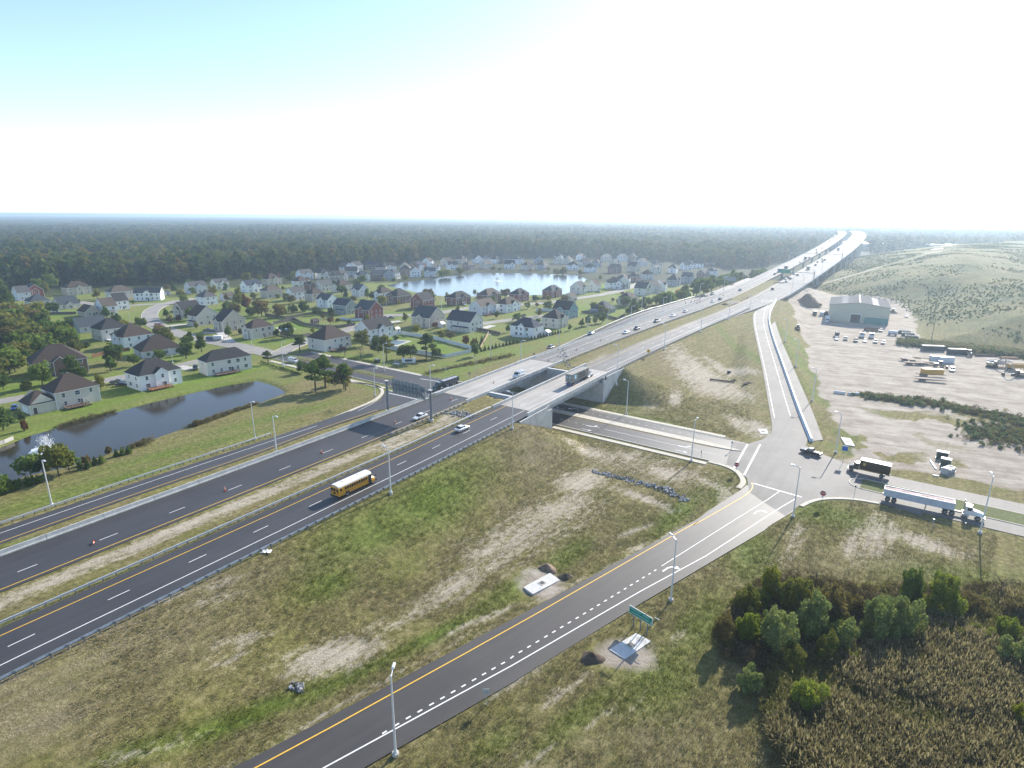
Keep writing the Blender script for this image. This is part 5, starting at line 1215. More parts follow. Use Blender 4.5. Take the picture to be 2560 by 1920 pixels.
leaf_mat('hill_scrub', [(0, (0.085, 0.138, 0.068)), (.4, (0.151, 0.207, 0.092)), (.75, (0.259, 0.243, 0.138)), (1, (0.394, 0.304, 0.182))], .3, .2)
M_BARK = pm('bark', (0.075, 0.058, 0.045), 0.9, var=.35, scale=4, bump=.4)
def leaf_cloud(blobs, n, size, rs, flat=0.0):
    """n leaf-clump quads spread through a set of ellipsoids (centre, radii)"""
    vol = np.array([b[1][0] * b[1][1] * b[1][2] for b in blobs]) ** (2 / 3.0); vol = vol / vol.sum()
    pick = rs.choice(len(blobs), n, p=vol)
    c = np.array([b[0] for b in blobs])[pick]; r = np.array([b[1] for b in blobs])[pick]
    d = rs.normal(size=(n, 3)); d /= np.linalg.norm(d, axis=1)[:, None]
    rad = 1 - 0.45 * rs.rand(n) ** 1.6
    p = c + d * r * rad[:, None]
    nrm = d + rs.normal(size=(n, 3)) * .75; nrm /= np.linalg.norm(nrm, axis=1)[:, None]
    a = np.cross(nrm, rs.normal(size=(n, 3))); a /= np.linalg.norm(a, axis=1)[:, None] + 1e-9
    b = np.cross(nrm, a)
    s = size * (.6 + .8 * rs.rand(n))[:, None]; e = (.55 + .5 * rs.rand(n))[:, None]
    V = np.stack([p - a * s - b * s * e * .4, p + a * s * .2 - b * s * e, p + a * s + b * s * e * .3, p - a * s * .1 + b * s * e], 1).reshape(-1, 3)
    return V
def quads_mesh(name, V, mat, nv=4):
    me = bpy.data.meshes.new(name); n = len(V)
    me.vertices.add(n); me.vertices.foreach_set('co', V.astype(np.float32).ravel())
    me.loops.add(n); me.loops.foreach_set('vertex_index', np.arange(n, dtype=np.int32))
    me.polygons.add(n // nv); me.polygons.foreach_set('loop_start', np.arange(0, n, nv, dtype=np.int32))
    me.materials.append(mat); me.update(calc_edges=True); return me
def crown_blobs(kind, rs):
    """unit-height trees (height 1); returns ellipsoids"""
    bl = []
    if kind == 'round':
        for i in range(16):
            t = rs.rand() * 2 * math.pi; zz = rs.uniform(.26, .85); q = .33 * math.sqrt(max(0.05, 1 - ((zz - .5) / .5) ** 2)) * rs.uniform(.5, 1)
            bl.append(((q * math.cos(t), q * math.sin(t), zz), (rs.uniform(.11, .18),) * 2 + (rs.uniform(.09, .15),)))
        bl.append(((0, 0, .55), (.26, .26, .32)))
    elif kind == 'oval':
        for i in range(12):
            t = rs.rand() * 2 * math.pi; zz = rs.uniform(.25, .88); q = .20 * (1 - abs(zz - .45) * 1.35) * rs.uniform(.5, 1.1)
            bl.append(((q * math.cos(t), q * math.sin(t), zz), (rs.uniform(.09, .15) * (1.15 - .6 * zz),) * 2 + (rs.uniform(.09, .14),)))
        bl.append(((0, 0, .5), (.17, .17, .32)))
    elif kind == 'pine':
        for i in range(15):
            t = rs.rand() * 2 * math.pi; zz = rs.uniform(.38, .93); q = rs.uniform(.10, .27) * (1.25 - zz)
            bl.append(((q * math.cos(t), q * math.sin(t), zz), (rs.uniform(.09, .15),) * 2 + (rs.uniform(.04, .075),)))
        bl.append(((0, 0, .9), (.08, .08, .09)))
    elif kind == 'cone':
        for i in range(14):
            zz = .1 + .85 * i / 13; q = .26 * (1 - zz) + .02; t = rs.rand() * 6.28
            bl.append(((q * .25 * math.cos(t), q * .25 * math.sin(t), zz), (q, q, .06)))
    elif kind == 'bush':
        for i in range(22):
            t = rs.rand() * 2 * math.pi; zz = rs.uniform(.2, .86); q = .58 * math.sqrt(max(.05, 1 - ((zz - .3) / .7) ** 2)) * rs.uniform(.4, 1.05)
            bl.append(((q * math.cos(t), q * math.sin(t), zz), (rs.uniform(.10, .20),) * 2 + (rs.uniform(.10, .22),)))
        bl.append(((0, 0, .4), (.42, .42, .40)))
    return bl
def trunk_mesh(kind, rs):
    mb = MB(); top = {'round': .6, 'oval': .55, 'pine': .93, 'cone': .9, 'bush': .5, 'bare': .7}[kind]; r = .022 if kind != 'bush' else .02
    mb.cyl((0, 0, -.03), (rs.uniform(-.02, .02), rs.uniform(-.02, .02), top), r, r * .4, 6, M_BARK)
    nb = {'round': 6, 'oval': 5, 'pine': 8, 'cone': 0, 'bush': 6, 'bare': 16}[kind]
    for i in range(nb):
        z0 = rs.uniform(.25 if kind != 'pine' else .45, top); t = rs.rand() * 6.28; L = rs.uniform(.15, .28); up = rs.uniform(.1, .25)
        p1 = (L * math.cos(t), L * math.sin(t), z0 + up)
        mb.cyl((0, 0, z0), p1, r * .45, r * .14, 4, M_BARK)
        if kind == 'bare':
            for j in range(4):
                t2 = t + rs.uniform(-1, 1); f = rs.uniform(.4, 1); s = Vector((0, 0, z0)).lerp(Vector(p1), f); mb.cyl(s, s + Vector((.12 * math.cos(t2), .12 * math.sin(t2), rs.uniform(.05, .14))), r * .16, r * .06, 3, M_BARK)
    return mb.mesh('trunk')
TREES = {}
def tree_meshes(kind, col, v, n=None, size=None):
    key = (kind, col, v, n)
    if key not in TREES:
        rs = np.random.RandomState(hash((kind, v)) % 1000 if False else (sum(map(ord, kind)) * 7 + v * 131) % 9999)
        nn = n or {'round': 900, 'oval': 800, 'pine': 800, 'cone': 700, 'bush': 900}.get(kind, 0)
        sz = size or {'round': .045, 'oval': .04, 'pine': .038, 'cone': .038, 'bush': .07}.get(kind, 0)
        cm = quads_mesh('crown', leaf_cloud(crown_blobs(kind, rs), nn, sz, rs), MATS['leaf_' + col]) if kind != 'bare' else None
        TREES[key] = (trunk_mesh(kind, rs), cm)
    return TREES[key]
def height_at(base, px, py):
    d = ray(px, py); return CAM_H + d[2] * math.hypot(base.x, base.y) / math.hypot(d[0], d[1]) - base.z
def tree(base, h, kind, col, label, group, wid=1.0, n=None, size=None, name='tree', cat='tree'):
    v = random.randrange(3); tm, cm = tree_meshes(kind, col, v, n, size)
    t = thing(name, label, cat, base, random.uniform(0, 6.28), group); t.scale = (h * wid, h * wid, h)
    ob('trunk', tm, t)
    if cm: ob('crown', cm, t)
    return t
CW = {'leaf_dark': 'dark green', 'dark': 'dark green', 'green': 'green', 'olive': 'olive', 'autumn': 'brown autumn', 'orange': 'orange autumn', 'yellow': 'yellow-green', 'red': 'reddish'}
KW = {'round': 'round tree', 'oval': 'upright oval tree', 'pine': 'pine', 'cone': 'conifer', 'bush': 'bush', 'bare': 'bare tree'}
random.seed(3)
AREAS = {
 'at the left wood edge': [(1, 70, 975, 680, 'cone', 'dark', 1.1), (1, 75, 1135, 930, 'round', 'olive', 1), (1, 190, 1130, 950, 'round', 'olive', .9), (1, 40, 1300, 1070, 'round', 'autumn', 1), (1, 150, 1300, 1110, 'round', 'green', 1), (1, 85, 1500, 1240, 'round', 'green', 1.1), (1, 245, 1270, 1080, 'oval', 'dark', 1.2), (1, 335, 1260, 1050, 'oval', 'dark', 1.2),
                          (1, 420, 1260, 1090, 'oval', 'green', 1.2), (1, 520, 1255, 1025, 'oval', 'green', 1.15), (1, 465, 1330, 1225, 'bush', 'dark', .8), (1, 320, 1370, 1250, 'round', 'olive', 1.2), (1, 200, 1420, 1200, 'round', 'olive', 1.1), (1, 30, 1640, 1490, 'round', 'green', 1), (1, 620, 1135, 1000, 'round', 'dark', 1.1), (1, 665, 1320, 1200, 'bush', 'olive', .7),
                          (1, 395, 1055, 985, 'bush', 'olive', .8), (1, 255, 955, 912, 'bush', 'autumn', 1.2), (1, 120, 1050, 880, 'oval', 'olive', 1.2), (1, 20, 1130, 920, 'round', 'olive', 1), (1, 300, 1120, 1010, 'round', 'dark', 1), (1, 400, 815, 690, 'oval', 'olive', 1.2), (1, 340, 800, 660, 'round', 'green', 1), (1, 190, 740, 670, 'round', 'yellow', 1), (1, 450, 770, 620, 'round', 'green', 1), (1, 30, 800, 690, 'pine', 'dark', 1)],
 'in the gardens by the pond': [(1, 370, 1610, 1375, 'round', 'green', 1), (1, 640, 1560, 1335, 'pine', 'dark', 1.3), (1, 700, 1560, 1420, 'round', 'green', 1), (1, 875, 1640, 1480, 'oval', 'olive', 1.2), (1, 962, 1480, 1330, 'oval', 'green', 1.25), (1, 1165, 1435, 1320, 'round', 'green', 1), (1, 1020, 1410, 1280, 'round', 'olive', .9), (1, 1610, 1372, 1165, 'oval', 'green', 1.25), (1, 1385, 1400, 1275, 'round', 'green', 1),
                               (1, 1745, 1312, 1150, 'oval', 'green', 1.3), (1, 1640, 1250, 1120, 'oval', 'green', 1.3), (5, 30, 610, 380, 'round', 'dark', 1.05), (5, 195, 525, 445, 'bush', 'dark', .6), (5, 215, 610, 515, 'bush', 'red', .5), (1, 230, 1640, 1560, 'bush', 'olive', .9)],
 'along the inner street': [(1, 1450, 1240, 1095, 'bush', 'olive', .8), (1, 1370, 1190, 1110, 'oval', 'green', 1.2), (1, 1220, 1115, 1000, 'round', 'dark', 1.1), (1, 1010, 1060, 970, 'bush', 'dark', .7), (1, 1075, 1090, 1030, 'bush', 'olive', .9), (1, 1440, 1015, 930, 'oval', 'green', 1.2), (1, 1470, 1055, 990, 'bush', 'autumn', .8), (1, 1548, 1045, 990, 'bush', 'red', .8), (1, 1700, 1115, 1045, 'oval', 'yellow', 1.1), (1, 1975, 1185, 1075, 'oval', 'green', 1.2),
                            (1, 1152, 905, 860, 'oval', 'green', 1), (1, 842, 855, 755, 'oval', 'olive', 1.2), (1, 680, 895, 850, 'round', 'green', 1), (1, 1955, 965, 880, 'round', 'orange', 1), (1, 2065, 930, 750, 'oval', 'olive', 1.2), (1, 2135, 955, 800, 'oval', 'red', 1.2), (1, 2190, 860, 790, 'round', 'olive', 1), (1, 1960, 880, 800, 'oval', 'autumn', 1.2), (1, 2170, 1000, 920, 'bush', 'dark', .9), (1, 1562, 830, 770, 'bush', 'olive', .9), (1, 1842, 805, 735, 'bush', 'olive', 1), (1, 1500, 785, 690, 'cone', 'dark', 1.2), (1, 2080, 1160, 1110, 'bush', 'dark', .7), (1, 2140, 740, 610, 'round', 'olive', .9)],
 'on the entrance lawns': [(2, 380, 1315, 1165, 'pine', 'dark', 1.6), (2, 105, 1415, 1300, 'pine', 'dark', 1.6), (2, 395, 1495, 1380, 'round', 'dark', 1), (2, 515, 1655, 1385, 'pine', 'green', 1.35), (2, 600, 1625, 1335, 'pine', 'green', 1.3), (2, 775, 1645, 1405, 'pine', 'green', 1.25), (2, 632, 1605, 1515, 'round', 'yellow', 1), (2, 770, 1365, 1270, 'bare', '', 1), (2, 905, 1385, 1260, 'bare', '', 1), (2, 1128, 1395, 1165, 'pine', 'olive', 1.25),
                           (2, 1275, 1372, 1240, 'round', 'dark', 1), (2, 1335, 1372, 1235, 'round', 'dark', 1), (2, 1475, 1372, 1150, 'pine', 'dark', 1.35), (2, 690, 1600, 1560, 'bare', '', 1)],
 'in the middle gardens': [(2, 1605, 1205, 1115, 'round', 'olive', 1.1), (2, 1680, 1215, 1125, 'round', 'autumn', 1.1), (2, 1385, 1160, 1062, 'round', 'yellow', 1), (2, 1292, 1055, 965, 'oval', 'olive', 1.3), (2, 1550, 1115, 1048, 'round', 'red', 1), (2, 1810, 1245, 1170, 'bush', 'red', .7), (2, 1885, 1265, 1190, 'bush', 'autumn', .7), (2, 1950, 1245, 1170, 'cone', 'dark', 1.2), (2, 805, 1090, 1020, 'oval', 'green', 1.2), (2, 645, 1075, 1000, 'round', 'red', .9),
                           (2, 960, 1035, 985, 'bush', 'yellow', .8), (2, 490, 1155, 1100, 'round', 'yellow', 1), (2, 50, 1005, 845, 'round', 'autumn', 1.3), (2, 205, 1015, 885, 'round', 'autumn', 1.2), (2, 320, 975, 890, 'bush', 'dark', .75), (2, 415, 965, 870, 'bush', 'dark', .75), (2, 262, 875, 795, 'round', 'olive', 1), (2, 190, 850, 808, 'bush', 'green', .8), (2, 780, 835, 755, 'cone', 'dark', 1.3), (2, 842, 885, 820, 'round', 'autumn', 1), (2, 640, 990, 930, 'bush', 'dark', .8), (2, 560, 990, 940, 'bush', 'green', .8),
                           (2, 690, 960, 925, 'bush', 'green', .9), (2, 580, 1030, 975, 'round', 'autumn', 1), (2, 130, 1150, 1090, 'bush', 'olive', .6), (2, 180, 1180, 1110, 'bush', 'dark', .6), (2, 1060, 1100, 1060, 'bush', 'dark', .8), (2, 750, 1300, 1265, 'bush', 'red', 1)],
 'between the lake and its streets': [(2, 1090, 915, 810, 'round', 'olive', 1.2), (2, 1235, 910, 858, 'oval', 'yellow', 1.2), (2, 1000, 865, 780, 'oval', 'dark', 1.2), (2, 1485, 850, 755, 'round', 'autumn', 1.4), (2, 1742, 965, 902, 'oval', 'olive', 1.2), (2, 870, 735, 680, 'bush', 'olive', 1), (2, 350, 765, 735, 'bush', 'autumn', 1), (2, 600, 770, 735, 'bush', 'dark', .7), (2, 1660, 900, 790, 'oval', 'olive', 1.1), (2, 1890, 810, 770, 'round', 'olive', 1), (2, 1915, 850, 790, 'cone', 'dark', 1.3),
                                      (3, 240, 1005, 930, 'oval', 'olive', 1.2), (3, 215, 925, 880, 'round', 'autumn', 1), (3, 310, 875, 815, 'round', 'olive', 1.1), (3, 420, 890, 850, 'bush', 'olive', .9), (3, 540, 900, 860, 'cone', 'green', 1.1), (3, 870, 880, 840, 'round', 'red', 1), (3, 910, 900, 850, 'oval', 'olive', 1), (3, 200, 870, 820, 'bush', 'dark', 1)],
 'beside the slip road': [(3, 500, 1130, 1065, 'oval', 'green', 1.3), (3, 600, 1100, 1015, 'oval', 'green', 1.3), (3, 655, 1085, 980, 'oval', 'green', 1.2), (3, 718, 1072, 1000, 'oval', 'green', 1.3), (3, 780, 1062, 965, 'oval', 'green', 1.25), (3, 770, 985, 900, 'round', 'olive', 1), (3, 815, 1000, 920, 'round', 'olive', 1), (3, 1050, 1000, 838, 'oval', 'green', 1.3), (3, 1120, 960, 815, 'oval', 'green', 1.3), (3, 1180, 915, 830, 'round', 'green', 1.1), (3, 1240, 905, 815, 'round', 'olive', 1.1),
                          (3, 1290, 905, 835, 'round', 'olive', 1.1), (3, 1340, 890, 810, 'round', 'autumn', 1.1), (3, 1400, 880, 800, 'round', 'yellow', 1.1), (3, 1450, 860, 755, 'round', 'orange', 1.1), (3, 1500, 840, 740, 'oval', 'dark', 1.2), (3, 1000, 985, 930, 'bush', 'dark', .8), (3, 1090, 985, 945, 'bush', 'red', 1), (3, 1160, 960, 925, 'bush', 'red', 1), (3, 1230, 945, 905, 'bush', 'red', 1)],
 'on the far lake shore': [(3, 380, 642, 585, 'bush', 'olive', .8), (3, 440, 645, 575, 'bush', 'olive', .8), (3, 590, 645, 600, 'bush', 'olive', .8), (3, 760, 682, 648, 'bush', 'yellow', .9), (2, 1650, 668, 588, 'round', 'olive', 1.3), (2, 1600, 668, 600, 'round', 'green', 1.2), (2, 1290, 702, 640, 'round', 'olive', 1), (2, 1450, 590, 540, 'round', 'orange', 1), (2, 1840, 598, 555, 'round', 'orange', 1), (2, 1760, 640, 580, 'bush', 'olive', .9), (2, 2050, 612, 570, 'bush', 'olive', .9), (2, 2110, 612, 580, 'bush', 'green', .9),
                           (2, 1100, 712, 660, 'round', 'olive', 1), (2, 1190, 705, 670, 'bush', 'dark', .9), (3, 160, 620, 590, 'bush', 'orange', .9), (3, 310, 620, 570, 'round', 'olive', 1)]}
_r = random.Random(5); _wl = []
for _ in range(48):
    _x = _r.uniform(-60, 600); _y = _r.uniform(max(960, 900 + _x * .5), 1560 - _x * .42); _k = _r.choice((('round', 'olive'), ('oval', 'green'), ('round', 'green'), ('oval', 'dark'), ('round', 'olive'), ('oval', 'green'), ('round', 'autumn')))
    _wl.append((1, _x, _y, _y - _r.uniform(150, 230), *_k, 1.15))
AREAS['in the dense wood at far left'] = _wl
def tree_row(ph, row, group='garden trees'):
    row = sorted(row, key=lambda r: k(r[0], r[1], r[2])[0]); 
    for i, (ci, x, yb, yt, kd, col, wd) in enumerate(row):
        b = PT(*k(ci, x, yb)); h = max(1.2, height_at(b, *k(ci, x, yt)))
        tree(b, h, kd, col or 'olive', '%s%s, %s from left %s' % ((CW[col] + ' ') if col else '', KW[kd], ordn(i), ph), group, wd)
for ph, row in AREAS.items(): tree_row(ph, row)
fil = []
HB = [o for o in COL.objects if o.name.startswith('house')]
HX, HY = np.array([o.location.x for o in HB]), np.array([o.location.y for o in HB])
for _ in range(2500):
    if len(fil) >= 88: break
    x_, y_ = random.uniform(-330, 120), random.uniform(215, 640); p_ = to_px(x_, y_, 0); s4, l4 = sl_of(x_, y_)
    if l4 < 165 or min(poly_sd(POND_W, [x_], [y_])[0], poly_sd(LAKE_W, [x_], [y_])[0]) < 5 or abs(s4 - 165) < 16 and l4 < 300: continue
    c_, q1 = math.cos(math.radians(55.9)), math.sin(math.radians(55.9)); ux, uy = (x_ - HX) * c_ + (y_ - HY) * q1, -(x_ - HX) * q1 + (y_ - HY) * c_
    if ((ux > -3) & (ux < 20) & (uy > -3) & (uy < 17)).any() or any(line_d(sp, [x_], [y_])[0][0] < 7 for sp in STREETS): continue
    if all((x_ - f[0]) ** 2 + (y_ - f[1]) ** 2 > 60 for f in fil): fil.append((x_, y_))
fil.sort(key=lambda p: float(to_px(p[0], p[1], 3)[0]))
for i, (x, y) in enumerate(fil):
    kd, col = random.choice((('round', 'olive'), ('oval', 'green'), ('round', 'autumn'), ('round', 'green'), ('oval', 'olive'), ('bush', 'dark'), ('round', 'dark')))
    tree(Vector((x, y, hz1(x, y))), random.uniform(5, 9.5) if kd != 'bush' else random.uniform(2, 3.5), kd, col, '%s %s, %s from left among the trees between house rows' % (CW[col], KW[kd], ordn(i)), 'garden trees', 1.15)
# dense screen of trees along the distant highway
scr = []
for i in range(34):
    s = 395 + i * 9.5 + random.uniform(-3, 3); lat = 131 + random.uniform(0, 9) + (i % 3) * 5 - float(curve(s)) + (8 if s < 430 else 0); x, y = xy_of(s, lat); scr.append((x, y))
scr.sort(key=lambda p: float(to_px(p[0], p[1], 5)[0]))
for i, (x, y) in enumerate(scr):
    kd, col = random.choice((('round', 'green'), ('oval', 'dark'), ('oval', 'green'), ('round', 'olive'), ('pine', 'dark')))
    tree(Vector((x, y, hz1(x, y))), random.uniform(9, 15), kd, col, '%s %s, %s from left in the screen along the distant highway' % (CW[col], KW[kd], ordn(i)), 'tree screen along the highway', 1.25)
# pond bank pines and shrubs
PB = [(5, 270, 1012, 785, 'round', 'green', 1.1), (5, 380, 1000, 800, 'round', 'dark', 1.0), (5, 510, 1002, 678, 'round', 'olive', .85), (5, 600, 960, 770, 'round', 'green', 1.0), (5, 20, 1160, 1000, 'bush', 'green', .9), (5, 90, 1140, 1060, 'bush', 'green', .8), (5, 150, 1115, 1020, 'bush', 'green', .8), (5, 260, 1085, 1000, 'bush', 'green', .8), (5, 350, 1060, 985, 'bush', 'green', .8), (5, 690, 945, 880, 'bush', 'dark', .6),
      (5, 760, 935, 855, 'cone', 'dark', 1.6), (5, 820, 905, 828, 'cone', 'dark', 1.6), (5, 880, 892, 812, 'cone', 'green', 1.6), (5, 940, 810, 745, 'bush', 'autumn', .7), (5, 1005, 832, 765, 'cone', 'green', 1.5), (5, 1062, 822, 750, 'cone', 'green', 1.5), (5, 1112, 808, 735, 'cone', 'green', 1.6), (5, 745, 900, 820, 'bush', 'autumn', .7), (5, 1690, 570, 520, 'bush', 'autumn', .9), (5, 1240, 715, 675, 'bush', 'autumn', .9)]
tree_row('on the near pond bank', PB)
# little conifers in a row
q_ = resample([PT(*k(2, 1945, 1310)), PT(*k(2, 2210, 1246)), PT(*k(3, 200, 1205)), PT(*k(3, 420, 1150))], 25)
for i, p in enumerate(q_):
    p.z = hz1(p.x, p.y); tree(p, random.uniform(2.1, 2.9), 'cone', 'dark', 'small dark conifer, %s from left in the row above the slip road' % ordn(i), 'row of small conifers', 1.3, name='conifer')
def hedge_run(a, b_, label):
    A, B = PT(*k(*a)), PT(*k(*b_)); L = (B - A).length; rs = np.random.RandomState(int(L * 100) % 997)
    V = leaf_cloud([((L * (i + .5) / 8, 0, .5), (L / 13, .55, .5)) for i in range(8)], 500, .16, rs)
    d = B - A; t = thing('hedge', label, 'hedge', A, math.atan2(d.y, d.x)); ob('foliage', quads_mesh('foliage', V, MATS['leaf_dark']), t)
hedge_run((2, 650, 1362), (2, 760, 1372), 'first clipped hedge from left at the entrance'); hedge_run((2, 790, 1378), (2, 895, 1392), 'second clipped hedge from left at the entrance'); hedge_run((2, 915, 1394), (2, 1030, 1408), 'third clipped hedge from left at the entrance'); hedge_run((2, 1370, 1402), (2, 1470, 1392), 'clipped hedge right of the subdivision sign')
hedge_run((6, 40, 20), (6, 190, 75), 'left clipped hedge on the near side of the entrance road'); hedge_run((6, 205, 72), (6, 290, 100), 'middle clipped hedge on the near side of the entrance road'); hedge_run((6, 300, 105), (6, 385, 132), 'right clipped hedge on the near side of the entrance road')

# ------------------------------------------------------------------ masses of vegetation: points with instanced plants
SRC = {}
def scatter(name, pts, rot, scl, idx, srcs, mat_kind='stuff'):
    """one stuff object: a point cloud that carries plants (geometry nodes)"""
    me = bpy.data.meshes.new(name); me.from_pydata([tuple(p) for p in pts], [], [])
    for nm, arr, ty in (('rot', rot, 'FLOAT'), ('scl', scl, 'FLOAT'), ('idx', idx, 'INT')):
        a = me.attributes.new(nm, ty, 'POINT'); a.data.foreach_set('value', np.asarray(arr, np.int32 if ty == 'INT' else np.float32))
    o = ob(name, me); o['kind'] = 'stuff'
    coll = bpy.data.collections.new(name + '_plants')
    for i, m_ in enumerate(srcs): coll.objects.link(bpy.data.objects.new('%s_plant_%02d' % (name, i), m_))
    ng = bpy.data.node_groups.new(name, 'GeometryNodeTree'); ng.interface.new_socket('Geometry', in_out='INPUT', socket_type='NodeSocketGeometry'); ng.interface.new_socket('Geometry', in_out='OUTPUT', socket_type='NodeSocketGeometry')
    nn, l = ng.nodes, ng.links
    gi, go = nn.new('NodeGroupInput'), nn.new('NodeGroupOutput'); ip = nn.new('GeometryNodeInstanceOnPoints'); ci = nn.new('GeometryNodeCollectionInfo')
    ci.inputs[0].default_value = coll; ci.inputs[1].default_value = True; ci.inputs[2].default_value = True
    def na(nm, ty): a = nn.new('GeometryNodeInputNamedAttribute'); a.data_type = ty; a.inputs[0].default_value = nm; return a.outputs[0]
    l.new(gi.outputs[0], ip.inputs['Points']); l.new(ci.outputs[0], ip.inputs['Instance']); ip.inputs['Pick Instance'].default_value = True
    l.new(na('idx', 'INT'), ip.inputs['Instance Index'])
    cx = nn.new('ShaderNodeCombineXYZ'); l.new(na('rot', 'FLOAT'), cx.inputs[2]); l.new(cx.outputs[0], ip.inputs['Rotation'])
    l.new(na('scl', 'FLOAT'), ip.inputs['Scale']); l.new(ip.outputs[0], go.inputs[0])
    md = o.modifiers.new('plants', 'NODES'); md.node_group = ng
    return o
rs = np.random.RandomState(21)
def forest_src(kind, v, n=170, size=.085):
    r_ = np.random.RandomState(v * 17 + 3); V = leaf_cloud(crown_blobs(kind, r_), n, size, r_)
    mb = MB(); mb.cyl((0, 0, -.02), (0, 0, .7), .016, .008, 4, M_BARK)
    tm = mb.mesh('t'); me = quads_mesh('forest_tree', V, MATS['leaf_forest'])
    bm = bmesh.new(); bm.from_mesh(me); bm.from_mesh(tm); bm.to_mesh(me); bm.free(); me.materials.append(M_BARK)
    nq = len(V) // 4
    mi = np.zeros(len(me.polygons), np.int32); mi[nq:] = 1; me.polygons.foreach_set('material_index', mi); return me
FS = [forest_src('round', 1), forest_src('round', 2), forest_src('oval', 3), forest_src('pine', 4, 170, .075), forest_src('pine', 5, 170, .075), forest_src('round', 6)]
FRONT = [(-900, 721), (-300, 721), (0, 731), (60, 727), (130, 721), (200, 717), (330, 712), (400, 711), (500, 706), (640, 693), (785, 686), (842, 677), (930, 670), (1045, 662), (1130, 647), (1280, 645), (1450, 645), (1570, 649), (1700, 654), (1760, 664), (1830, 672), (1920, 668)]
fw = [P(x, y) for x, y in FRONT]
fpoly = [(p.x, p.y) for p in fw] + [xy_of(2600, 150), (1700, 2900), (-3200, 2900), (-3200, fw[0].y)]
def grid_pts(x0, x1, y0, y1, st, jit=.45):
    a, b = np.meshgrid(np.arange(x0, x1, st), np.arange(y0, y1, st)); a, b = a.ravel(), b.ravel()
    return a + rs.uniform(-jit, jit, a.shape) * st, b + rs.uniform(-jit, jit, b.shape) * st
px, py = [], []
for st, r0, r1 in ((10.5, 0, 1100), (13, 1100, 1700), (16, 1700, 2900)):
    a, b = grid_pts(-2700, 1750, 300, 2900, st); r = np.hypot(a, b)
    keep = (r >= r0) & (r < r1) & (np.abs(a) < b * 1.0 + 60)
    px.append(a[keep]); py.append(b[keep])
px, py = np.concatenate(px), np.concatenate(py)
s_f, l_f = sl_of(px, py); l_f = l_f + curve(s_f)
left = (poly_sd([Vector((*p, 0)) for p in fpoly], px, py) < 0) & ((l_f > 129) | (s_f > 1850))
clear = (fbm(px, py, 150) > .30) | (np.hypot(px, py) < 1050)
right = (l_f < 66) & (s_f > 620) & (poly_sd(HILL, px, py) > 14) & (fbm(px + 500, py, 190) > .36) & (px < py * .95)
under = (l_f > 70) & (l_f < 127) & (s_f > 700) & (s_f < 1850)
sel = (left & clear & ~((l_f > 70) & (l_f < 129) & (s_f < 1850))) | right
px, py = px[sel], py[sel]; n = len(px)
pine = (fbm(px, py, 120) + rs.rand(n) * .35) > .62
idx = np.where(pine, rs.choice([3, 4], n), rs.choice([0, 1, 2, 5], n))
hh = rs.uniform(13, 27, n) * (0.85 + .3 * fbm(px, py, 90)) * np.where(s_f[sel] > 1e9, 1, 1)
hh = np.where((l_f[sel] < 180) & (l_f[sel] > 66) & (s_f[sel] < 1000), hh * .8, hh)
scatter('forest', np.stack([px, py, np.zeros(n) - .3], 1), rs.uniform(0, 6.28, n), hh, idx, FS)
# distant canopy, out to the horizon
def canopy_patch(v):
    r_ = np.random.RandomState(v + 40); bl = []
    for i in range(70): bl.append(((r_.uniform(-48, 48), r_.uniform(-48, 48), r_.uniform(9, 13)), (r_.uniform(5, 8),) * 2 + (r_.uniform(4, 7),)))
    return quads_mesh('canopy', leaf_cloud(bl, 900, 2.6, r_), MATS['leaf_forest'])
CP_ = [canopy_patch(i) for i in range(4)]
a, b = grid_pts(-9500, 9500, 1500, 9600, 88, .3); r = np.hypot(a, b)
s2, l2 = sl_of(a, b)
keep = (r > 2750) & (np.abs(a) < b * 1.0) & (fbm(a, b, 700) > .30)
a, b = a[keep], b[keep]; n = len(a)
scatter('distant_forest', np.stack([a, b, rs.uniform(-3, 3, n)], 1), rs.uniform(0, 6.28, n), rs.uniform(.9, 1.25, n), rs.randint(0, 4, n), CP_)

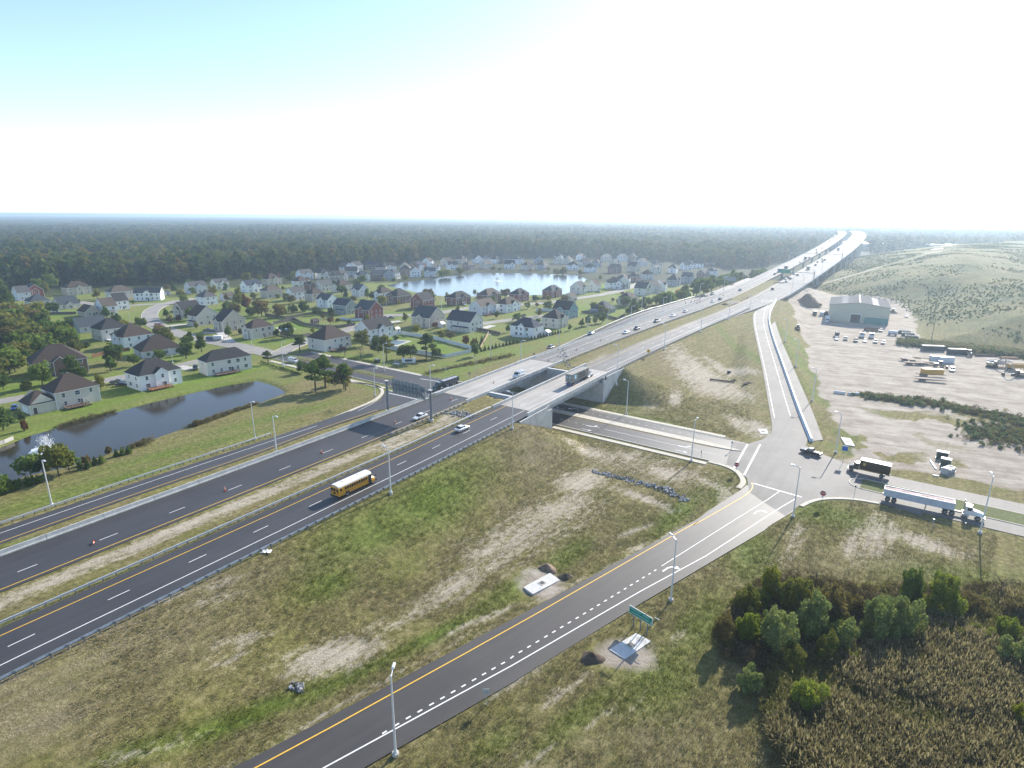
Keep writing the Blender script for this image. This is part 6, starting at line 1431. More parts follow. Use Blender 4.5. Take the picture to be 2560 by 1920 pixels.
# reeds and thicket in the right foreground
def reed_clump(v, n=15, plume=.4, stem='reed_stem', h=1.0):
    r_ = np.random.RandomState(v + 70); q = []; pl = []
    for i in range(n):
        x, y = r_.normal(0, .28, 2); hh_ = h * r_.uniform(.7, 1.1); lx, ly = r_.normal(0, .10, 2) + np.array((-.05, .02)); a = r_.rand() * 3.14; w = .014
        dx, dy = math.cos(a) * w, math.sin(a) * w
        q += [(x - dx, y - dy, 0), (x + dx, y + dy, 0), (x + lx + dx * .4, y + ly + dy * .4, hh_), (x + lx - dx * .4, y + ly - dy * .4, hh_)]
        for j in range(5):          # drooping leaves
            zz = r_.uniform(.3, .92) * hh_; t = r_.rand() * 6.28; L = r_.uniform(.15, .32); f = zz / hh_; bx, by = x + lx * f, y + ly * f
            q += [(bx, by, zz), (bx + L * .5 * math.cos(t) - .03 * math.sin(t), by + L * .5 * math.sin(t) + .03 * math.cos(t), zz + .07), (bx + L * math.cos(t), by + L * math.sin(t), zz + .02), (bx + L * .5 * math.cos(t) + .03 * math.sin(t), by + L * .5 * math.sin(t) - .03 * math.cos(t), zz + .05)]
        if r_.rand() < plume:
            for a2 in (a, a + 1.57):
                cx_, cy_ = math.cos(a2) * .032, math.sin(a2) * .032; tx, ty = x + lx, y + ly
                pl += [(tx - cx_, ty - cy_, hh_ * .93), (tx + cx_, ty + cy_, hh_ * .93), (tx + lx * .4 + cx_ * .3, ty + ly * .4 + cy_ * .3, hh_ * 1.13), (tx + lx * .4 - cx_ * .3, ty + ly * .4 - cy_ * .3, hh_ * 1.13)]
    me = quads_mesh('reeds', np.array(q + pl), MATS[stem]); me.materials.append(MATS['reed_plume'])
    mi = np.zeros(len(me.polygons), np.int32); mi[len(q) // 4:] = 1; me.polygons.foreach_set('material_index', mi); return me
RD = [reed_clump(i) for i in range(4)] + [reed_clump(10 + i, 15, .12, 'reed_green', .85) for i in range(3)]
def in_px(poly, n_try, rs_):
    xs, ys = [p[0] for p in poly], [p[1] for p in poly]; W = [P(x, y) for x, y in poly]
    a, b = rs_.uniform(min(w.x for w in W), max(w.x for w in W), n_try), rs_.uniform(min(w.y for w in W), max(w.y for w in W), n_try)
    kk = poly_sd(W, a, b) < 0; return a[kk], b[kk]
def zs(a, b): return np.array([hz1(x, y) for x, y in zip(a, b)])
REED = [(1935, 1690), (1965, 1625), (2040, 1640), (2160, 1640), (2280, 1600), (2400, 1560), (2480, 1500), (2640, 1490), (2800, 2100), (2100, 2100), (1960, 1900), (1920, 1800)]
a, b = in_px(REED, 11000, rs); n = len(a)
gr = fbm(a, b, 7) + rs.rand(n) * .25; xp, yp = to_px(a, b, np.zeros(n))
idx = np.where((gr > .52 + np.clip((yp - 1680) / 500, 0, .4)), rs.randint(4, 7, n), rs.randint(0, 4, n))
scatter('reed_bed', np.stack([a, b, zs(a, b) - .1], 1), rs.uniform(0, 6.28, n), rs.uniform(1.9, 3.0, n) * np.where(gr > .6, .85, 1.0), idx, RD)
def scrub(v, mat, n=150, sz=.10):
    r_ = np.random.RandomState(v + 90); return quads_mesh('scrub', leaf_cloud(crown_blobs('bush', r_), n, sz, r_), MATS[mat])
SCB = [scrub(0, 'scrub_brown', 260, .05), scrub(1, 'scrub_brown', 260, .05), scrub(2, 'reed_green', 260, .05), RD[1]]
THK = [(1800, 1640), (1795, 1560), (1860, 1480), (1960, 1440), (2100, 1460), (2230, 1470), (2380, 1480), (2450, 1465), (2640, 1470), (2640, 1560), (2450, 1560), (2300, 1620), (2000, 1660), (1900, 1680)]
a, b = in_px(THK, 2600, rs); n = len(a)
scatter('thicket_undergrowth', np.stack([a, b, zs(a, b) - .1], 1), rs.uniform(0, 6.28, n), rs.uniform(.9, 2.1, n), rs.choice([0, 0, 1, 1, 2, 3], n), SCB)
leaf_mat('leaf_shrub', [(0, (0.108, 0.154, 0.054)), (.5, (0.172, 0.226, 0.076)), (1, (0.270, 0.306, 0.126))], .6, .4)
leaf_mat('leaf_lime', [(0, (0.111, 0.157, 0.024)), (.5, (0.184, 0.235, 0.033)), (1, (0.301, 0.340, 0.065))], .6, .45)
CW.update({'shrub': 'grey-green', 'lime': 'lime green'})
SH = [(13, 10, 540, 350, 'yellow', 75), (13, 160, 620, 405, 'olive', 125), (13, 290, 790, 530, 'shrub', 130), (13, 400, 700, 435, 'autumn', 110), (13, 60, 900, 645, 'shrub', 115), (13, 480, 880, 690, 'shrub', 105), (13, 170, 1010, 880, 'olive', 100), (13, 550, 980, 880, 'lime', 60), (13, 715, 820, 450, 'shrub', 125), (13, 900, 800, 530, 'shrub', 105), (13, 925, 590, 330, 'green', 82), (13, 1160, 640, 390, 'lime', 115),
      (13, 722, 890, 800, 'shrub', 42), (13, 1575, 810, 672, 'lime', 88), (13, 1625, 990, 805, 'shrub', 110), (13, 1695, 1440, 1265, 'yellow', 100), (13, 280, 1290, 1120, 'lime', 125), (13, 1650, 660, 540, 'autumn', 120), (12, 1570, 820, 640, 'lime', 75), (12, 1590, 1140, 1010, 'shrub', 90), (12, 1400, 830, 660, 'autumn', 70), (12, 1570, 620, 470, 'olive', 90), (13, 560, 640, 520, 'autumn', 90), (13, 380, 960, 780, 'olive', 90), (13, 1350, 640, 520, 'autumn', 100)]
_r = random.Random(8)
for _ in range(26): _x = _r.uniform(-150, 1500); SH.append((13, _x, _r.uniform(560, 820) + max(0, _x - 700) * .05, 0, _r.choice(('shrub', 'olive', 'autumn', 'shrub', 'lime')), _r.uniform(60, 110)))
SH.sort(key=lambda r: k(r[0], r[1], r[2])[0])
for i, (ci, x, yb, yt, col, hwpx) in enumerate(SH):
    b_ = PT(*k(ci, x, yb)); h = min(7.5, max(1.4, 1.2 * height_at(b_, *k(ci, x, yt)))) if yt else random.uniform(2.2, 4.0); rw_ = (P(*k(ci, x + hwpx, yb)) - P(*k(ci, x, yb))).length
    tree(b_, h, 'bush', col, '%s thicket bush, %s from left in the right foreground' % (CW[col], ordn(i)), 'thicket bushes', max(.35, rw_ / h / .62), 6500, .028, 'shrub', 'bush')
for (ci, x, yb, yt, lab) in ((13, 1540, 540, 350, 'leafless small tree standing in the scrub at the right edge'), (13, 312, 470, 320, 'thin leafless sapling behind the yellow-green bushes')):
    b_ = PT(*k(ci, x, yb)); tree(b_, height_at(b_, *k(ci, x, yt)), 'bare', 'olive', lab, None, 1.0)
# scrub on the landfill hill, reeds along its foot, weeds in the yard, reeds round the ponds
HS = [scrub(20 + i, 'hill_scrub', 90, .16) for i in range(3)] + [RD[0], RD[2]]
hx, hy = [p.x for p in HILL], [p.y for p in HILL]
a, b = rs.uniform(min(hx), 900, 90000), rs.uniform(min(hy), min(max(hy), 1000), 90000)
sd = poly_sd(HILL, a, b); mk_ = (sd < -3) & (fbm(a, b, 48) + rs.rand(len(a)) * .22 > .62) & (line_d(tr, a, b)[0] > 6) & (a < b * 1.0)
a, b = a[mk_], b[mk_]; n = len(a)
scatter('hill_scrub', np.stack([a, b, zs(a, b) - .2], 1), rs.uniform(0, 6.28, n), rs.uniform(.5, 1.15, n), rs.randint(0, 3, n), HS)
def band(pts, w, n):
    q = resample(pts, n); return np.array([p.x for p in q]) + rs.normal(0, w, n), np.array([p.y for p in q]) + rs.normal(0, w, n)
a, b = band([PT(*k(4, x, y)) for x, y in ((1240, 1245), (1400, 1262), (1700, 1295), (2000, 1320), (2300, 1360))], 3.5, 1500)
scatter('reeds_along_the_hill', np.stack([a, b, zs(a, b) - .1], 1), rs.uniform(0, 6.28, len(a)), rs.uniform(1.6, 2.8, len(a)), rs.choice([0, 1, 3, 4], len(a)), HS)
a, b = band([P(x, y) for x, y in ((2165, 990), (2250, 1002), (2340, 1010), (2450, 1034), (2560, 1058), (2700, 1100))], 2.4, 700)
a2, b2 = band([P(x, y) for x, y in ((2460, 1095), (2520, 1080), (2600, 1100))], 5.0, 350)
a, b = np.concatenate([a, a2]), np.concatenate([b, b2])
scatter('weeds_in_the_yard', np.stack([a, b, zs(a, b) - .1], 1), rs.uniform(0, 6.28, len(a)), rs.uniform(.7, 1.7, len(a)), rs.choice([0, 1, 2, 2, 3], len(a)), [HS[0], HS[1], SCB[0], SCB[2]])
edge = [PT(*k(5, x, y)) for x, y in ((2212, 385), (1950, 472), (1650, 578))]
a, b = band(edge, .8, 260); a2, b2 = band([PT(*k(5, x, y)) for x, y in ((1300, 700), (1130, 760))], .8, 70); a3, b3 = band([PT(*k(5, x, y)) for x, y in ((480, 590), (700, 520), (1000, 450))], .35, 60); a4, b4 = band([PT(*k(2, x, y)) for x, y in ((1480, 1505), (1650, 1465), (1850, 1420), (2100, 1370), (2212, 1340))], 1.0, 240)
a, b = np.concatenate([a, a2, a3, a4]), np.concatenate([b, b2, b3, b4])
scatter('pond_edge_reeds', np.stack([a, b, zs(a, b) - .1], 1), rs.uniform(0, 6.28, len(a)), rs.uniform(.6, 1.5, len(a)), rs.choice([0, 1, 2], len(a)), [RD[1], RD[4], SCB[0]])

# coarse grass on the near slopes
def tuft(v, mat):
    r_ = np.random.RandomState(v + 300); q = []
    for i in range(9):
        x, y = r_.normal(0, .16, 2); a = r_.rand() * 6.28; L = r_.uniform(.10, .24); h_ = r_.uniform(.10, .26); w = .022; c_, s_1 = math.cos(a), math.sin(a)
        q += [(x - s_1 * w, y + c_ * w, -.02), (x + s_1 * w, y - c_ * w, -.02), (x + c_ * L + s_1 * w * .4, y + s_1 * L - c_ * w * .4, h_), (x + c_ * L - s_1 * w * .4, y + s_1 * L + c_ * w * .4, h_)]
    return quads_mesh('tuft', np.array(q), MATS[mat])
leaf_mat('tuft_dry', [(0, (0.16, 0.135, 0.065)), (.5, (0.25, 0.215, 0.11)), (1, (0.38, 0.33, 0.20))], .5, .3)
leaf_mat('tuft_green', [(0, (0.085, 0.11, 0.025)), (.5, (0.15, 0.17, 0.04)), (1, (0.24, 0.235, 0.07))], .5, .35)
TF = [tuft(0, 'tuft_dry'), tuft(1, 'tuft_dry'), tuft(2, 'tuft_green'), tuft(3, 'tuft_green')]
n = 150000; r = 48 + 170 * rs.rand(n) ** .8; th_ = rs.uniform(-.74, .74, n); a, b = r * np.sin(th_), r * np.cos(th_)
s3, l3 = sl_of(a, b); u3, t3 = ut_of(a, b)
rp_ = [(p.x, p.y) for p in resample(RL, 30)] + [(p.x, p.y) for p in resample(RR, 30)][::-1]
ok_ = (l3 < 86) & (poly_sd([Vector((*p, 0)) for p in rp_], a, b) > .3) & ((t3 < -.2) | ((t3 > 25.4) & (u3 < 33))) & (fbm(a, b, 5) + .3 * rs.rand(n) > .50)
ok_ &= (poly_sd([P(x, y) for x, y in ip], a, b) > 1.5) & (line_d(ONC, a, b)[0] > 11)
a, b = a[ok_], b[ok_]; n = len(a)
gxi, gyi = np.clip(np.searchsorted(gx, a), 0, nx - 1), np.clip(np.searchsorted(gy, b), 0, ny - 1); gsel = (green.reshape(ny, nx)[gyi, gxi] + .25 * rs.rand(n)) > .42; keep = (sand.reshape(ny, nx)[gyi, gxi] + .5 * rs.rand(n) < .75) & (dirt.reshape(ny, nx)[gyi, gxi] < .3)
a, b, gsel = a[keep], b[keep], gsel[keep]; n = len(a)
scatter('rough_grass', np.stack([a, b, zs(a, b)], 1), rs.uniform(0, 6.28, n), rs.uniform(.7, 1.5, n), np.where(gsel, rs.randint(2, 4, n), rs.randint(0, 2, n)), TF)
# ------------------------------------------------------------------ vehicles (local frame: x forward, y left, z up)
def paint(name, c, rough=.28, metal=0.0): 
    if name in MATS: return MATS[name]
    m = pm(name, c, rough, metal, var=.05, scale=1.5); m.node_tree.nodes['Principled BSDF'].inputs['Coat Weight'].default_value = .4; return m
CARC = {'white': (.68, .68, .68), 'silver': (.40, .41, .43), 'grey': (.14, .145, .15), 'black': (.014, .014, .016), 'navy': (.018, .028, .065), 'blue': (.03, .10, .28), 'red': (.20, .02, .02), 'green': (.02, .055, .045), 'tan': (.34, .28, .19), 'brown': (.030, .018, .012), 'yellow': (.72, .34, .02)}
for n_, c in CARC.items(): paint('car_' + n_, c)
M_TYRE = pm('tyre', (.018, .018, .018), .85, var=.2)
M_RIM = pm('rim', (.42, .42, .43), .35, .7, var=.1)
M_CGLASS = pm('car_glass', (.018, .022, .028), .06, var=.2, spec=.8)
M_BLACK = pm('black_plastic', (.020, .020, .022), .6, var=.2)
M_HEADL = pm('headlight', (.75, .75, .72), .15, var=.05)
M_TAILL = pm('tail_light', (.35, .015, .012), .25, var=.1)
M_AMBER = pm('amber_light', (.6, .22, .02), .3, var=.1)
M_CHROME = pm('bare_metal', (.50, .51, .52), .3, .85, var=.1)
def sect(x, hw_, z0, z1, ch=.12):
    c = min(ch, hw_ * .4, (z1 - z0) * .35)
    return [(x, -hw_ + c, z0), (x, hw_ - c, z0), (x, hw_, z0 + c), (x, hw_, z1 - c), (x, hw_ - c * 1.3, z1), (x, -hw_ + c * 1.3, z1), (x, -hw_, z1 - c), (x, -hw_, z0 + c)]
MC = {}
def cached(key, fn):
    if key not in MC: MC[key] = fn()
    return MC[key]
def wheel_meshes(r, w):
    return cached(('wheel', r, w), lambda: (MB().cyl((0, -w / 2, 0), (0, w / 2, 0), r, r, 16, M_TYRE).mesh('wheel'), MB().cyl((0, -w / 2 - .012, 0), (0, w / 2 + .012, 0), r * .58, r * .58, 12, M_RIM).cyl((0, -w / 2 - .03, 0), (0, w / 2 + .03, 0), r * .2, r * .2, 8, M_BLACK).mesh('rim')))
def wheels(t, xs, y, r, w, dual=False):
    tm, rm = wheel_meshes(r, w)
    for x in xs:
        for sg in (1, -1):
            o = ob('wheel', tm, t, loc=(x, sg * y, r)); ob('rim', rm, o)
PROTO = {}
def veh(key, name, cat, builder, pos, hd, label, group=None, tilt=0.0):
    """build once per look, then copies with their own label"""
    rz = math.pi / 2 - hd
    if key in PROTO: t = copy_tree(PROTO[key]); t['label'] = label
    else: t = thing(name, label, cat); builder(t); PROTO[key] = t
    t.location = pos; t.rotation_euler = (0, -tilt, rz)
    if group: t['group'] = group
    return t
def car_builder(style, col):
    bm_ = MATS['car_' + col]
    def f(t):
        if style == 'sedan':
            st = [(2.35, .60, .36, .60), (2.22, .80, .28, .70), (1.3, .89, .24, .86), (.6, .91, .24, .93), (-1.4, .91, .24, .96), (-2.1, .86, .28, .95), (-2.36, .74, .42, .86)]
            cab = ((1.05, -1.75, .78, .93), (.25, -1.15, .60, 1.40)); wx, r = (1.42, -1.38), .33
        elif style == 'suv':
            st = [(2.3, .66, .42, .82), (2.2, .86, .34, .92), (1.2, .94, .32, 1.05), (.5, .95, .32, 1.08), (-1.8, .95, .32, 1.10), (-2.3, .90, .36, 1.08), (-2.38, .80, .45, 1.0)]
            cab = ((1.0, -2.3, .88, 1.05), (.35, -2.05, .70, 1.72)); wx, r = (1.42, -1.42), .37
        elif style == 'pickup':
            st = [(2.75, .70, .46, .92), (2.62, .92, .38, 1.02), (1.6, .97, .36, 1.12), (.9, .98, .36, 1.14), (-2.6, .98, .36, 1.12), (-2.75, .94, .42, 1.10)]
            cab = ((1.15, -.75, .90, 1.10), (.55, -.55, .74, 1.80)); wx, r = (1.75, -1.70), .40
        else:                          # cargo van
            st = [(2.75, .74, .45, .95), (2.60, .92, .36, 1.12), (1.9, .99, .34, 1.30), (1.2, 1.0, .34, 1.36), (-2.7, 1.0, .34, 1.36), (-2.8, .98, .40, 1.34)]
            cab = ((1.95, -2.75, .98, 1.32), (1.15, -2.72, .86, 2.12)); wx, r = (1.75, -1.75), .38
        ob('body', cached((style, col, 'b'), lambda: MB().loft([sect(*s_) for s_ in st], bm_).mesh('body')), t)
        (xf, xr, y0, z0), (tf, tr_, y1, z1) = cab
        def cabm(mb, mat, g=0.0, lo=0.0, hi=1.0):
            L = lambda a, b_, q: a + (b_ - a) * q
            vs = []
            for q in (lo, hi):
                a, b_, y, z = L(xf, tf, q) + g, L(xr, tr_, q) - g, L(y0, y1, q) + g, L(z0, z1, q)
                vs += [(a, -y, z), (a, y, z), (b_, y, z), (b_, -y, z)]
            mb.add(vs, [(3, 2, 1, 0), (4, 5, 6, 7), (0, 1, 5, 4), (1, 2, 6, 5), (2, 3, 7, 6), (3, 0, 4, 7)], mat)
        if style == 'van':
            ob('cargo_body', cached((style, col, 'c'), lambda: (lambda mb: (cabm(mb, bm_), mb)[1])(MB()).mesh('cargo_body')), t)
            ob('windscreen', cached((style, 'w'), lambda: MB().add([(1.9, -.8, 1.38), (1.9, .8, 1.38), (1.27, .74, 2.0), (1.27, -.74, 2.0)], [(0, 1, 2, 3)], M_CGLASS).mesh('windscreen')), t, loc=(.03, 0, .02))
            for sg in (1, -1): ob('side_window', cached((style, 'sw'), lambda: MB().box((1.05, 0, 1.68), (.75, .02, .45), M_CGLASS).mesh('side_window')), t, loc=(0, sg * .945, 0))
            ob('roof_rack', cached((style, 'rk'), lambda: MB().box((-.4, 0, 2.2), (2.4, 1.3, .06), M_CHROME).mesh('roof_rack')), t)
        else:
            ob('cabin_window', cached((style, col, 'g'), lambda: (lambda mb: (cabm(mb, M_CGLASS), mb)[1])(MB()).mesh('cabin_window')), t)
            ob('roof', cached((style, col, 'r'), lambda: (lambda mb: (cabm(mb, bm_, .015, .90, 1.04), mb)[1])(MB()).mesh('roof')), t)
            for sg in (1, -1): ob('pillar', cached((style, col, 'p'), lambda: MB().box((0, 0, 0), (.12, .05, (z1 - z0) * .98), bm_, None, (1, 1), (-.02, 0)).mesh('pillar')), t, loc=((xf + xr) / 2 + .1, sg * (y0 + y1) / 2, (z0 + z1) / 2), rot=(sg * .35, 0, 0))
        if style == 'pickup': ob('cargo_bed', cached(('bed', col), lambda: MB().box((-1.75, 0, 1.125), (1.75, 1.6, .03), M_BLACK).mesh('cargo_bed')), t)
        wheels(t, wx, st[3][1] - .12, r, .22)
        xf_, zf = st[1][0], st[1][3] - .1; xr_, zr_ = st[-1][0], st[-1][3] - .14
        for sg in (1, -1):
            ob('headlight', cached((style, 'h'), lambda: MB().box((0, 0, 0), (.14, .32, .13), M_HEADL).mesh('headlight')), t, loc=(xf_ + .06, sg * .58, zf))
            ob('tail_light', cached((style, 't'), lambda: MB().box((0, 0, 0), (.1, .3, .16), M_TAILL).mesh('tail_light')), t, loc=(xr_ + .0, sg * .56, zr_))
            ob('mirror', cached((style, col, 'm'), lambda: MB().box((0, 0, 0), (.12, .2, .14), bm_).mesh('mirror')), t, loc=(xf - .15, sg * (y0 + .17), z0 + .06))
    return f
def car(style, col, pos, hd, label, group): return veh((style, col), {'van': 'cargo_van', 'sedan': 'car', 'suv': 'car', 'pickup': 'pickup_truck'}[style], {'van': 'van', 'pickup': 'pickup truck'}.get(style, 'car'), car_builder(style, col), pos, hd, label, group)
def HP(px, py):                    # a pixel on the highway's surface
    z = 8.0
    for _ in range(25): p = P(px, py, z); s, l = sl_of(p.x, p.y); z = .5 * z + .5 * float(zp(s))
    p = P(px, py, z); p.z = float(zp(sl_of(p.x, p.y)[0])) + .02; return p
AWAY, TOWARD = TH, TH + math.pi
def bcrop(x, y): return 780 + x * 220 / 2212, 1140 + y * 165 / 1659
# school bus
def bus(t):
    Y = MATS['car_yellow']; W_ = pm('bus_roof', (.74, .73, .70), .45, var=.06)
    L0, L1 = -5.4, 3.55
    def ring(x, s=1.0): return [(x, -1.18 * s, .62), (x, 1.18 * s, .62), (x, 1.2 * s, 2.35), (x, 1.12 * s, 2.62), (x, -1.12 * s, 2.62), (x, -1.2 * s, 2.35)]
    MB().loft([ring(L0, .97), ring(L0 + .12), ring(L1 - .1), ring(L1, .97)], Y).build('body', None, t)
    def rr(x, s=1.0): return [(x, -1.2 * s, 2.5), (x, 1.2 * s, 2.5), (x, 1.1 * s, 2.78), (x, .75 * s, 2.97), (x, 0, 3.05), (x, -.75 * s, 2.97), (x, -1.1 * s, 2.78)]
    ro = MB().loft([rr(L0 - .02, .96), rr(L0 + .25), rr(L1 - .35), rr(L1 + .02, .95)], W_).build('roof', None, t)
    for x in (-3.1, 1.0): MB().box((x, 0, 3.07), (.7, .7, .09), W_).build('roof_hatch', None, ro)
    for x in (L0 - .03, L1 + .03): MB().box((x, 0, 2.72), (.08, 1.7, .2), Y).build('light_board', None, t)
    for sg in (1, -1):
        for i in range(11 if sg > 0 else 10):
            MB().box((-3.55 + i * .62, sg * 1.2, 1.98), (.46, .05, .62), M_CGLASS).build('window', None, t)
        MB().box((-4.75, sg * 1.2, 1.98), (.5, .05, .5), M_CGLASS).build('window', None, t)
        for z in (1.5, 1.15, .8): MB().box((-1.0, sg * 1.19, z), (8.3, .05, .06), M_BLACK).build('rub_rail', None, t)
        MB().box((L0 - .02, sg * .85, 1.9), (.06, .5, .7), M_CGLASS).build('rear_window', None, t)
        for z, m_ in ((1.35, M_TAILL), (2.62, M_TAILL), (1.15, M_AMBER)): MB().cyl((L0 - .07, sg * .98, z), (L0 - .0, sg * .98, z), .11, n=10, mat=m_).build('tail_light', None, t)
        MB().box((4.75, sg * .78, 1.05), (.12, .3, .22), M_HEADL).build('headlight', None, t)
        MB().cyl((L1 + .1, sg * 1.0, 2.0), (4.4, sg * 1.45, 1.9), .025, n=5, mat=M_BLACK).box((4.45, sg * 1.5, 1.95), (.08, .22, .34), M_BLACK).build('mirror', None, t)
    dr_ = MB().box((L0 - .03, 0, 1.62), (.06, .95, 1.75), Y).build('rear_door', None, t)
    MB().box((L0 - .05, 0, 2.0), (.06, .7, .6), M_CGLASS).build('window', None, dr_); MB().box((L0 - .05, 0, 1.25), (.06, .7, .45), M_CGLASS).build('window', None, dr_)
    en = MB().box((3.05, -1.19, 1.5), (.85, .07, 1.95), M_BLACK).build('entry_door', None, t)
    for x in (2.83, 3.27): MB().box((x, -1.215, 1.6), (.32, .06, 1.6), M_CGLASS).build('pane', None, en)
    MB().add([(L1 + .02, -.95, 1.75), (L1 + .02, .95, 1.75), (L1 + .0, .92, 2.5), (L1 + .0, -.92, 2.5)], [(0, 1, 2, 3)], M_CGLASS).build('windscreen', None, t, loc=(.02, 0, 0))
    MB().loft([[(L1, -1.0, .7), (L1, 1.0, .7), (L1, 1.0, 1.5), (L1, .7, 1.72), (L1, -.7, 1.72), (L1, -1.0, 1.5)], [(4.5, -.86, .7), (4.5, .86, .7), (4.5, .84, 1.25), (4.5, .5, 1.48), (4.5, -.5, 1.48), (4.5, -.84, 1.25)], [(4.78, -.8, .75), (4.78, .8, .75), (4.78, .76, 1.1), (4.78, .45, 1.3), (4.78, -.45, 1.3), (4.78, -.76, 1.1)]], Y).build('bonnet', None, t)
    MB().box((4.9, 0, .62), (.22, 2.3, .3), M_BLACK).build('bumper', None, t); MB().box((L0 - .12, 0, .62), (.2, 2.35, .3), M_BLACK).build('bumper', None, t)
    for sg in (1, -1):
        for x in (-3.15, 3.95): MB().box((x, sg * 1.16, .88), (1.15, .12, .5), Y if x > 0 else M_BLACK, None, (.75, 1)).build('wheel_arch', None, t)
    wheels(t, (-3.15, 3.95), 1.0, .5, .3)
    MB().cyl((4.2, 0, 1.5), (4.2, 0, 1.7), .02, n=4, mat=M_BLACK).build('antenna', None, t)
p = HP(*bcrop(1195, 868)); s, l = sl_of(p.x, p.y); p = hw(s, l + 1.2, .03)
veh('bus', 'school_bus', 'bus', bus, p, AWAY, 'yellow school bus with white roof driving away on the highway')
def Ppx(px, py, z=.05): p = P(px, py); p.z = z; return p
def hdg(a, b): d = b - a; return math.atan2(d.x, d.y)
car('sedan', 'white', HP(*k(6, 1418, 505)), TOWARD, 'white sedan driving toward the camera past the sign gantry post', 'cars on the highway')
car('sedan', 'white', HP(*k(6, 1780, 606)), AWAY, 'white sedan driving away near the bridge start ahead of the bus', 'cars on the highway')
car('van', 'white', HP(1297, 943), TOWARD, 'white cargo van on the far bridge deck', 'cars on the highway')
for x, y, st, col, lab in ((983, 1152, 'sedan', 'white', 'white sedan, nearest car on the highway beyond the bridge'), (1078, 1119, 'suv', 'navy', 'dark blue car close behind the nearest white sedan beyond the bridge'), (1250, 1055, 'pickup', 'grey', 'grey pickup third in line beyond the bridge'), (1388, 1007, 'sedan', 'white', 'white sedan fourth in line beyond the bridge'), (1495, 970, 'sedan', 'silver', 'pale sedan fifth in line beyond the bridge'), (1731, 883, 'sedan', 'white', 'white sedan left of the median sand heap'), (1796, 863, 'suv', 'navy', 'dark car just left of the median sand heap'), (1730, 818, 'pickup', 'silver', 'silver pickup above the row of orange cones'), (1970, 783, 'suv', 'grey', 'grey car at the grassy median tip')):
    car(st, col, HP(*k(3, x, y)), TOWARD, lab, 'cars on the highway')
for x, y, st, col, lab in ((330, 1286, 'suv', 'navy', 'dark blue car on the slip road by the row of conifers'), (682, 1160, 'sedan', 'blue', 'blue car on the slip road beside a lamp post')):
    p = PF(*k(3, x, y), zL); car(st, col, Vector((p.x, p.y, p.z + .05)), TOWARD, lab, 'cars on the highway')
FARC = [(255, 1012, 'suv', 'grey', 0), (690, 808, 'sedan', 'white', 0), (850, 730, 'suv', 'black', 0), (980, 642, 'suv', 'red', 0), (975, 597, 'suv', 'grey', 0), (1075, 562, 'sedan', 'black', 0), (1205, 445, 'suv', 'grey', 0), (1270, 387, 'suv', 'black', 0), (1300, 367, 'suv', 'grey', 0), (1415, 302, 'suv', 'black', 0),
        (220, 1273, 'suv', 'black', 1), (440, 1098, 'sedan', 'white', 1), (455, 1142, 'sedan', 'silver', 1), (530, 1090, 'suv', 'grey', 1), (495, 1072, 'suv', 'red', 1), (590, 1013, 'sedan', 'silver', 1), (650, 1030, 'suv', 'grey', 1), (960, 858, 'suv', 'red', 1), (995, 803, 'sedan', 'black', 1), (1080, 792, 'suv', 'grey', 1), (1120, 768, 'suv', 'black', 1), (1075, 752, 'sedan', 'grey', 1), (1385, 445, 'suv', 'black', 1), (1440, 437, 'suv', 'red', 1), (1500, 413, 'suv', 'grey', 1), (1540, 344, 'suv', 'black', 1), (1630, 288, 'suv', 'grey', 1)]
cnt = {0: 0, 1: 0}
for x, y, st, col, side in sorted(FARC, key=lambda r: -r[1]):
    cnt[side] += 1
    car(st, col, HP(*k(20, x, y)), TOWARD if side == 0 else AWAY, '%s car, %s nearest on the %s lanes of the distant climbing highway' % (col, ordn(cnt[side] - 1), 'left' if side == 0 else 'right'), 'cars on the distant highway')
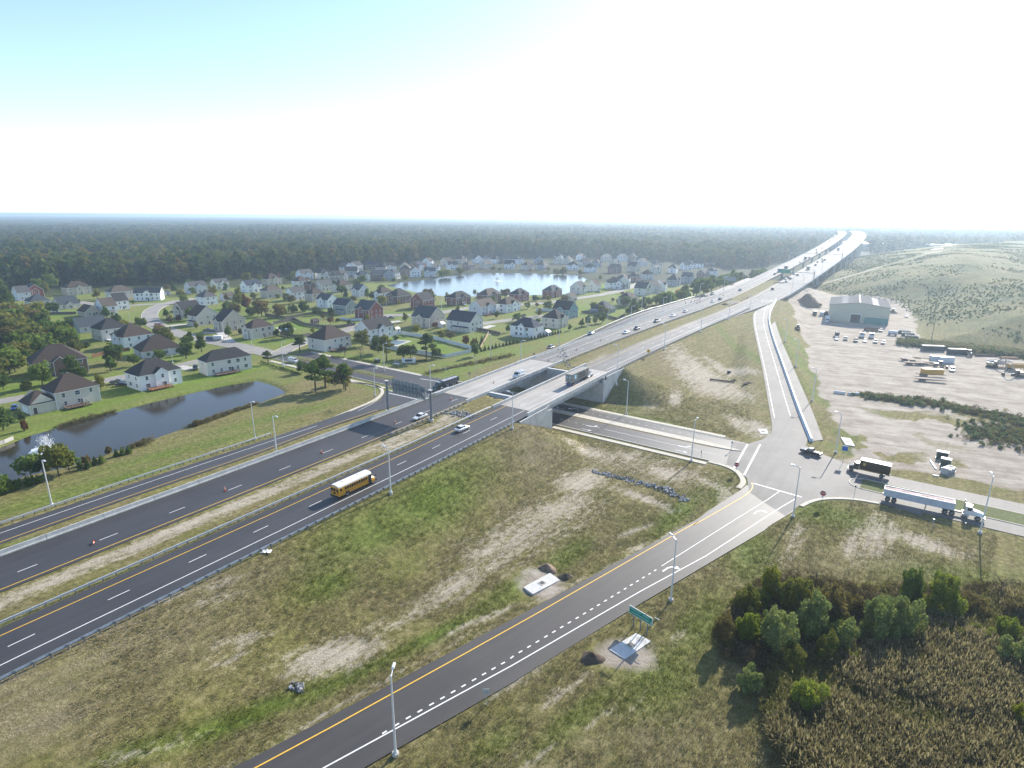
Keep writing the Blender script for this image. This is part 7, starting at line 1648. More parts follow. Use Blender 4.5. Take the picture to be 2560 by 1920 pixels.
# lorries
def wheel_pair(t, xs, y=.98, r=.5): wheels(t, xs, y, r, .42)
def tractor(t, x0, col, sleeper=False, dx=0.0):
    """conventional truck tractor: rear of its frame at x0, nose at x0 + ~6.4"""
    cm = MATS['car_' + col]; a = x0 + dx
    ch = MB().box((x0 + 2.6 + dx / 2, 0, .82), (5.2 + dx, .9, .28), M_BLACK).build('chassis', None, t)
    MB().box((x0 + 1.2, 0, 1.08), (1.1, 1.0, .16), M_CHROME).build('fifth_wheel', None, t)
    c0 = a + (2.0 if sleeper else 2.9); c1 = a + 4.35
    cab = MB().loft([[(c0, -1.1, 1.0), (c0, 1.1, 1.0), (c0, 1.1, 2.85 if not sleeper else 3.6), (c0, -1.1, 2.85 if not sleeper else 3.6)], [(c1 - .35, -1.12, 1.0), (c1 - .35, 1.12, 1.0), (c1 - .35, 1.05, 2.85 if not sleeper else 3.2), (c1 - .35, -1.05, 2.85 if not sleeper else 3.2)], [(c1, -1.1, 1.0), (c1, 1.1, 1.0), (c1, 1.0, 2.0), (c1, -1.0, 2.0)]], cm).build('cab', None, t)
    MB().add([(c1 + .01, -.95, 2.02), (c1 + .01, .95, 2.02), (c1 - .33, .95, 2.75), (c1 - .33, -.95, 2.75)], [(0, 1, 2, 3)], M_CGLASS).build('windscreen', None, cab, loc=(.02, 0, .02))
    for sg in (1, -1):
        MB().box((c1 - .75, sg * 1.11, 2.25), (.75, .05, .6), M_CGLASS).build('side_window', None, cab)
        MB().box((c1 - .75, sg * 1.115, 1.5), (.85, .03, .75), cm).build('door', None, cab)
        MB().box((c1 - .1, sg * 1.35, 2.2), (.1, .2, .6), M_CHROME).build('mirror', None, cab)
        MB().cyl((c0 - .12, sg * .95, 1.2), (c0 - .12, sg * .95, 3.6), .07, n=8, mat=M_CHROME).build('exhaust_stack', None, t)
        MB().cyl((a + 2.5, sg * .95, .72), (a + 3.7, sg * .95, .72), .32, n=10, mat=M_CHROME).build('fuel_tank', None, t)
        MB().box((a + 6.28, sg * .78, 1.2), (.14, .3, .2), M_HEADL).build('headlight', None, t)
    MB().loft([[(c1 - .05, -1.0, 1.0), (c1 - .05, 1.0, 1.0), (c1 - .05, .9, 2.0), (c1 - .05, -.9, 2.0)], [(a + 5.6, -.95, .95), (a + 5.6, .95, .95), (a + 5.6, .72, 1.72), (a + 5.6, -.72, 1.72)], [(a + 6.25, -.9, .9), (a + 6.25, .9, .9), (a + 6.25, .65, 1.5), (a + 6.25, -.65, 1.5)]], cm).build('bonnet', None, t)
    MB().box((a + 6.4, 0, .72), (.25, 2.3, .36), M_CHROME).build('bumper', None, t)
    wheel_pair(t, (x0 + .6, x0 + 1.85)); wheels(t, (a + 5.35,), 1.02, .5, .3)
def textmesh(body, size, mat, ext=.01):
    """lettering turned into mesh"""
    cu = bpy.data.curves.new('lettering', 'FONT'); cu.body = body; cu.size = size; cu.align_x = 'CENTER'; cu.align_y = 'CENTER'; cu.extrude = ext; cu.offset = size * .012; cu.resolution_u = 2
    o = bpy.data.objects.new('lettering', cu); COL.objects.link(o); dg = bpy.context.evaluated_depsgraph_get(); me = bpy.data.meshes.new_from_object(o.evaluated_get(dg)); bpy.data.objects.remove(o); bpy.data.curves.remove(cu)
    me.materials.clear(); me.materials.append(mat); return me
M_CONT = pm('container_grey', (.25, .235, .20), .6, var=.12, scale=1.2)
M_LETTER = pm('letter_dark', (.03, .03, .035), .6, var=.1)
M_LOGO = pm('logo_blue', (.30, .62, .78), .6, var=.05)
def corrug(mb, x0, x1, y, z0, z1, mat, n=40, amp=.04, side=1):
    for i in range(n):
        a = x0 + (x1 - x0) * (i + .15) / n; b_ = x0 + (x1 - x0) * (i + .6) / n
        mb.box(((a + b_) / 2, y + side * amp / 2, (z0 + z1) / 2), (b_ - a, amp, z1 - z0), mat)
def container_lorry(t):
    c = MB().box((6.1, 0, 2.75), (12.2, 2.4, 2.75), M_CONT)
    for sg in (1, -1): corrug(c, .2, 12.0, sg * 1.2, 1.55, 4.0, M_CONT, 44, .035, sg)
    co = c.build('container', None, t)
    for sg in (1, -1): MB().box((-.03, sg * .58, 2.75), (.06, 1.1, 2.6), M_CONT).build('door', None, co)
    for y in (-.85, -.3, .3, .85): MB().cyl((-.09, y, 1.5), (-.09, y, 4.0), .03, n=5, mat=M_CHROME).build('lock_rod', None, co)
    for sg in (1, -1): MB().box((-.075, sg * .55, 3.1), (.02, .45, .45), M_LOGO).build('logo_panel', None, co)
    for sg in (1, -1):
        rz = 0 if sg < 0 else math.pi
        R_ = Euler((math.pi / 2, 0, rz))
        for txt, z in (('MAERSK', 3.2), ('SEALAND', 2.25)):
            me = cached(('txt', txt), lambda: textmesh(txt, 1.15, M_LETTER)); o = ob('lettering', me, co, loc=(7.1, sg * 1.25, z)); o.rotation_euler = R_
        lg = MB().box((0, 0, 0), (1.45, .02, 1.45), M_LOGO).build('logo_panel', None, co); lg.location = (2.5 if sg < 0 else 11.4, sg * 1.245, 2.9)
        star = []
        for i in range(14): r_ = .55 if i % 2 == 0 else .24; a = i * math.pi / 7; star.append((r_ * math.sin(a), sg * .015, r_ * math.cos(a)))
        MB().add(star, [tuple(range(14))], M_WPAINT).build('star', None, co, loc=(2.5 if sg < 0 else 11.4, sg * 1.245, 2.9))
    MB().box((6.1, 0, 1.2), (12.0, .9, .22), M_BLACK).build('trailer_chassis', None, t)
    MB().box((.0, 0, .75), (.12, 2.2, .5), MATS['car_blue']).build('underride_bar', None, t)
    wheel_pair(t, (1.2, 2.45)); tractor(t, 9.6, 'white', True)
    for sg in (1, -1): MB().box((-.08, sg * .9, .8), (.06, .3, .15), M_TAILL).build('tail_light', None, t)
p = HP(1421, 966)
veh('container_lorry', 'container_lorry', 'lorry', container_lorry, p, AWAY, 'white sleeper lorry hauling a grey container over the near bridge')
def dump_trailer(t, L, mat, top, h0=1.25, h1=2.9, ribs=26):
    mb = MB()
    for sg in (1, -1):
        mb.box((L / 2, sg * 1.2, (h0 + h1) / 2), (L, .08, h1 - h0), mat); corrug(mb, .1, L - .1, sg * 1.24, h0 + .05, h1 - .1, mat, ribs, .06, sg); mb.box((L / 2, sg * 1.2, h1), (L, .18, .14), mat)
    mb.box((.05, 0, (h0 + h1) / 2), (.1, 2.4, h1 - h0), mat); mb.box((L - .05, 0, (h0 + h1) / 2), (.1, 2.4, h1 - h0), mat); mb.box((L / 2, 0, h0), (L, 2.3, .12), mat)
    b_ = mb.build('dump_body', None, t)
    n = 14; vs = []; fs = []
    r_ = random.Random(7)
    for i in range(n + 1):
        for j in range(5): vs.append((.15 + (L - .3) * i / n, -1.12 + .56 * j, h1 - .12 + .1 * math.sin(j / 4 * math.pi) + r_.uniform(-.09, .09)))
    for i in range(n):
        for j in range(4): fs.append((i * 5 + j, i * 5 + j + 1, (i + 1) * 5 + j + 1, (i + 1) * 5 + j))
    MB().add(vs, fs, top).build('tarpaulin', None, b_)
    MB().box((L * .5, 0, 1.05), (L * .9, .8, .2), M_BLACK).build('trailer_chassis', None, t)
    for sg in (1, -1):
        MB().box((L * .62, sg * .9, .75), (.15, .15, 1.0), M_BLACK).build('landing_leg', None, t)
        MB().box((-.06, sg * .9, 1.0), (.06, .3, .15), M_TAILL).build('tail_light', None, t)
    wheel_pair(t, (1.0, 2.25))
M_TARP = pm('tarp_pinkish', (.50, .36, .33), .8, var=.35, scale=1.2, bump=.4); M_TARPG = pm('tarp_grey', (.30, .32, .36), .6, var=.2, scale=1.0); M_TRW = pm('trailer_white', (.55, .57, .60), .55, var=.12, scale=.8); M_TRG = pm('trailer_grey', (.13, .15, .16), .5, var=.15, scale=1)
def white_semi(t): dump_trailer(t, 13.4, M_TRW, M_TARP, ribs=34); tractor(t, 11.3, 'white', False, 1.1)
a_, b_ = P(*k(8, 985, 1212)), P(*k(8, 1860, 1405))
veh('white_semi', 'dump_lorry', 'lorry', white_semi, Vector((a_.x, a_.y, .06)) + Vector((CN[0] * 1.1, CN[1] * 1.1, 0)), hdg(a_, b_), 'white semi with long trailer under a pinkish tarpaulin at right')
def green_semi(t): dump_trailer(t, 9.0, M_TRG, M_TARPG, ribs=22); tractor(t, 7.4, 'green')
a_, b_ = P(*k(6, 1735, 200)), P(*k(6, 1560, 262))
veh('green_semi', 'dump_lorry', 'lorry', green_semi, Vector((a_.x, a_.y, .06)), hdg(a_, b_), 'green lorry with grey dump trailer at the crossroad beyond the bridge')
M_BROWN = paint('truck_brown', (.035, .022, .012), .35); M_GOLD = pm('gold_emblem', (.45, .28, .06), .5, var=.1)
def box_truck(t, L, body, cabc, roofm, emblem=False):
    cm = MATS['car_' + cabc] if isinstance(cabc, str) else cabc
    bx = MB().box((L / 2, 0, 2.35), (L, 2.4, 2.5), body).build('box', None, t)
    MB().box((L / 2, 0, 3.62), (L + .06, 2.46, .08), roofm).build('roof', None, bx)
    for sg in (1, -1):
        MB().box((L / 2, sg * 1.21, 1.15), (L - .1, .05, .14), M_GOLD if emblem else M_CHROME).build('side_rail', None, bx)
        MB().box((-.03, sg * .58, 2.3), (.06, 1.1, 2.3), body).build('rear_door', None, bx)
        if emblem:
            pr = [(-.35, .42), (.35, .42), (.35, -.05), (0, -.45), (-.35, -.05)]
            MB().add([(x, 0, z) for x, z in pr], [tuple(range(5))], M_GOLD).build('emblem', None, bx, loc=(L - 1.0, sg * 1.215, 2.6))
    MB().box((L / 2 + .8, 0, .85), (L + 2.0, .9, .25), M_BLACK).build('chassis', None, t)
    a = L + .15
    cab = MB().loft([[(a, -1.05, .8), (a, 1.05, .8), (a, 1.0, 2.5), (a, -1.0, 2.5)], [(a + .9, -1.05, .8), (a + .9, 1.05, .8), (a + .9, .98, 2.5), (a + .9, -.98, 2.5)], [(a + 1.4, -1.05, .8), (a + 1.4, 1.05, .8), (a + 1.4, .98, 1.65), (a + 1.4, -.98, 1.65)], [(a + 2.3, -.95, .75), (a + 2.3, .95, .75), (a + 2.3, .85, 1.4), (a + 2.3, -.85, 1.4)]], cm).build('cab', None, t)
    MB().add([(a + 1.38, -.9, 1.7), (a + 1.38, .9, 1.7), (a + .93, .9, 2.4), (a + .93, -.9, 2.4)], [(0, 1, 2, 3)], M_CGLASS).build('windscreen', None, cab, loc=(.03, 0, .02))
    for sg in (1, -1):
        MB().box((a + .55, sg * 1.03, 2.0), (.6, .04, .5), M_CGLASS).build('side_window', None, cab); MB().box((a + 2.3, sg * .7, 1.1), (.1, .3, .18), M_HEADL).build('headlight', None, cab); MB().box((a + 1.3, sg * 1.25, 1.9), (.08, .2, .45), M_CHROME).build('mirror', None, cab)
    MB().box((a + 2.4, 0, .65), (.2, 2.1, .25), M_CHROME).build('bumper', None, t)
    wheels(t, (1.6, a + 1.6), .98, .46, .34)
a_, b_ = P(*k(8, 1040, 1035)), P(*k(8, 735, 965))
veh('brown_truck', 'delivery_truck', 'truck', lambda t: box_truck(t, 6.6, M_BROWN, M_BROWN, pm('truck_roof', (.72, .72, .70), .5, var=.08), True), Vector((a_.x, a_.y, .06)) + Vector((CN[0] * .9, CN[1] * .9, 0)), hdg(a_, b_), 'dark brown delivery truck with white roof at the intersection')
a_, b_ = P(*k(8, 455, 845)), P(*k(8, 300, 800))
car('pickup', 'black', (a_ + b_) / 2 + Vector((0, 0.6, .06)), hdg(a_, b_), 'black pickup at the foot of the on-ramp barrier', 'vehicles at the intersection')
# far lorries
for i, (x, y, col, sd_, lab) in enumerate(((345, 965, 'blue', 0, 'blue box truck on the left lanes of the distant highway'), (792, 752, 'grey', 0, 'grey box truck further up the left lanes of the distant highway'), (460, 918, 'green', 0, 'green cabbed truck beside the overhead green sign'), (822, 935, 'grey', 1, 'grey truck on the right lanes under the overhead sign'), (1345, 600, 'red', 1, 'dark red truck beyond the second gantry'), (1342, 333, 'grey', 0, 'grey truck near the top of the distant highway'))):
    veh(('bt', col), 'box_truck', 'truck', lambda t: box_truck(t, 6.0, M_TRG if col != 'blue' else MATS['car_blue'], col, M_TRW), HP(*k(20, x, y)), TOWARD if sd_ == 0 else AWAY, lab, 'trucks on the distant highway')
# parked in the neighbourhood
for ci, x, y, st, col, hd, lab in ((1, 1025, 1585, 'pickup', 'grey', 70, 'grey pickup parked left of the white pond house'), (1, 1062, 1605, 'sedan', 'black', 70, 'black car parked beside the grey pickup near the white pond house'), (5, 1690, 82, 'suv', 'black', 150, 'black car parked at the left end of the cream pond house'), (1, 1500, 975, 'sedan', 'navy', 100, 'navy car parked on a driveway off the inner street'),
    (1, 1372, 1090, 'suv', 'red', 110, 'dark red car parked on the inner street'), (1, 1800, 1135, 'pickup', 'grey', 80, 'grey pickup in front of the rightmost tan gable house'), (1, 1822, 1210, 'suv', 'blue', 80, 'blue car towing the white box trailer'), (1, 1945, 780, 'sedan', 'black', 90, 'black car before the white gabled house at the wood edge'), (5, 128, 425, 'sedan', 'blue', 150, 'blue car parked at the far left by the garage wing'),
    (2, 1160, 1028, 'pickup', 'black', 80, 'black pickup beside the red house driveway'), (2, 1800, 910, 'suv', 'white', 150, 'white car parked before the brown brick lake house'), (2, 325, 1405, 'van', 'white', 126, 'white van entering the neighbourhood'), (3, 740, 800, 'sedan', 'navy', 80, 'navy car parked on the right lake street'), (3, 850, 780, 'van', 'tan', 100, 'tan van parked on the right lake street'), (3, 960, 812, 'suv', 'red', 60, 'dark red car on the right lake street bend'),
    (3, 228, 1092, 'sedan', 'white', 70, 'white car between the white and beige houses'), (3, 262, 1083, 'suv', 'navy', 70, 'navy car behind the white car between two houses'), (3, 325, 908, 'suv', 'black', 100, 'black car behind the teal house'), (1, 1790, 905, 'sedan', 'grey', 60, 'grey car behind the white sunlit house')):
    car(st, col, PT(*k(ci, x, y), .1), math.radians(hd), lab, 'cars parked among the houses')
def box_trailer(t):
    MB().box((0, 0, 1.35), (4.2, 2.1, 1.9), M_TRW).build('box', None, t); MB().box((0, 0, 2.34), (4.25, 2.15, .08), M_WPAINT).build('roof', None, t); MB().box((2.6, 0, .5), (1.2, .15, .12), M_BLACK).build('drawbar', None, t); wheels(t, (-.1, -.85), 1.0, .33, .2)
veh('btr', 'box_trailer', 'trailer', box_trailer, PT(*k(1, 1885, 1212), .1), math.radians(-100), 'white box trailer hitched to a blue car on the residential street')
# ------------------------------------------------------------------ signs, cones and other roadside things
def planehit(px, py, s0):          # a pixel on the upright plane across the highway at s0 -> (lat, z)
    d = ray(px, py); t = s0 / (d[0] * DX + d[1] * DY); return t * (-d[0] * DY + d[1] * DX), CAM_H + d[2] * t
M_SIGNBACK = pm('sign_back', (.30, .32, .33), .5, .4, var=.15, scale=1.2)
M_GREEN = pm('sign_green', (.004, .20, .13), .5, var=.08)
M_SRED = pm('sign_red', (.38, .015, .02), .5, var=.06)
M_SYEL = pm('sign_yellow', (.75, .40, .01), .5, var=.05)
M_SBLUE = pm('sign_blue', (.02, .12, .42), .5, var=.05)
M_ORANGE = pm('cone_orange', (.75, .10, .015), .5, var=.1)
M_GANTRY = pm('gantry_steel', (.17, .19, .22), .45, .5, var=.15)
# big overhead sign seen from behind
b2 = on_hw(*k(6, 1515, 543), 107.6); sg_ = sl_of(b2.x, b2.y)[0]
zt2 = planehit(*k(6, 1500, 278), sg_)[1]; l1_ = 124.6
gt = thing('sign_gantry', 'tall overhead sign gantry seen from behind across the far lanes', 'gantry', (*xy_of(sg_, 107.6), b2.z), math.pi / 2 - TH)
def gl(lat, z, ds=0.0): return (ds, lat - 107.6, z - b2.z)      # gantry frame: x along the road, y to the left
zg1 = hz1(*xy_of(sg_, l1_))
for lat, zb in ((107.6, b2.z), (l1_, zg1)):
    MB().cyl(gl(lat, zb - .3), gl(lat, zt2 + .6), .36, .30, 12, M_GANTRY).build('post', None, gt); MB().cyl(gl(lat, zb - .5), gl(lat, zb + .55), .7, .7, 12, M_CONC).build('footing', None, gt); MB().box(gl(lat, zt2 + .65), (.75, 1.2, .14), M_CONCW).build('cap', None, gt)
for dz in (0.0, -1.3):
    for ds in (-.45, .45): MB().cyl(gl(107.6, zt2 + dz, ds), gl(l1_, zt2 + dz, ds), .1, n=6, mat=M_GANTRY).build('chord', None, gt)
for i in range(10):
    a, b_ = 107.6 + (l1_ - 107.6) * i / 10, 107.6 + (l1_ - 107.6) * (i + 1) / 10
    for ds in (-.45, .45): MB().cyl(gl(a, zt2 - (1.3 if i % 2 else 0), ds), gl(b_, zt2 - (0 if i % 2 else 1.3), ds), .05, n=5, mat=M_GANTRY).build('brace', None, gt)
for (x0, y0, x1, y1), nr in (((1165, 165, 1400, 300), 8), ((1405, 185, 1447, 325), 2)):
    la, za = planehit(*k(6, x0, y0 - 5), sg_); lb, zb = planehit(*k(6, x1, y1), sg_)
    z1 = zt2 + 1.35; z0 = zt2 - 2.9
    if nr == 2: z1 -= .4
    pn = MB().box(gl((la + lb) / 2, (z0 + z1) / 2, .75), (.08, abs(la - lb), z1 - z0), M_SIGNBACK).build('sign_panel', None, gt)
    MB().box(gl((la + lb) / 2, (z0 + z1) / 2, .80), (.03, abs(la - lb) - .04, z1 - z0 - .04), M_GREEN).build('sign_face', None, pn)
    for i in range(nr + 1): MB().box(gl(la + (lb - la) * i / nr, (z0 + z1) / 2, .66), (.12, .1, z1 - z0), M_GANTRY).build('rib', None, pn)
# distant gantries and the far green sign
for s0, lat0, lat1, panel, lab in ((560, 74.5, 100, True, 'distant sign gantry with a green panel over the right lanes'), (745, 74.5, 126, False, 'second distant sign gantry spanning both carriageways')):
    g = thing('sign_gantry', lab, 'gantry', hw(s0, 100), math.pi / 2 - TH); zc = 7.5
    for lat in (lat0, lat1): MB().cyl((0, lat - 100, -1.0), (0, lat - 100, zc + 1.5), .35, n=8, mat=M_GANTRY).build('post', None, g)
    MB().box((0, (lat0 + lat1) / 2 - 100, zc), (.8, abs(lat1 - lat0), .5), M_GANTRY).build('beam', None, g)
    if panel: MB().box((-.5, -2.5, zc + .4), (.12, 9.0, 3.4), M_GREEN).build('sign_panel', None, g)
s0 = 520; g = thing('roadside_sign', 'pale sign back standing left of the distant highway', 'sign', hw(s0, 133, -3), math.pi / 2 - TH)
MB().box((0, 0, 6.5), (.15, 11.0, 3.6), M_SIGNBACK).build('panel', None, g)
for y in (-4, 4): MB().cyl((.1, y, -3), (.1, y, 7), .18, n=6, mat=M_GANTRY).build('post', None, g)
# stop signs
def stop_sign(px, py, h, hd, label):
    b_ = PT(px, py); t = thing('stop_sign', label, 'sign', b_, math.pi / 2 - hd)
    MB().box((0, 0, h / 2), (.07, .07, h), M_STEEL).build('post', None, t)
    oc = [(.06, .62 * math.cos(math.pi / 8 + i * math.pi / 4), h + .1 + .62 * math.sin(math.pi / 8 + i * math.pi / 4)) for i in range(8)]; ow = [(.05, y * 1.08, (z - h - .1) * 1.08 + h + .1) for _, y, z in oc]
    f = MB().add(oc, [tuple(range(8))], M_SRED).build('sign_face', None, t); MB().add(ow + [(.03, y, z) for _, y, z in ow], [tuple(range(8)), tuple(range(15, 7, -1))] + [(i, (i + 1) % 8, 8 + (i + 1) % 8, 8 + i) for i in range(8)], M_WPAINT).build('border', None, t)
    o = ob('lettering', cached(('txt', 'STOP'), lambda: textmesh('STOP', .44, M_WPAINT, .005)), t, loc=(.075, 0, h + .1)); o.rotation_euler = (math.pi / 2, 0, math.pi / 2)
    MB().box((.06, 0, h - .75), (.03, .55, .3), M_WPAINT).build('plate', None, t)
toc = lambda px, py: math.atan2(-P(px, py).x, -P(px, py).y)
stop_sign(*k(7, 1932, 985), 2.5, toc(*k(7, 1932, 985)) - .25, 'red stop sign at the left corner of the intersection'); stop_sign(*k(8, 460, 1255), 2.9, toc(*k(8, 460, 1255)) + .1, 'red stop sign at the right corner of the ramp')
def plate_sign(px, py, h, w, hh, mat, hd, label, diamond=False, posts=1, txt=None, place=None):
    b_ = place or PT(px, py); t = thing('road_sign', label, 'sign', b_, math.pi / 2 - hd)
    for i in range(posts):
        y = 0 if posts == 1 else (-.35 + .7 * i / (posts - 1)) * w
        MB().box((0, y, h / 2), (.09, .09, h), M_STEEL).build('post', None, t)
    if diamond: MB().add([(.07, 0, h - w * .7), (.07, w * .7, h), (.07, 0, h + w * .7), (.07, -w * .7, h), (.05, 0, h - w * .7), (.05, w * .7, h), (.05, 0, h + w * .7), (.05, -w * .7, h)], [(0, 1, 2, 3), (7, 6, 5, 4), (0, 4, 5, 1), (1, 5, 6, 2), (2, 6, 7, 3), (3, 7, 4, 0)], mat).build('panel', None, t)
    else: MB().box((.07, 0, h), (.06, w, hh), mat).build('panel', None, t); MB().box((.055, 0, h), (.05, w + .08, hh + .08), M_STEEL).build('border', None, t)
    return t
y_ = on_hw(*k(3, 1178, 1340), 85.4); ys = plate_sign(0, 0, 2.6, 1.3, 1.3, M_SYEL, TOWARD, 'yellow diamond warning sign on the slope edge of the highway', True, place=y_)
MB().box((.085, 0, 2.6), (.02, .14, .8), M_LETTER).build('symbol', None, ys)
# green guide sign on the foreground ramp: face towards the traffic, i.e. towards the camera side
A, B = PT(*k(12, 785, 700)), PT(*k(12, 930, 790))
gsl = hdg(A, B); gpos = (A + B) / 2
g = thing('guide_sign', 'green guide sign on posts beside the foreground ramp', 'sign', gpos, math.pi / 2 - gsl)
W_ = 4.4
for x in (-1.3, 0, 1.3): MB().box((x, 0, 1.5), (.12, .16, 3.0), M_STEELD).build('post', None, g)
pn = MB().box((0, -.12, 3.0), (W_, .06, 1.35), M_GREEN).build('panel', None, g)
for (c, d) in (((0, -.13, 3.66), (W_, .09, .07)), ((0, -.13, 2.34), (W_, .09, .07)), ((-W_ / 2, -.13, 3.0), (.07, .09, 1.35)), ((W_ / 2, -.13, 3.0), (.07, .09, 1.35))): MB().box(c, d, M_WPAINT).build('border', None, pn)
for i, (x, z, w, h_) in enumerate(((-.9, 3.3, 1.9, .2), (.95, 3.3, 1.2, .2), (-.6, 2.75, 2.4, .2), (1.1, 2.75, .9, .2), (-1.95, 3.4, .25, .25), (1.95, 2.7, .28, .35))): MB().box((x, -.156, z), (w, .02, h_), M_LINE if False else pm('sign_legend', (.16, .42, .40), .5, var=.4, scale=14)).build('legend', None, pn)
MB().box((W_ / 2 + .35, .55, 3.5), (.9, .05, .1), M_WPAINT, Matrix.Rotation(.6, 4, 'Z') if False else None).build('edge_strip', None, g)
# small signs and marker posts
sh_ = plate_sign(*k(11, 1540, 1240), 2.2, .75, .75, M_SBLUE, toc(*k(11, 1540, 1240)) + math.pi, 'small route sign seen from behind beside the foreground ramp')
plate_sign(*k(8, 645, 890), 4.2, 1.3, 1.3, M_SBLUE, toc(*k(8, 645, 890)), 'blue service sign by the black pickup')
plate_sign(*k(8, 738, 1205), 3.4, .3, .4, M_BLACK, toc(*k(8, 738, 1205)), 'thin marker sign at the intersection centre edge')
plate_sign(*k(8, 990, 1070), 2.2, .4, .5, M_SIGNBACK, toc(*k(8, 990, 1070)), 'marker sign at the right median nose')
plate_sign(*k(7, 1632, 860), 2.4, .5, .6, M_SIGNBACK, toc(*k(7, 1632, 860)) + 2, 'small grey sign on the near kerb of the crossroad')
plate_sign(*k(7, 1895, 785), 2.6, .35, .5, M_SIGNBACK, toc(*k(7, 1895, 785)), 'thin sign on the paved median nose')
plate_sign(*k(6, 1845, 170), 2.6, .7, .8, M_SIGNBACK, toc(*k(6, 1845, 170)), 'grey sign back at the slip road corner behind the bridge')
for (x, y), lab in (((1420, 1440), 'thin tripod frame standing before the white semi'), ((1697, 1460), 'short grey post in the shadow of the white semi')):
    b_ = PT(*k(8, x, y)); t = thing('tripod_stand' if 'tripod' in lab else 'marker_post', lab, 'stand' if 'tripod' in lab else 'post', b_)
    if 'tripod' in lab:
        for a in (0, 2.1, 4.2): MB().cyl((0, 0, 1.7), (.8 * math.cos(a), .8 * math.sin(a), 0), .03, n=5, mat=M_STEEL).build('leg', None, t)
        MB().box((0, 0, 1.75), (.3, .3, .12), M_STEEL).build('head', None, t)
    else: MB().box((0, 0, .7), (.1, .1, 1.4), M_STEELD).build('shaft', None, t); MB().box((0, 0, 1.42), (.16, .16, .06), M_STEEL).build('cap', None, t)
# traffic cones and barrels
CONEB = MB().box((0, 0, .03), (.42, .42, .06), M_BLACK).mesh('base'); CONEC = MB().cyl((0, 0, .05), (0, 0, .95), .17, .035, 10, M_ORANGE).mesh('cone'); CONES = MB().cyl((0, 0, .45), (0, 0, .62), .112, .088, 10, M_WPAINT).cyl((0, 0, .70), (0, 0, .80), .075, .06, 10, M_WPAINT).mesh('stripe')
def cone(p, label, s=1.1, lie=False):
    t = thing('traffic_cone', label, 'traffic cone', p, 0, 'work cones'); t.scale = (s,) * 3
    ob('base', CONEB, t); c = ob('cone', CONEC, t); ob('stripe', CONES, c)
    if lie: t.rotation_euler = (1.5, 0, .6); t.location.z += .2
for ci, x, y, lab, lie in ((5, 1945, 1132, 'orange cone at a lane dash left of the school bus', False), (5, 810, 1578, 'toppled orange cone on a lane dash at far left', True), (6, 568, 805, 'orange cone standing at a lane dash above the school bus', False), (6, 1203, 548, 'orange cone beside the white sedan near the gantry', False), (6, 1683, 345, 'orange cone where the far bridge deck begins', False), (6, 2055, 200, 'orange cone on the far bridge deck', False), (3, 315, 1392, 'orange cone just beyond the far bridge deck', False), (3, 557, 1298, 'orange cone left of the nearest white car beyond the bridge', False), (3, 767, 1217, 'orange cone behind the blue slip road car', False)):
    cone(HP(*k(ci, x, y)), lab, 1.15, lie)
BARB = MB().cyl((0, 0, 0), (0, 0, .12), .36, .36, 12, M_BLACK).mesh('base'); BARC = MB().cyl((0, 0, .1), (0, 0, 1.05), .28, .22, 12, M_ORANGE).mesh('drum'); BARS = MB().cyl((0, 0, .35), (0, 0, .5), .272, .262, 12, M_WPAINT).cyl((0, 0, .7), (0, 0, .85), .25, .24, 12, M_WPAINT).mesh('stripe')
left_ = [(1500, 893), (1548, 883), (1580, 873), (1600, 868), (1625, 860), (1598, 895), (1622, 885), (1825, 830)]; right_ = [(1880, 922), (1905, 912), (1925, 903), (1945, 893), (1965, 883), (1985, 872), (2005, 860), (2025, 852), (2040, 846)]
for nm, row in (('left of the median sand heap', left_), ('along the median sand heap', right_)):
    for i, (x, y) in enumerate(row):
        t = thing('traffic_barrel', 'orange and white barrel, %s in the row %s' % (ordn(i), nm), 'traffic barrel', HP(*k(3, x, y)), 0, 'work barrels'); ob('base', BARB, t); c = ob('drum', BARC, t); ob('stripe', BARS, c)
t = thing('traffic_barrel', 'dark barrel standing on the slip road dashes', 'traffic barrel', PF(*k(3, 190, 1338), zL), 0, 'work barrels'); ob('base', BARB, t); c = ob('drum', MB().cyl((0, 0, .1), (0, 0, 1.05), .3, .24, 12, M_BLACK).mesh('drum'), t); ob('stripe', BARS, c)
# storm drains with concrete aprons
def apron(pts, label, ci, grate):
    q = [PT(*k(ci, x, y)) for x, y in pts]; c = sum(q, Vector()) / 4
    z = max(p.z for p in q) + .02
    t = thing('storm_drain', label, 'storm drain', (c.x, c.y, z)); o = [(p.x - c.x, p.y - c.y) for p in q]
    n_ = 4; r = []
    for i in range(4):
        a, b_ = Vector(o[i]), Vector(o[(i + 1) % 4]); r += [a.lerp(b_, .035), a.lerp(b_, .965)]
    n_ = len(r); MB().add([(p.x, p.y, .1) for p in r] + [(p.x, p.y, -.5) for p in r], [tuple(range(n_))] + [(i, n_ + i, n_ + (i + 1) % n_, (i + 1) % n_) for i in range(n_)], M_CONCW).build('apron', None, t)
    d = math.atan2(o[1][1] - o[0][1], o[1][0] - o[0][0]); R_ = Matrix.Rotation(d, 4, 'Z') @ Matrix.Translation((*grate, 0))
    MB().box((0, 0, .12), (1.25, 1.25, .08), M_WALK, R_).build('frame', None, t)
    gr_ = MB().box((0, 0, .155), (.85, .85, .02), M_BLACK, R_).build('grate', None, t)
    for i in range(7): MB().box((0, -.36 + i * .12, .175), (.85, .04, .03), M_STEELD, R_).build('bar', None, gr_)
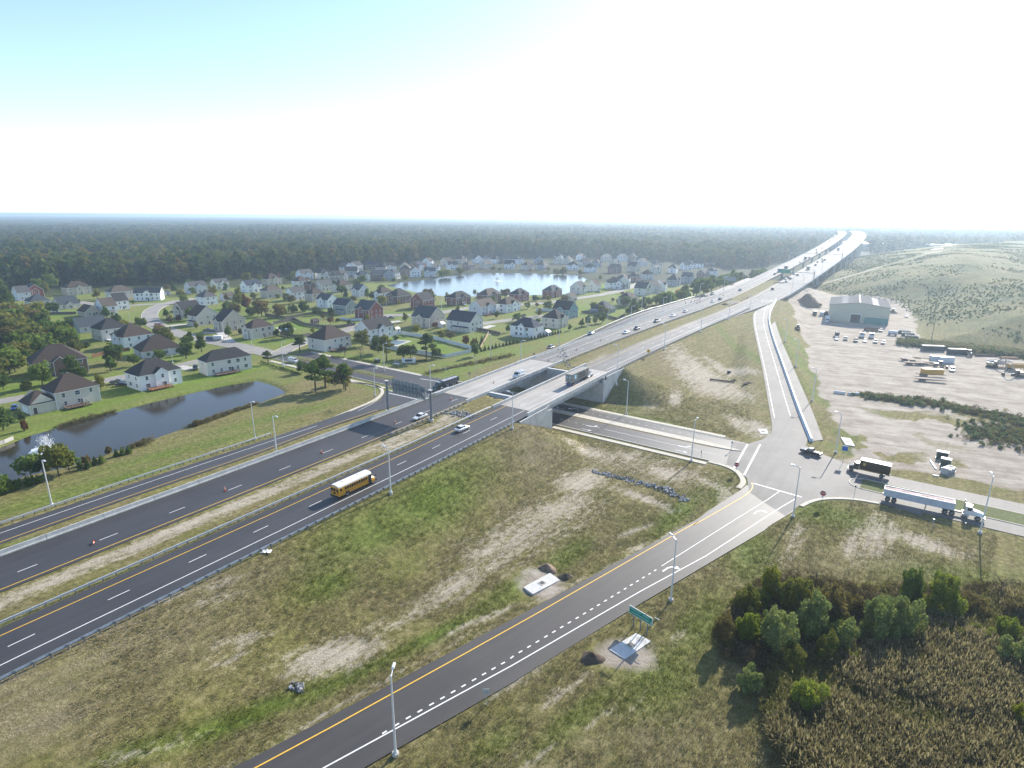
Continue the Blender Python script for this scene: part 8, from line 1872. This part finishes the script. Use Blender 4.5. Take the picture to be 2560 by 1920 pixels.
apron(((75, 455), (255, 365), (320, 405), (140, 505)), 'concrete storm drain apron left of the foreground ramp', 12, (.1, 0)); apron(((650, 870), (830, 760), (930, 815), (755, 935)), 'concrete storm drain apron below the green guide sign', 12, (.1, 0)); apron(((625, 672), (712, 680), (752, 748), (668, 742)), 'concrete storm drain apron beside the blue service sign', 8, (0, 0)); apron(((2120, 597), (2200, 600), (2215, 640), (2150, 640)), 'concrete storm drain apron beside the on-ramp foot', 7, (0, 0))
# heaps of soil and stone
def heap(ci, x, y, r, h, mat, label, name='soil_heap', cat='soil heap'):
    p = PT(*k(ci, x, y)); rs_ = np.random.RandomState(int(x) % 100 + 3); n1, n2 = 7, 18; vs = [(0, 0, h)]; fs = []
    for i in range(1, n1 + 1):
        for j in range(n2):
            q = i / n1; a = 6.283 * j / n2; rr = r * q * (1 + .18 * math.sin(3 * a + x) + .1 * rs_.randn() * q); vs.append((rr * math.cos(a), rr * math.sin(a) * .8, h * (1 - q) ** .9 * (1 + .12 * rs_.randn()) - .15 * q))
    fs += [(0, 1 + j, 1 + (j + 1) % n2) for j in range(n2)]
    for i in range(n1 - 1): fs += [(1 + i * n2 + j, 1 + (i + 1) * n2 + j, 1 + (i + 1) * n2 + (j + 1) % n2, 1 + i * n2 + (j + 1) % n2) for j in range(n2)]
    t = MB().add(vs, fs, mat).build(name, None, None, True); t.location = p; tag(t, label, cat)
M_SOIL = pm('soil_dark', (.085, .062, .045), .95, var=.4, scale=2.5, bump=.8); M_SOILB = pm('soil_brown', (.20, .145, .10), .95, var=.35, scale=1.2, bump=.8); M_SANDH = pm('sand_heap', (.36, .30, .23), .95, var=.25, scale=1.5, bump=.5)
heap(12, 365, 385, 1.5, .85, M_SOIL, 'dark soil heap right of the left storm drain'); heap(12, 230, 320, 1.9, .9, M_SOILB, 'pale brown soil heap behind the left storm drain'); heap(12, 530, 925, 2.0, 1.1, M_SOIL, 'dark soil heap left of the lower storm drain'); heap(4, 345, 905, 11, 8, M_SOILB, 'big brown soil pile left of the warehouse'); heap(3, 1930, 890, 7, 1.4, M_SANDH, 'sand heap in the highway median'); heap(3, 1840, 905, 3, 1.2, M_SOIL, 'dark heap at the grassy median tip')
heap(7, 1920, 175, 1.8, .5, M_SOIL, 'first dark dirt mound in the bare patch inside the ramp loop'); heap(7, 2045, 200, 2.4, .6, M_SOIL, 'second dark dirt mound in the bare patch inside the ramp loop')
def stones(ci, pts, n, w, label):
    q = [PT(*k(ci, x, y)) for x, y in pts]; t = thing('rock_strip', label, 'rocks', q[0]); r_ = random.Random(n)
    STN = cached('stone', lambda: [MB().box((0, 0, 0), (.5, .42, .36), pm('rock%d' % i, (.16 + .1 * i, .16 + .1 * i, .165 + .1 * i), .9, var=.3, scale=3), None, (.6, .7), (.05, .03)).mesh('rock') for i in range(3)])
    rp_ = resample(q, n)
    for p in rp_:
        x, y = p.x + r_.gauss(0, w), p.y + r_.gauss(0, w); o = ob('rock', r_.choice(STN), t, loc=(x - q[0].x, y - q[0].y, hz1(x, y) - q[0].z + .12), rot=(r_.uniform(-.5, .5), r_.uniform(-.5, .5), r_.uniform(0, 6.28)), scale=r_.uniform(.6, 1.5))
stones(6, ((1700, 455), (1790, 475), (1880, 490)), 90, 1.0, 'grey riprap strip across the median at the left bridge end'); stones(3, ((410, 1425), (480, 1440), (560, 1450)), 60, .9, 'grey riprap strip across the median at the right bridge end'); stones(7, ((700, 965), (1000, 1035), (1300, 1110), (1520, 1225)), 190, .55, 'dark stone lined ditch below the crossroad sidewalk'); stones(11, ((270, 1110), (300, 1130)), 22, .5, 'small pile of grey stones in the foreground ditch')
# ditch debris, lying logs, sheet
def prop(name, label, cat, p, parts, hd=0.0):
    t = thing(name, label, cat, p, math.pi / 2 - hd)
    for pn_, mb in parts: mb.build(pn_, None, t)
    return t
p = PT(*k(11, 68, 215)); r_ = random.Random(4); mb = MB()
vs = [(-.9 + .3 * i, -.5 + .33 * j, .08 + r_.uniform(0, .35) * (1 - abs(i - 3) / 4)) for i in range(7) for j in range(4)]; mb.add(vs, [(i * 4 + j, i * 4 + j + 1, (i + 1) * 4 + j + 1, (i + 1) * 4 + j) for i in range(6) for j in range(3)], M_WPAINT)
o = mb.build('crumpled_sheet', None, None); o.location = p; tag(o, 'crumpled white sheet lying below the guardrail', 'sheet')
a_, b_ = PT(*k(7, 1712, 172)), PT(*k(7, 1922, 198)); prop('pipe', 'long dark pipe lying on the bare patch inside the ramp loop', 'pipe', a_, [('barrel', MB().cyl((0, 0, .3), ((b_ - a_).length, 0, .3), .3, n=10, mat=M_SOIL)), ('flange', MB().cyl((-.05, 0, .3), (.12, 0, .3), .38, n=10, mat=M_BLACK))], hdg(a_, b_))
prop('generator', 'small dark machine on the bare patch inside the ramp loop', 'machine', PT(*k(7, 1875, 112)), [('body', MB().box((0, 0, .6), (1.8, 1.1, 1.0), M_BLACK)), ('skid', MB().box((0, 0, .08), (2.2, 1.2, .14), M_STEELD)), ('panel', MB().box((1.2, .3, .5), (.6, .6, .4), M_CONCW))], .6)
for i, (x, y) in enumerate(((2035, 605), (2130, 618))): pass
# subdivision sign and utility boxes at the entrance
se = PT(*k(2, 1320, 1405)); prop('entrance_sign', 'white walled subdivision sign with dark blue board', 'sign', se, [('wall', MB().box((0, 0, .9), (.5, 4.8, 1.8), MATS['wall_white'])), ('board', MB().box((.27, 0, 1.0), (.06, 3.2, 1.0), MATS['car_navy'])), ('pillar', MB().box((0, 2.6, 1.1), (.8, .8, 2.2), MATS['wall_white'])), ('pillar', MB().box((0, -2.6, 1.1), (.8, .8, 2.2), MATS['wall_white']))], toc(*k(2, 1320, 1405)))
prop('utility_box', 'dark green utility cabinet left of the subdivision sign', 'cabinet', PT(*k(2, 1048, 1405)), [('cabinet', MB().box((0, 0, .8), (1.6, 2.2, 1.6), MATS['car_green'])), ('lid', MB().box((0, 0, 1.63), (1.7, 2.3, .08), M_STEELD))], .6)
prop('pump_frame', 'grey pipe frame just left of the subdivision sign', 'pipes', PT(*k(2, 1215, 1415)), [('frame', MB().box((0, 0, 1.2), (.2, 2.4, .2), M_STEEL).box((0, 1.1, .6), (.2, .2, 1.2), M_STEEL).box((0, -1.1, .6), (.2, .2, 1.2), M_STEEL)), ('slab', MB().box((0, 0, .05), (2.0, 3.4, .12), M_CONCW))], .6)
# fountains
def fountain(px, py, h, r, label, z):
    p = P(px, py, z); t = thing('fountain', label, 'fountain', p); rs_ = np.random.RandomState(int(h * 10)); n_ = 1500
    a = rs_.rand(n_) * 6.283; u = rs_.rand(n_); d = r * (.15 + .85 * rs_.rand(n_)); x = u * d; zz = h * (1 - (2 * u - .85) ** 2 * .9) * (.35 + .65 * rs_.rand(n_)); zz = np.clip(zz, .02, h)
    c = np.stack([x * np.cos(a), x * np.sin(a), zz], 1); q = rs_.normal(size=(n_, 4, 3)) * np.array((.05, .05, .11)) * (h / 3.2) ** .5; V = (c[:, None, :] + q).reshape(-1, 3)
    ob('spray', quads_mesh('spray', V, pm('water_spray', (.85, .87, .88), .6, var=.03)), t)
    ring = MB(); ring.add([(r * 1.15 * math.cos(i * .314) * (1 + .1 * math.sin(i * 2.1)), r * 1.15 * math.sin(i * .314), .03) for i in range(20)], [tuple(range(20))], pm('foam', (.62, .66, .68), .7, var=.25, scale=3)); ring.build('foam', None, t)
    MB().cyl((0, 0, -.3), (0, 0, .35), .3, .2, 8, M_BLACK).build('nozzle', None, t)
fountain(*k(5, 400, 775), 4.2, 3.4, 'white fountain spray in the pond behind the bank trees', -.6); fountain(1243, 703, 5.5, 4.6, 'white fountain spray in the big lake', -.4)
# ------------------------------------------------------------------ warehouse and the contractor's yard
kw = lambda x, y: (1960 + x / 6.9125, 720 + y / 6.9125)
ky = lambda x, y: (2220 + x / 6.506, 820 + y / 6.506)
M_SHEET = pm('metal_siding', (.46, .43, .33), .6, .0, var=.06, scale=.4); M_SHEETR = pm('metal_roof', (.115, .12, .13), .95, .0, var=.12, scale=.3, spec=.08); M_TEAL = pm('teal_sheet', (.05, .20, .19), .6, var=.15)
A, B = P(*kw(750, 560)), P(*kw(1795, 640))
wd = math.atan2(B.y - A.y, B.x - A.x); Lw = (B - A).length; eh = height_at(A, *kw(765, 285)); rg = eh + 2.3; dep = 42.0
wt = thing('warehouse', 'large tan metal warehouse with grey roof in the dirt yard', 'warehouse', (A.x, A.y, 0), wd)
mb = MB(); mb.add([(0, 0, -.3), (Lw, 0, -.3), (Lw, 0, eh), (Lw / 2, 0, rg), (0, 0, eh), (0, dep, -.3), (Lw, dep, -.3), (Lw, dep, eh), (Lw / 2, dep, rg), (0, dep, eh)], [(0, 1, 2, 3, 4), (9, 8, 7, 6, 5), (1, 6, 7, 2), (5, 0, 4, 9)], M_SHEET); mb.build('wall', None, wt)
for i, (xa, za, xb, zb) in enumerate(((-.4, eh - .05, Lw / 2, rg + .15), (Lw / 2, rg + .15, Lw + .4, eh - .05))):
    r = MB().add([(xa, -.5, za + .1), (xb, -.5, zb + .1), (xb, dep + .5, zb + .1), (xa, dep + .5, za + .1), (xa, -.5, za - .1), (xb, -.5, zb - .1), (xb, dep + .5, zb - .1), (xa, dep + .5, za - .1)], [(0, 1, 2, 3), (7, 6, 5, 4), (0, 4, 5, 1), (1, 5, 6, 2), (2, 6, 7, 3), (3, 7, 4, 0)], M_SHEETR).build('roof', None, wt)
    for j in range(6):
        f0, f1 = .42, .62; ya = dep * (.1 + j * .15)
        MB().add([(xa + (xb - xa) * f, y, za + (zb - za) * f + .13) for f, y in ((f0, ya), (f1, ya), (f1, ya + .9), (f0, ya + .9))], [(0, 1, 2, 3)], M_TRW).build('skylight', None, r)
MB().box((Lw / 2, dep / 2, rg + .3), (.7, dep + 1, .2), M_WPAINT).build('ridge_cap', None, wt)
d0 = (Lw * .46); MB().box((d0, -.04, 2.6), (5.6, .1, 5.2), M_BLACK).build('door_opening', None, wt); MB().box((d0, -.06, 5.3), (6.0, .2, .3), M_TRIM).build('door_header', None, wt)
for x in (d0 - 2.9, d0 + 2.9): MB().box((x, -.08, 2.6), (.25, .2, 5.2), M_TRIM).build('door_jamb', None, wt)
MB().box((Lw * .8, -.9, 1.8), (Lw * .38, 1.6, 3.6), M_TEAL).build('lean_to', None, wt)
for x in np.arange(2, Lw, 2.4): MB().box((x, -.02, eh / 2 + .3), (.07, .05, eh - .4), M_SHEET).build('panel_seam', None, wt)
YG = 'vehicles and plant in the contractor yard'
def at_w(x, y): return PT(*kw(x, y), .02)
def at_y(x, y): return PT(*ky(x, y), .02)
wh = math.radians(90) - wd           # heading along the warehouse front
CAMH = lambda p: math.atan2(-p.x, -p.y)
for x, y, st, col, lab in ((908, 895, 'sedan', 'white', 'white car, first in the row parked below the warehouse'), (1060, 900, 'suv', 'grey', 'grey car, second in the row parked below the warehouse'), (1240, 925, 'pickup', 'green', 'dark green pickup, third in the row parked below the warehouse'), (1395, 930, 'sedan', 'white', 'white car, fourth in the row parked below the warehouse'), (1578, 945, 'pickup', 'white', 'white pickup, fifth in the row parked below the warehouse'), (1712, 960, 'pickup', 'white', 'white pickup, rightmost in the row parked below the warehouse'), (1670, 750, 'pickup', 'silver', 'silver pickup behind the parked row by the tan tank'), (2115, 500, 'pickup', 'white', 'white pickup standing right of the warehouse')):
    p = at_w(x, y); car(st, col, p, CAMH(p), lab, YG)
p = at_w(815, 600); veh('bt_white', 'box_truck', 'truck', lambda t: box_truck(t, 5.5, M_TRW, 'white', M_TRW), p - Vector((0, -5, 0)), CAMH(p), 'white box truck nosed out before the warehouse wall', YG)
def dump_truck(t, col, body):
    MB().box((-1.6, 0, 1.9), (4.6, 2.3, 1.3), body, None, (1.05, 1.05)).build('dump_body', None, t); MB().box((-1.6, 0, 2.57), (4.3, 2.0, .04), M_SOIL).build('load', None, t); MB().box((0, 0, .85), (7.2, .9, .3), M_BLACK).build('chassis', None, t)
    cab = MB().loft([[(.9, -1.1, .9), (.9, 1.1, .9), (.9, 1.05, 2.8), (.9, -1.05, 2.8)], [(2.0, -1.1, .9), (2.0, 1.1, .9), (2.0, 1.0, 2.75), (2.0, -1.0, 2.75)], [(2.4, -1.05, .9), (2.4, 1.05, .9), (2.4, .95, 1.8), (2.4, -.95, 1.8)], [(3.7, -.9, .9), (3.7, .9, .9), (3.7, .8, 1.55), (3.7, -.8, 1.55)]], MATS['car_' + col]).build('cab', None, t)
    MB().add([(2.38, -.9, 1.85), (2.38, .9, 1.85), (2.03, .9, 2.65), (2.03, -.9, 2.65)], [(0, 1, 2, 3)], M_CGLASS).build('windscreen', None, cab, loc=(.03, 0, .02)); MB().box((3.8, 0, .8), (.2, 2.2, .35), M_CHROME).build('bumper', None, t)
    wheels(t, (-2.6, -1.4, 2.8), 1.0, .5, .36)
for x, y, col, bd, lab in ((912, 840, 'black', M_SOIL, 'dark dump truck parked behind the first white car'), (1345, 850, 'white', M_TRG, 'left white cabbed dump truck behind the parked row'), (1510, 860, 'white', M_TRG, 'right white cabbed dump truck behind the parked row')):
    p = at_w(x, y); veh(('dt', col, lab[:4]), 'dump_truck', 'truck', lambda t: dump_truck(t, col, bd), p, CAMH(p), lab, YG)
def dumpster(t, mat, rim, L=6.0, w=2.4, h=1.7):
    MB().box((0, w / 2, h / 2 + .1), (L, .08, h), mat).box((0, -w / 2, h / 2 + .1), (L, .08, h), mat).box((L / 2, 0, h / 2 + .1), (.08, w, h), mat).box((-L / 2, 0, h / 2 + .1), (.08, w, h), mat).box((0, 0, .14), (L, w, .08), mat).build('bin', None, t)
    for c, d in (((0, w / 2, h + .14), (L + .1, .16, .12)), ((0, -w / 2, h + .14), (L + .1, .16, .12)), ((L / 2, 0, h + .14), (.16, w, .12)), ((-L / 2, 0, h + .14), (.16, w, .12))): MB().box(c, d, rim).build('rim', None, t)
for x, y, lab in ((2075, 790, 'long dark skip bin right of the yard vehicles, back one'), (2140, 830, 'dark skip bin right of the yard vehicles, middle one'), (2200, 880, 'dark skip bin right of the yard vehicles, front one')):
    veh('dumpster', 'skip_bin', 'skip', lambda t: dumpster(t, MATS['car_green'], M_TRW), at_w(x, y), wh, lab, YG)
p = at_w(1500, 745); veh('bsk', 'skip_bin', 'skip', lambda t: dumpster(t, M_SOILB, M_SOIL, 7.0), p, wh, 'rusty brown skip bin before the teal lean-to', YG)
def tank(t): MB().cyl((-2.2, 0, 1.6), (2.2, 0, 1.6), 1.0, n=14, mat=M_TRW).build('tank', None, t); MB().box((0, 0, .6), (5.0, 1.2, .3), M_BLACK).build('chassis', None, t); MB().box((0, 0, 2.65), (.6, .6, .2), M_STEEL).build('hatch', None, t); wheels(t, (-1.5, 1.5), .9, .45, .3)
veh('tank', 'tank_trailer', 'trailer', tank, at_w(1872, 815), wh, 'small white tank trailer right of the parked row', YG)
def loader(t, col='tan'):
    cm = MATS['car_' + col]; MB().box((-.6, 0, 1.3), (2.6, 1.6, 1.1), cm).build('engine_body', None, t); MB().box((.4, 0, 2.3), (1.2, 1.3, 1.1), M_CGLASS).build('cab', None, t); MB().box((.4, 0, 2.95), (1.6, 1.6, .12), M_TRW).build('canopy', None, t)
    for sg in (1, -1): MB().cyl((.6, sg * .8, 1.7), (2.6, sg * .8, .7), .12, n=6, mat=cm).build('lift_arm', None, t)
    MB().box((3.0, 0, .55), (.9, 2.3, .8), M_BLACK, None, (.5, 1)).build('bucket', None, t); wheels(t, (-1.2, 1.2), 1.0, .7, .5)
veh('loader_b', 'wheel_loader', 'loader', lambda t: loader(t, 'black'), at_w(232, 720), math.radians(200), 'dark wheel loader with white canopy on the haul road', YG); veh('loader_y', 'wheel_loader', 'loader', lambda t: loader(t, 'tan'), at_y(820, 640), math.radians(120), 'tan wheel loader among the parked frames', YG); veh('loader_b', 'wheel_loader', 'loader', None, at_w(1865, 430), math.radians(160), 'dark wheel loader at the warehouse right wall', YG)
def cbox(t, mat, L=6.0, h=2.6):
    mb = MB().box((0, 0, h / 2), (L, 2.4, h), mat)
    for sg in (1, -1): corrug(mb, -L / 2 + .1, L / 2 - .1, sg * 1.2, .1, h - .1, mat, 22, .05, sg)
    mb.build('container_body', None, t)
    for sg in (1, -1): MB().box((L / 2 + .03, sg * .58, h / 2), (.05, 1.1, h - .2), mat).build('door', None, t)
    MB().box((0, 0, h + .03), (L + .02, 2.42, .05), mat).build('roof', None, t)
M_WCON = pm('container_white', (.60, .63, .65), .5, var=.08); M_DCON = pm('container_dark', (.045, .055, .065), .6, var=.15); M_YCON = pm('container_yellow', (.52, .28, .035), .55, var=.15)
hy_ = math.radians(98)
for key, mat, L, x, y, hd, lab in (('wc', M_WCON, 6, 800, 545, 0, 'white container, left of two beside the white car'), ('wc', M_WCON, 6, 935, 560, 0, 'white container, right of two beside the white car'), ('dc', M_DCON, 10, 720, 370, 0, 'long dark container at the left foot of the hill reeds'), ('dc2', M_DCON, 8, 1115, 425, 0, 'dark container at the middle foot of the hill reeds')):
    veh(key, 'storage_container', 'container', lambda t: cbox(t, mat, L), at_y(x, y), hy_ + hd, lab, YG)
for x, y, mat, L, lab in ((530, 465, M_DCON, 5, 'dark site trailer, leftmost of three beside the warehouse'), (650, 475, M_WCON, 5, 'white site trailer, middle of three beside the warehouse'), (722, 470, M_DCON, 4, 'dark site trailer, rightmost of three beside the warehouse')):
    veh(('st', L, mat.name), 'site_trailer', 'trailer', lambda t: (cbox(t, mat, L), wheels(t, (-.4, .4), 1.1, .35, .2)), at_w(x, y), wh + 1.57, lab, YG)
def flatbed(t, L=10.0, tilt=.0, load=None):
    n_ = 14
    bed = MB().box((0, 0, 1.1), (L, 2.5, .12), M_STEELD).build('bed_frame', None, t)
    for i in range(n_): MB().box((-L / 2 + L * (i + .5) / n_, 0, 1.19), (L / n_ * .85, 2.4, .06), M_DARKW).build('plank', None, bed)
    MB().box((0, 0, .9), (L * .95, .8, .25), M_BLACK).build('chassis', None, t); wheels(t, (-L * .3, -L * .3 + 1.2), 1.05, .48, .3)
    if load: MB().box((.3, 0, 2.3), (L * .7, 2.4, 2.1), load).build('load_box', None, t)
veh('fb1', 'flatbed_trailer', 'trailer', lambda t: flatbed(t, 11), at_y(680, 870), math.radians(110), 'long flatbed trailer, front one in the yard cluster', YG); veh('fb2', 'flatbed_trailer', 'trailer', lambda t: flatbed(t, 11, 0, M_YCON), at_y(690, 790), math.radians(100), 'flatbed trailer carrying a long yellow box in the yard', YG)
for i, (x, y) in enumerate(((420, 600), (480, 560), (560, 520), (350, 540), (620, 590))):
    veh('fb3', 'flatbed_trailer', 'trailer', lambda t: flatbed(t, 8.5), at_y(x, y), math.radians(100 + (i * 37) % 20), 'bare trailer frame, %s of five behind the yellow box' % ORD[i], YG)
p = at_y(1040, 700); car('suv', 'white', p, CAMH(p), 'white car parked alone beside the white containers', YG)
def beams(t, n_=5, mat=None, L=9.0):
    for i in range(n_): MB().box((0, -1.2 + i * .6, .35 + .3 * (i % 2)), (L, .35, .35), mat or M_SOIL).build('beam', None, t)
veh('beams', 'beam_stack', 'beams', lambda t: beams(t), at_y(1570, 460), hy_ - .1, 'stack of long dark beams at the foot of the reeds', YG); veh('beams2', 'beam_stack', 'beams', lambda t: beams(t, 5, M_DECKW, 7), at_y(1960, 500), hy_, 'stack of rusty beams near the right edge of the yard', YG); veh('mach', 'compactor', 'machine', lambda t: loader(t, 'grey'), at_y(1310, 455), .5, 'small dark machine between dark container and beams', YG)
def excavator(t, col='tan', sc=1.0):
    cm = MATS['car_' + col]
    for sg in (1, -1): MB().box((0, sg * 1.2, .45), (3.8, .55, .85), M_BLACK, None, (.85, 1)).build('track', None, t)
    MB().box((-.7, 0, 1.6), (2.6, 2.5, 1.2), cm).build('upper_body', None, t); MB().box((.9, .75, 1.9), (1.3, 1.0, 1.7), M_CGLASS).build('cab', None, t); MB().box((.9, .75, 2.8), (1.4, 1.1, .12), M_TRW).build('cab_roof', None, t)
    MB().cyl((.7, -.2, 1.6), (3.2, -.2, 5.0), .32, .25, 6, cm).cyl((3.2, -.2, 5.0), (4.3, -.2, 4.9), .25, .22, 6, cm).build('boom', None, t); MB().cyl((4.2, -.2, 5.1), (5.4, -.2, 1.4), .24, .17, 6, cm).build('stick', None, t); MB().box((5.4, -.2, .75), (.9, 1.3, 1.1), M_BLACK, None, (.5, .9)).build('bucket', None, t); MB().cyl((1.5, -.2, 2.0), (3.0, -.2, 4.2), .08, n=6, mat=M_CHROME).build('ram', None, t)
veh('exc', 'excavator', 'excavator', excavator, at_y(1690, 640), math.radians(150), 'tan excavator with raised boom by the white dump trailer', YG); veh('exc', 'excavator', 'excavator', None, at_y(2110, 790), math.radians(280), 'tan excavator with pale cab roof at the right edge', YG)
veh('dtr', 'dump_trailer', 'trailer', lambda t: dump_trailer(t, 9, M_TRW, M_SOIL), at_y(1620, 620), hy_, 'white dump trailer behind the excavator', YG); veh('dtr2', 'dump_trailer', 'trailer', lambda t: dump_trailer(t, 10, M_YCON, M_SOIL), at_y(1925, 680), hy_, 'long yellow-brown dump trailer at the right edge of the yard', YG)
# generator sets near the crossroad
for x, y, L, lab in ((1500, 850, 2.6, 'dark green generator box, upper of two on the bare lot'), (1530, 912, 2.2, 'dark green generator box, lower of two on the bare lot')):
    p = PT(*k(8, x, y)); prop('generator', lab, 'generator', p, [('body', MB().box((0, 0, 1.0), (1.6, L, 1.9), MATS['car_green'])), ('lid', MB().box((0, 0, 2.0), (1.75, L + .15, .12), M_WPAINT)), ('skid', MB().box((0, 0, .06), (1.7, L + .2, .12), M_STEELD)), ('louvre', MB().box((.82, 0, 1.1), (.04, L * .5, .7), M_BLACK))], toc(*k(8, x, y)))
p = PT(*k(8, 1580, 985)); t = thing('formwork_stack', 'pale steel formwork frames stacked below the generators', 'frames', p, .5)
for i in range(5):
    MB().box((0, 0, .3 + i * .28), (4.2 - .3 * i, .12, .1), M_STEEL).box((0, 1.6, .3 + i * .28), (4.2 - .3 * i, .12, .1), M_STEEL).build('rail', None, t)
for x in (-1.8, -.6, .6, 1.8): MB().box((x, .8, .8), (.1, 1.7, 1.5), M_STEEL).build('upright', None, t)
MB().box((-1.0, .8, 1.65), (1.4, 1.2, .1), M_TRW).build('panel', None, t)
for (a, b_), lab in ((((1400, 870), (1450, 945)), 'white plank lying left of the generators'), (((1420, 1000), (1475, 1008)), 'white block lying below the generators')):
    A_, B_ = PT(*k(8, *a)), PT(*k(8, *b_)); prop('plank', lab, 'plank', A_, [('board', MB().box(((B_ - A_).length / 2, 0, .15), ((B_ - A_).length, .35, .3), M_WPAINT))], hdg(A_, B_))
# utility poles by the hill
for (x, y), (x2, y2), lab in (((1412, 1210), (1440, 1045), 'wooden utility pole at the hill foot, nearer one'), ((1395, 1040), (1400, 885), 'wooden utility pole at the hill foot, left of the pair'), ((1425, 1035), (1428, 885), 'wooden utility pole at the hill foot, right of the pair')):
    b_ = PT(*k(4, x, y)); h = max(8, min(13, height_at(b_, *k(4, x2, y2)))); t = thing('utility_pole', lab, 'utility pole', b_, .4)
    MB().cyl((0, 0, -.5), (0, 0, h), .17, .11, 8, M_DARKW).build('pole', None, t); MB().box((0, 0, h - .6), (.12, 2.4, .14), M_DARKW).build('crossarm', None, t)
    for y_ in (-1.1, 0, 1.1): MB().cyl((0, y_, h - .5), (0, y_, h - .25), .05, n=6, mat=M_CONC).build('insulator', None, t)
# far buildings and masts on the horizon
for (x, y, w, d, h, lab) in ((2240, 612, 260, 120, 14, 'long white roofed hall far away behind the hill'), (2075, 604, 60, 40, 10, 'small white hall far beyond the distant highway')):
    p = P(x, y, 0) if y > 600 else P(x, y); 
    p = Vector((p.x, p.y, 0)) * (1500 / math.hypot(p.x, p.y)); t = thing('factory_hall', lab, 'building', (p.x, p.y, 0), -.2)
    MB().box((0, 0, h / 2), (w, d, h), MATS['wall_pale grey']).build('wall', None, t); MB().box((0, 0, h + .3), (w + 2, d + 2, .8), M_WPAINT).build('roof', None, t)
    for i in range(8): MB().box((-w / 2 + w * (i + .5) / 8, -d / 2 - .1, h * .35), (w / 14, .3, h * .5), M_CGLASS).build('window', None, t)
for (x, y, yt, lab) in ((k(20, 1530, 250)[0], 590, k(20, 1542, 95)[1], 'thin lattice mast at the top of the distant highway'), (1783, 590, 560, 'faint mast above the far wood'), (2002, 592, k(20, 740, 85)[1], 'leaning crane jib on the horizon left of the highway')):
    d = ray(x, 575); q = 2000 / math.hypot(d[0], d[1]); b_ = Vector((d[0] * q, d[1] * q, 0)); h = max(30, height_at(b_, x, yt)); t = thing('lattice_mast', lab, 'mast', b_)
    ln = 18 if 'crane' in lab else 0
    MB().cyl((0, 0, 0), (ln, 0, h), .9, .5, 4, M_GANTRY).build('mast', None, t)
    for i in range(4): MB().cyl((ln * (.2 + .2 * i) - 1, 0, h * (.2 + .2 * i)), (ln * (.2 + .2 * i) + 1, 0, h * (.2 + .2 * i) + 2), .3, n=4, mat=M_GANTRY).build('brace', None, t)
# ------------------------------------------------------------------ haze
hm = bpy.data.materials.new('haze_air'); hm.use_nodes = True; hn = hm.node_tree
for n_ in list(hn.nodes): hn.nodes.remove(n_)
pv = hn.nodes.new('ShaderNodeVolumePrincipled'); oo = hn.nodes.new('ShaderNodeOutputMaterial'); hn.links.new(pv.outputs[0], oo.inputs['Volume'])
pv.inputs['Color'].default_value = (0.66, 0.82, 1.0, 1)
pv.inputs['Density'].default_value = 0.00019
pv.inputs['Anisotropy'].default_value = 0.5
hb = MB().box((0, 11000, 33), (53000, 33000, 76)).mesh('haze', hm)
ho = ob('haze', hb); ho['kind'] = 'stuff'; ho['label'] = 'pale blue haze over the whole landscape'
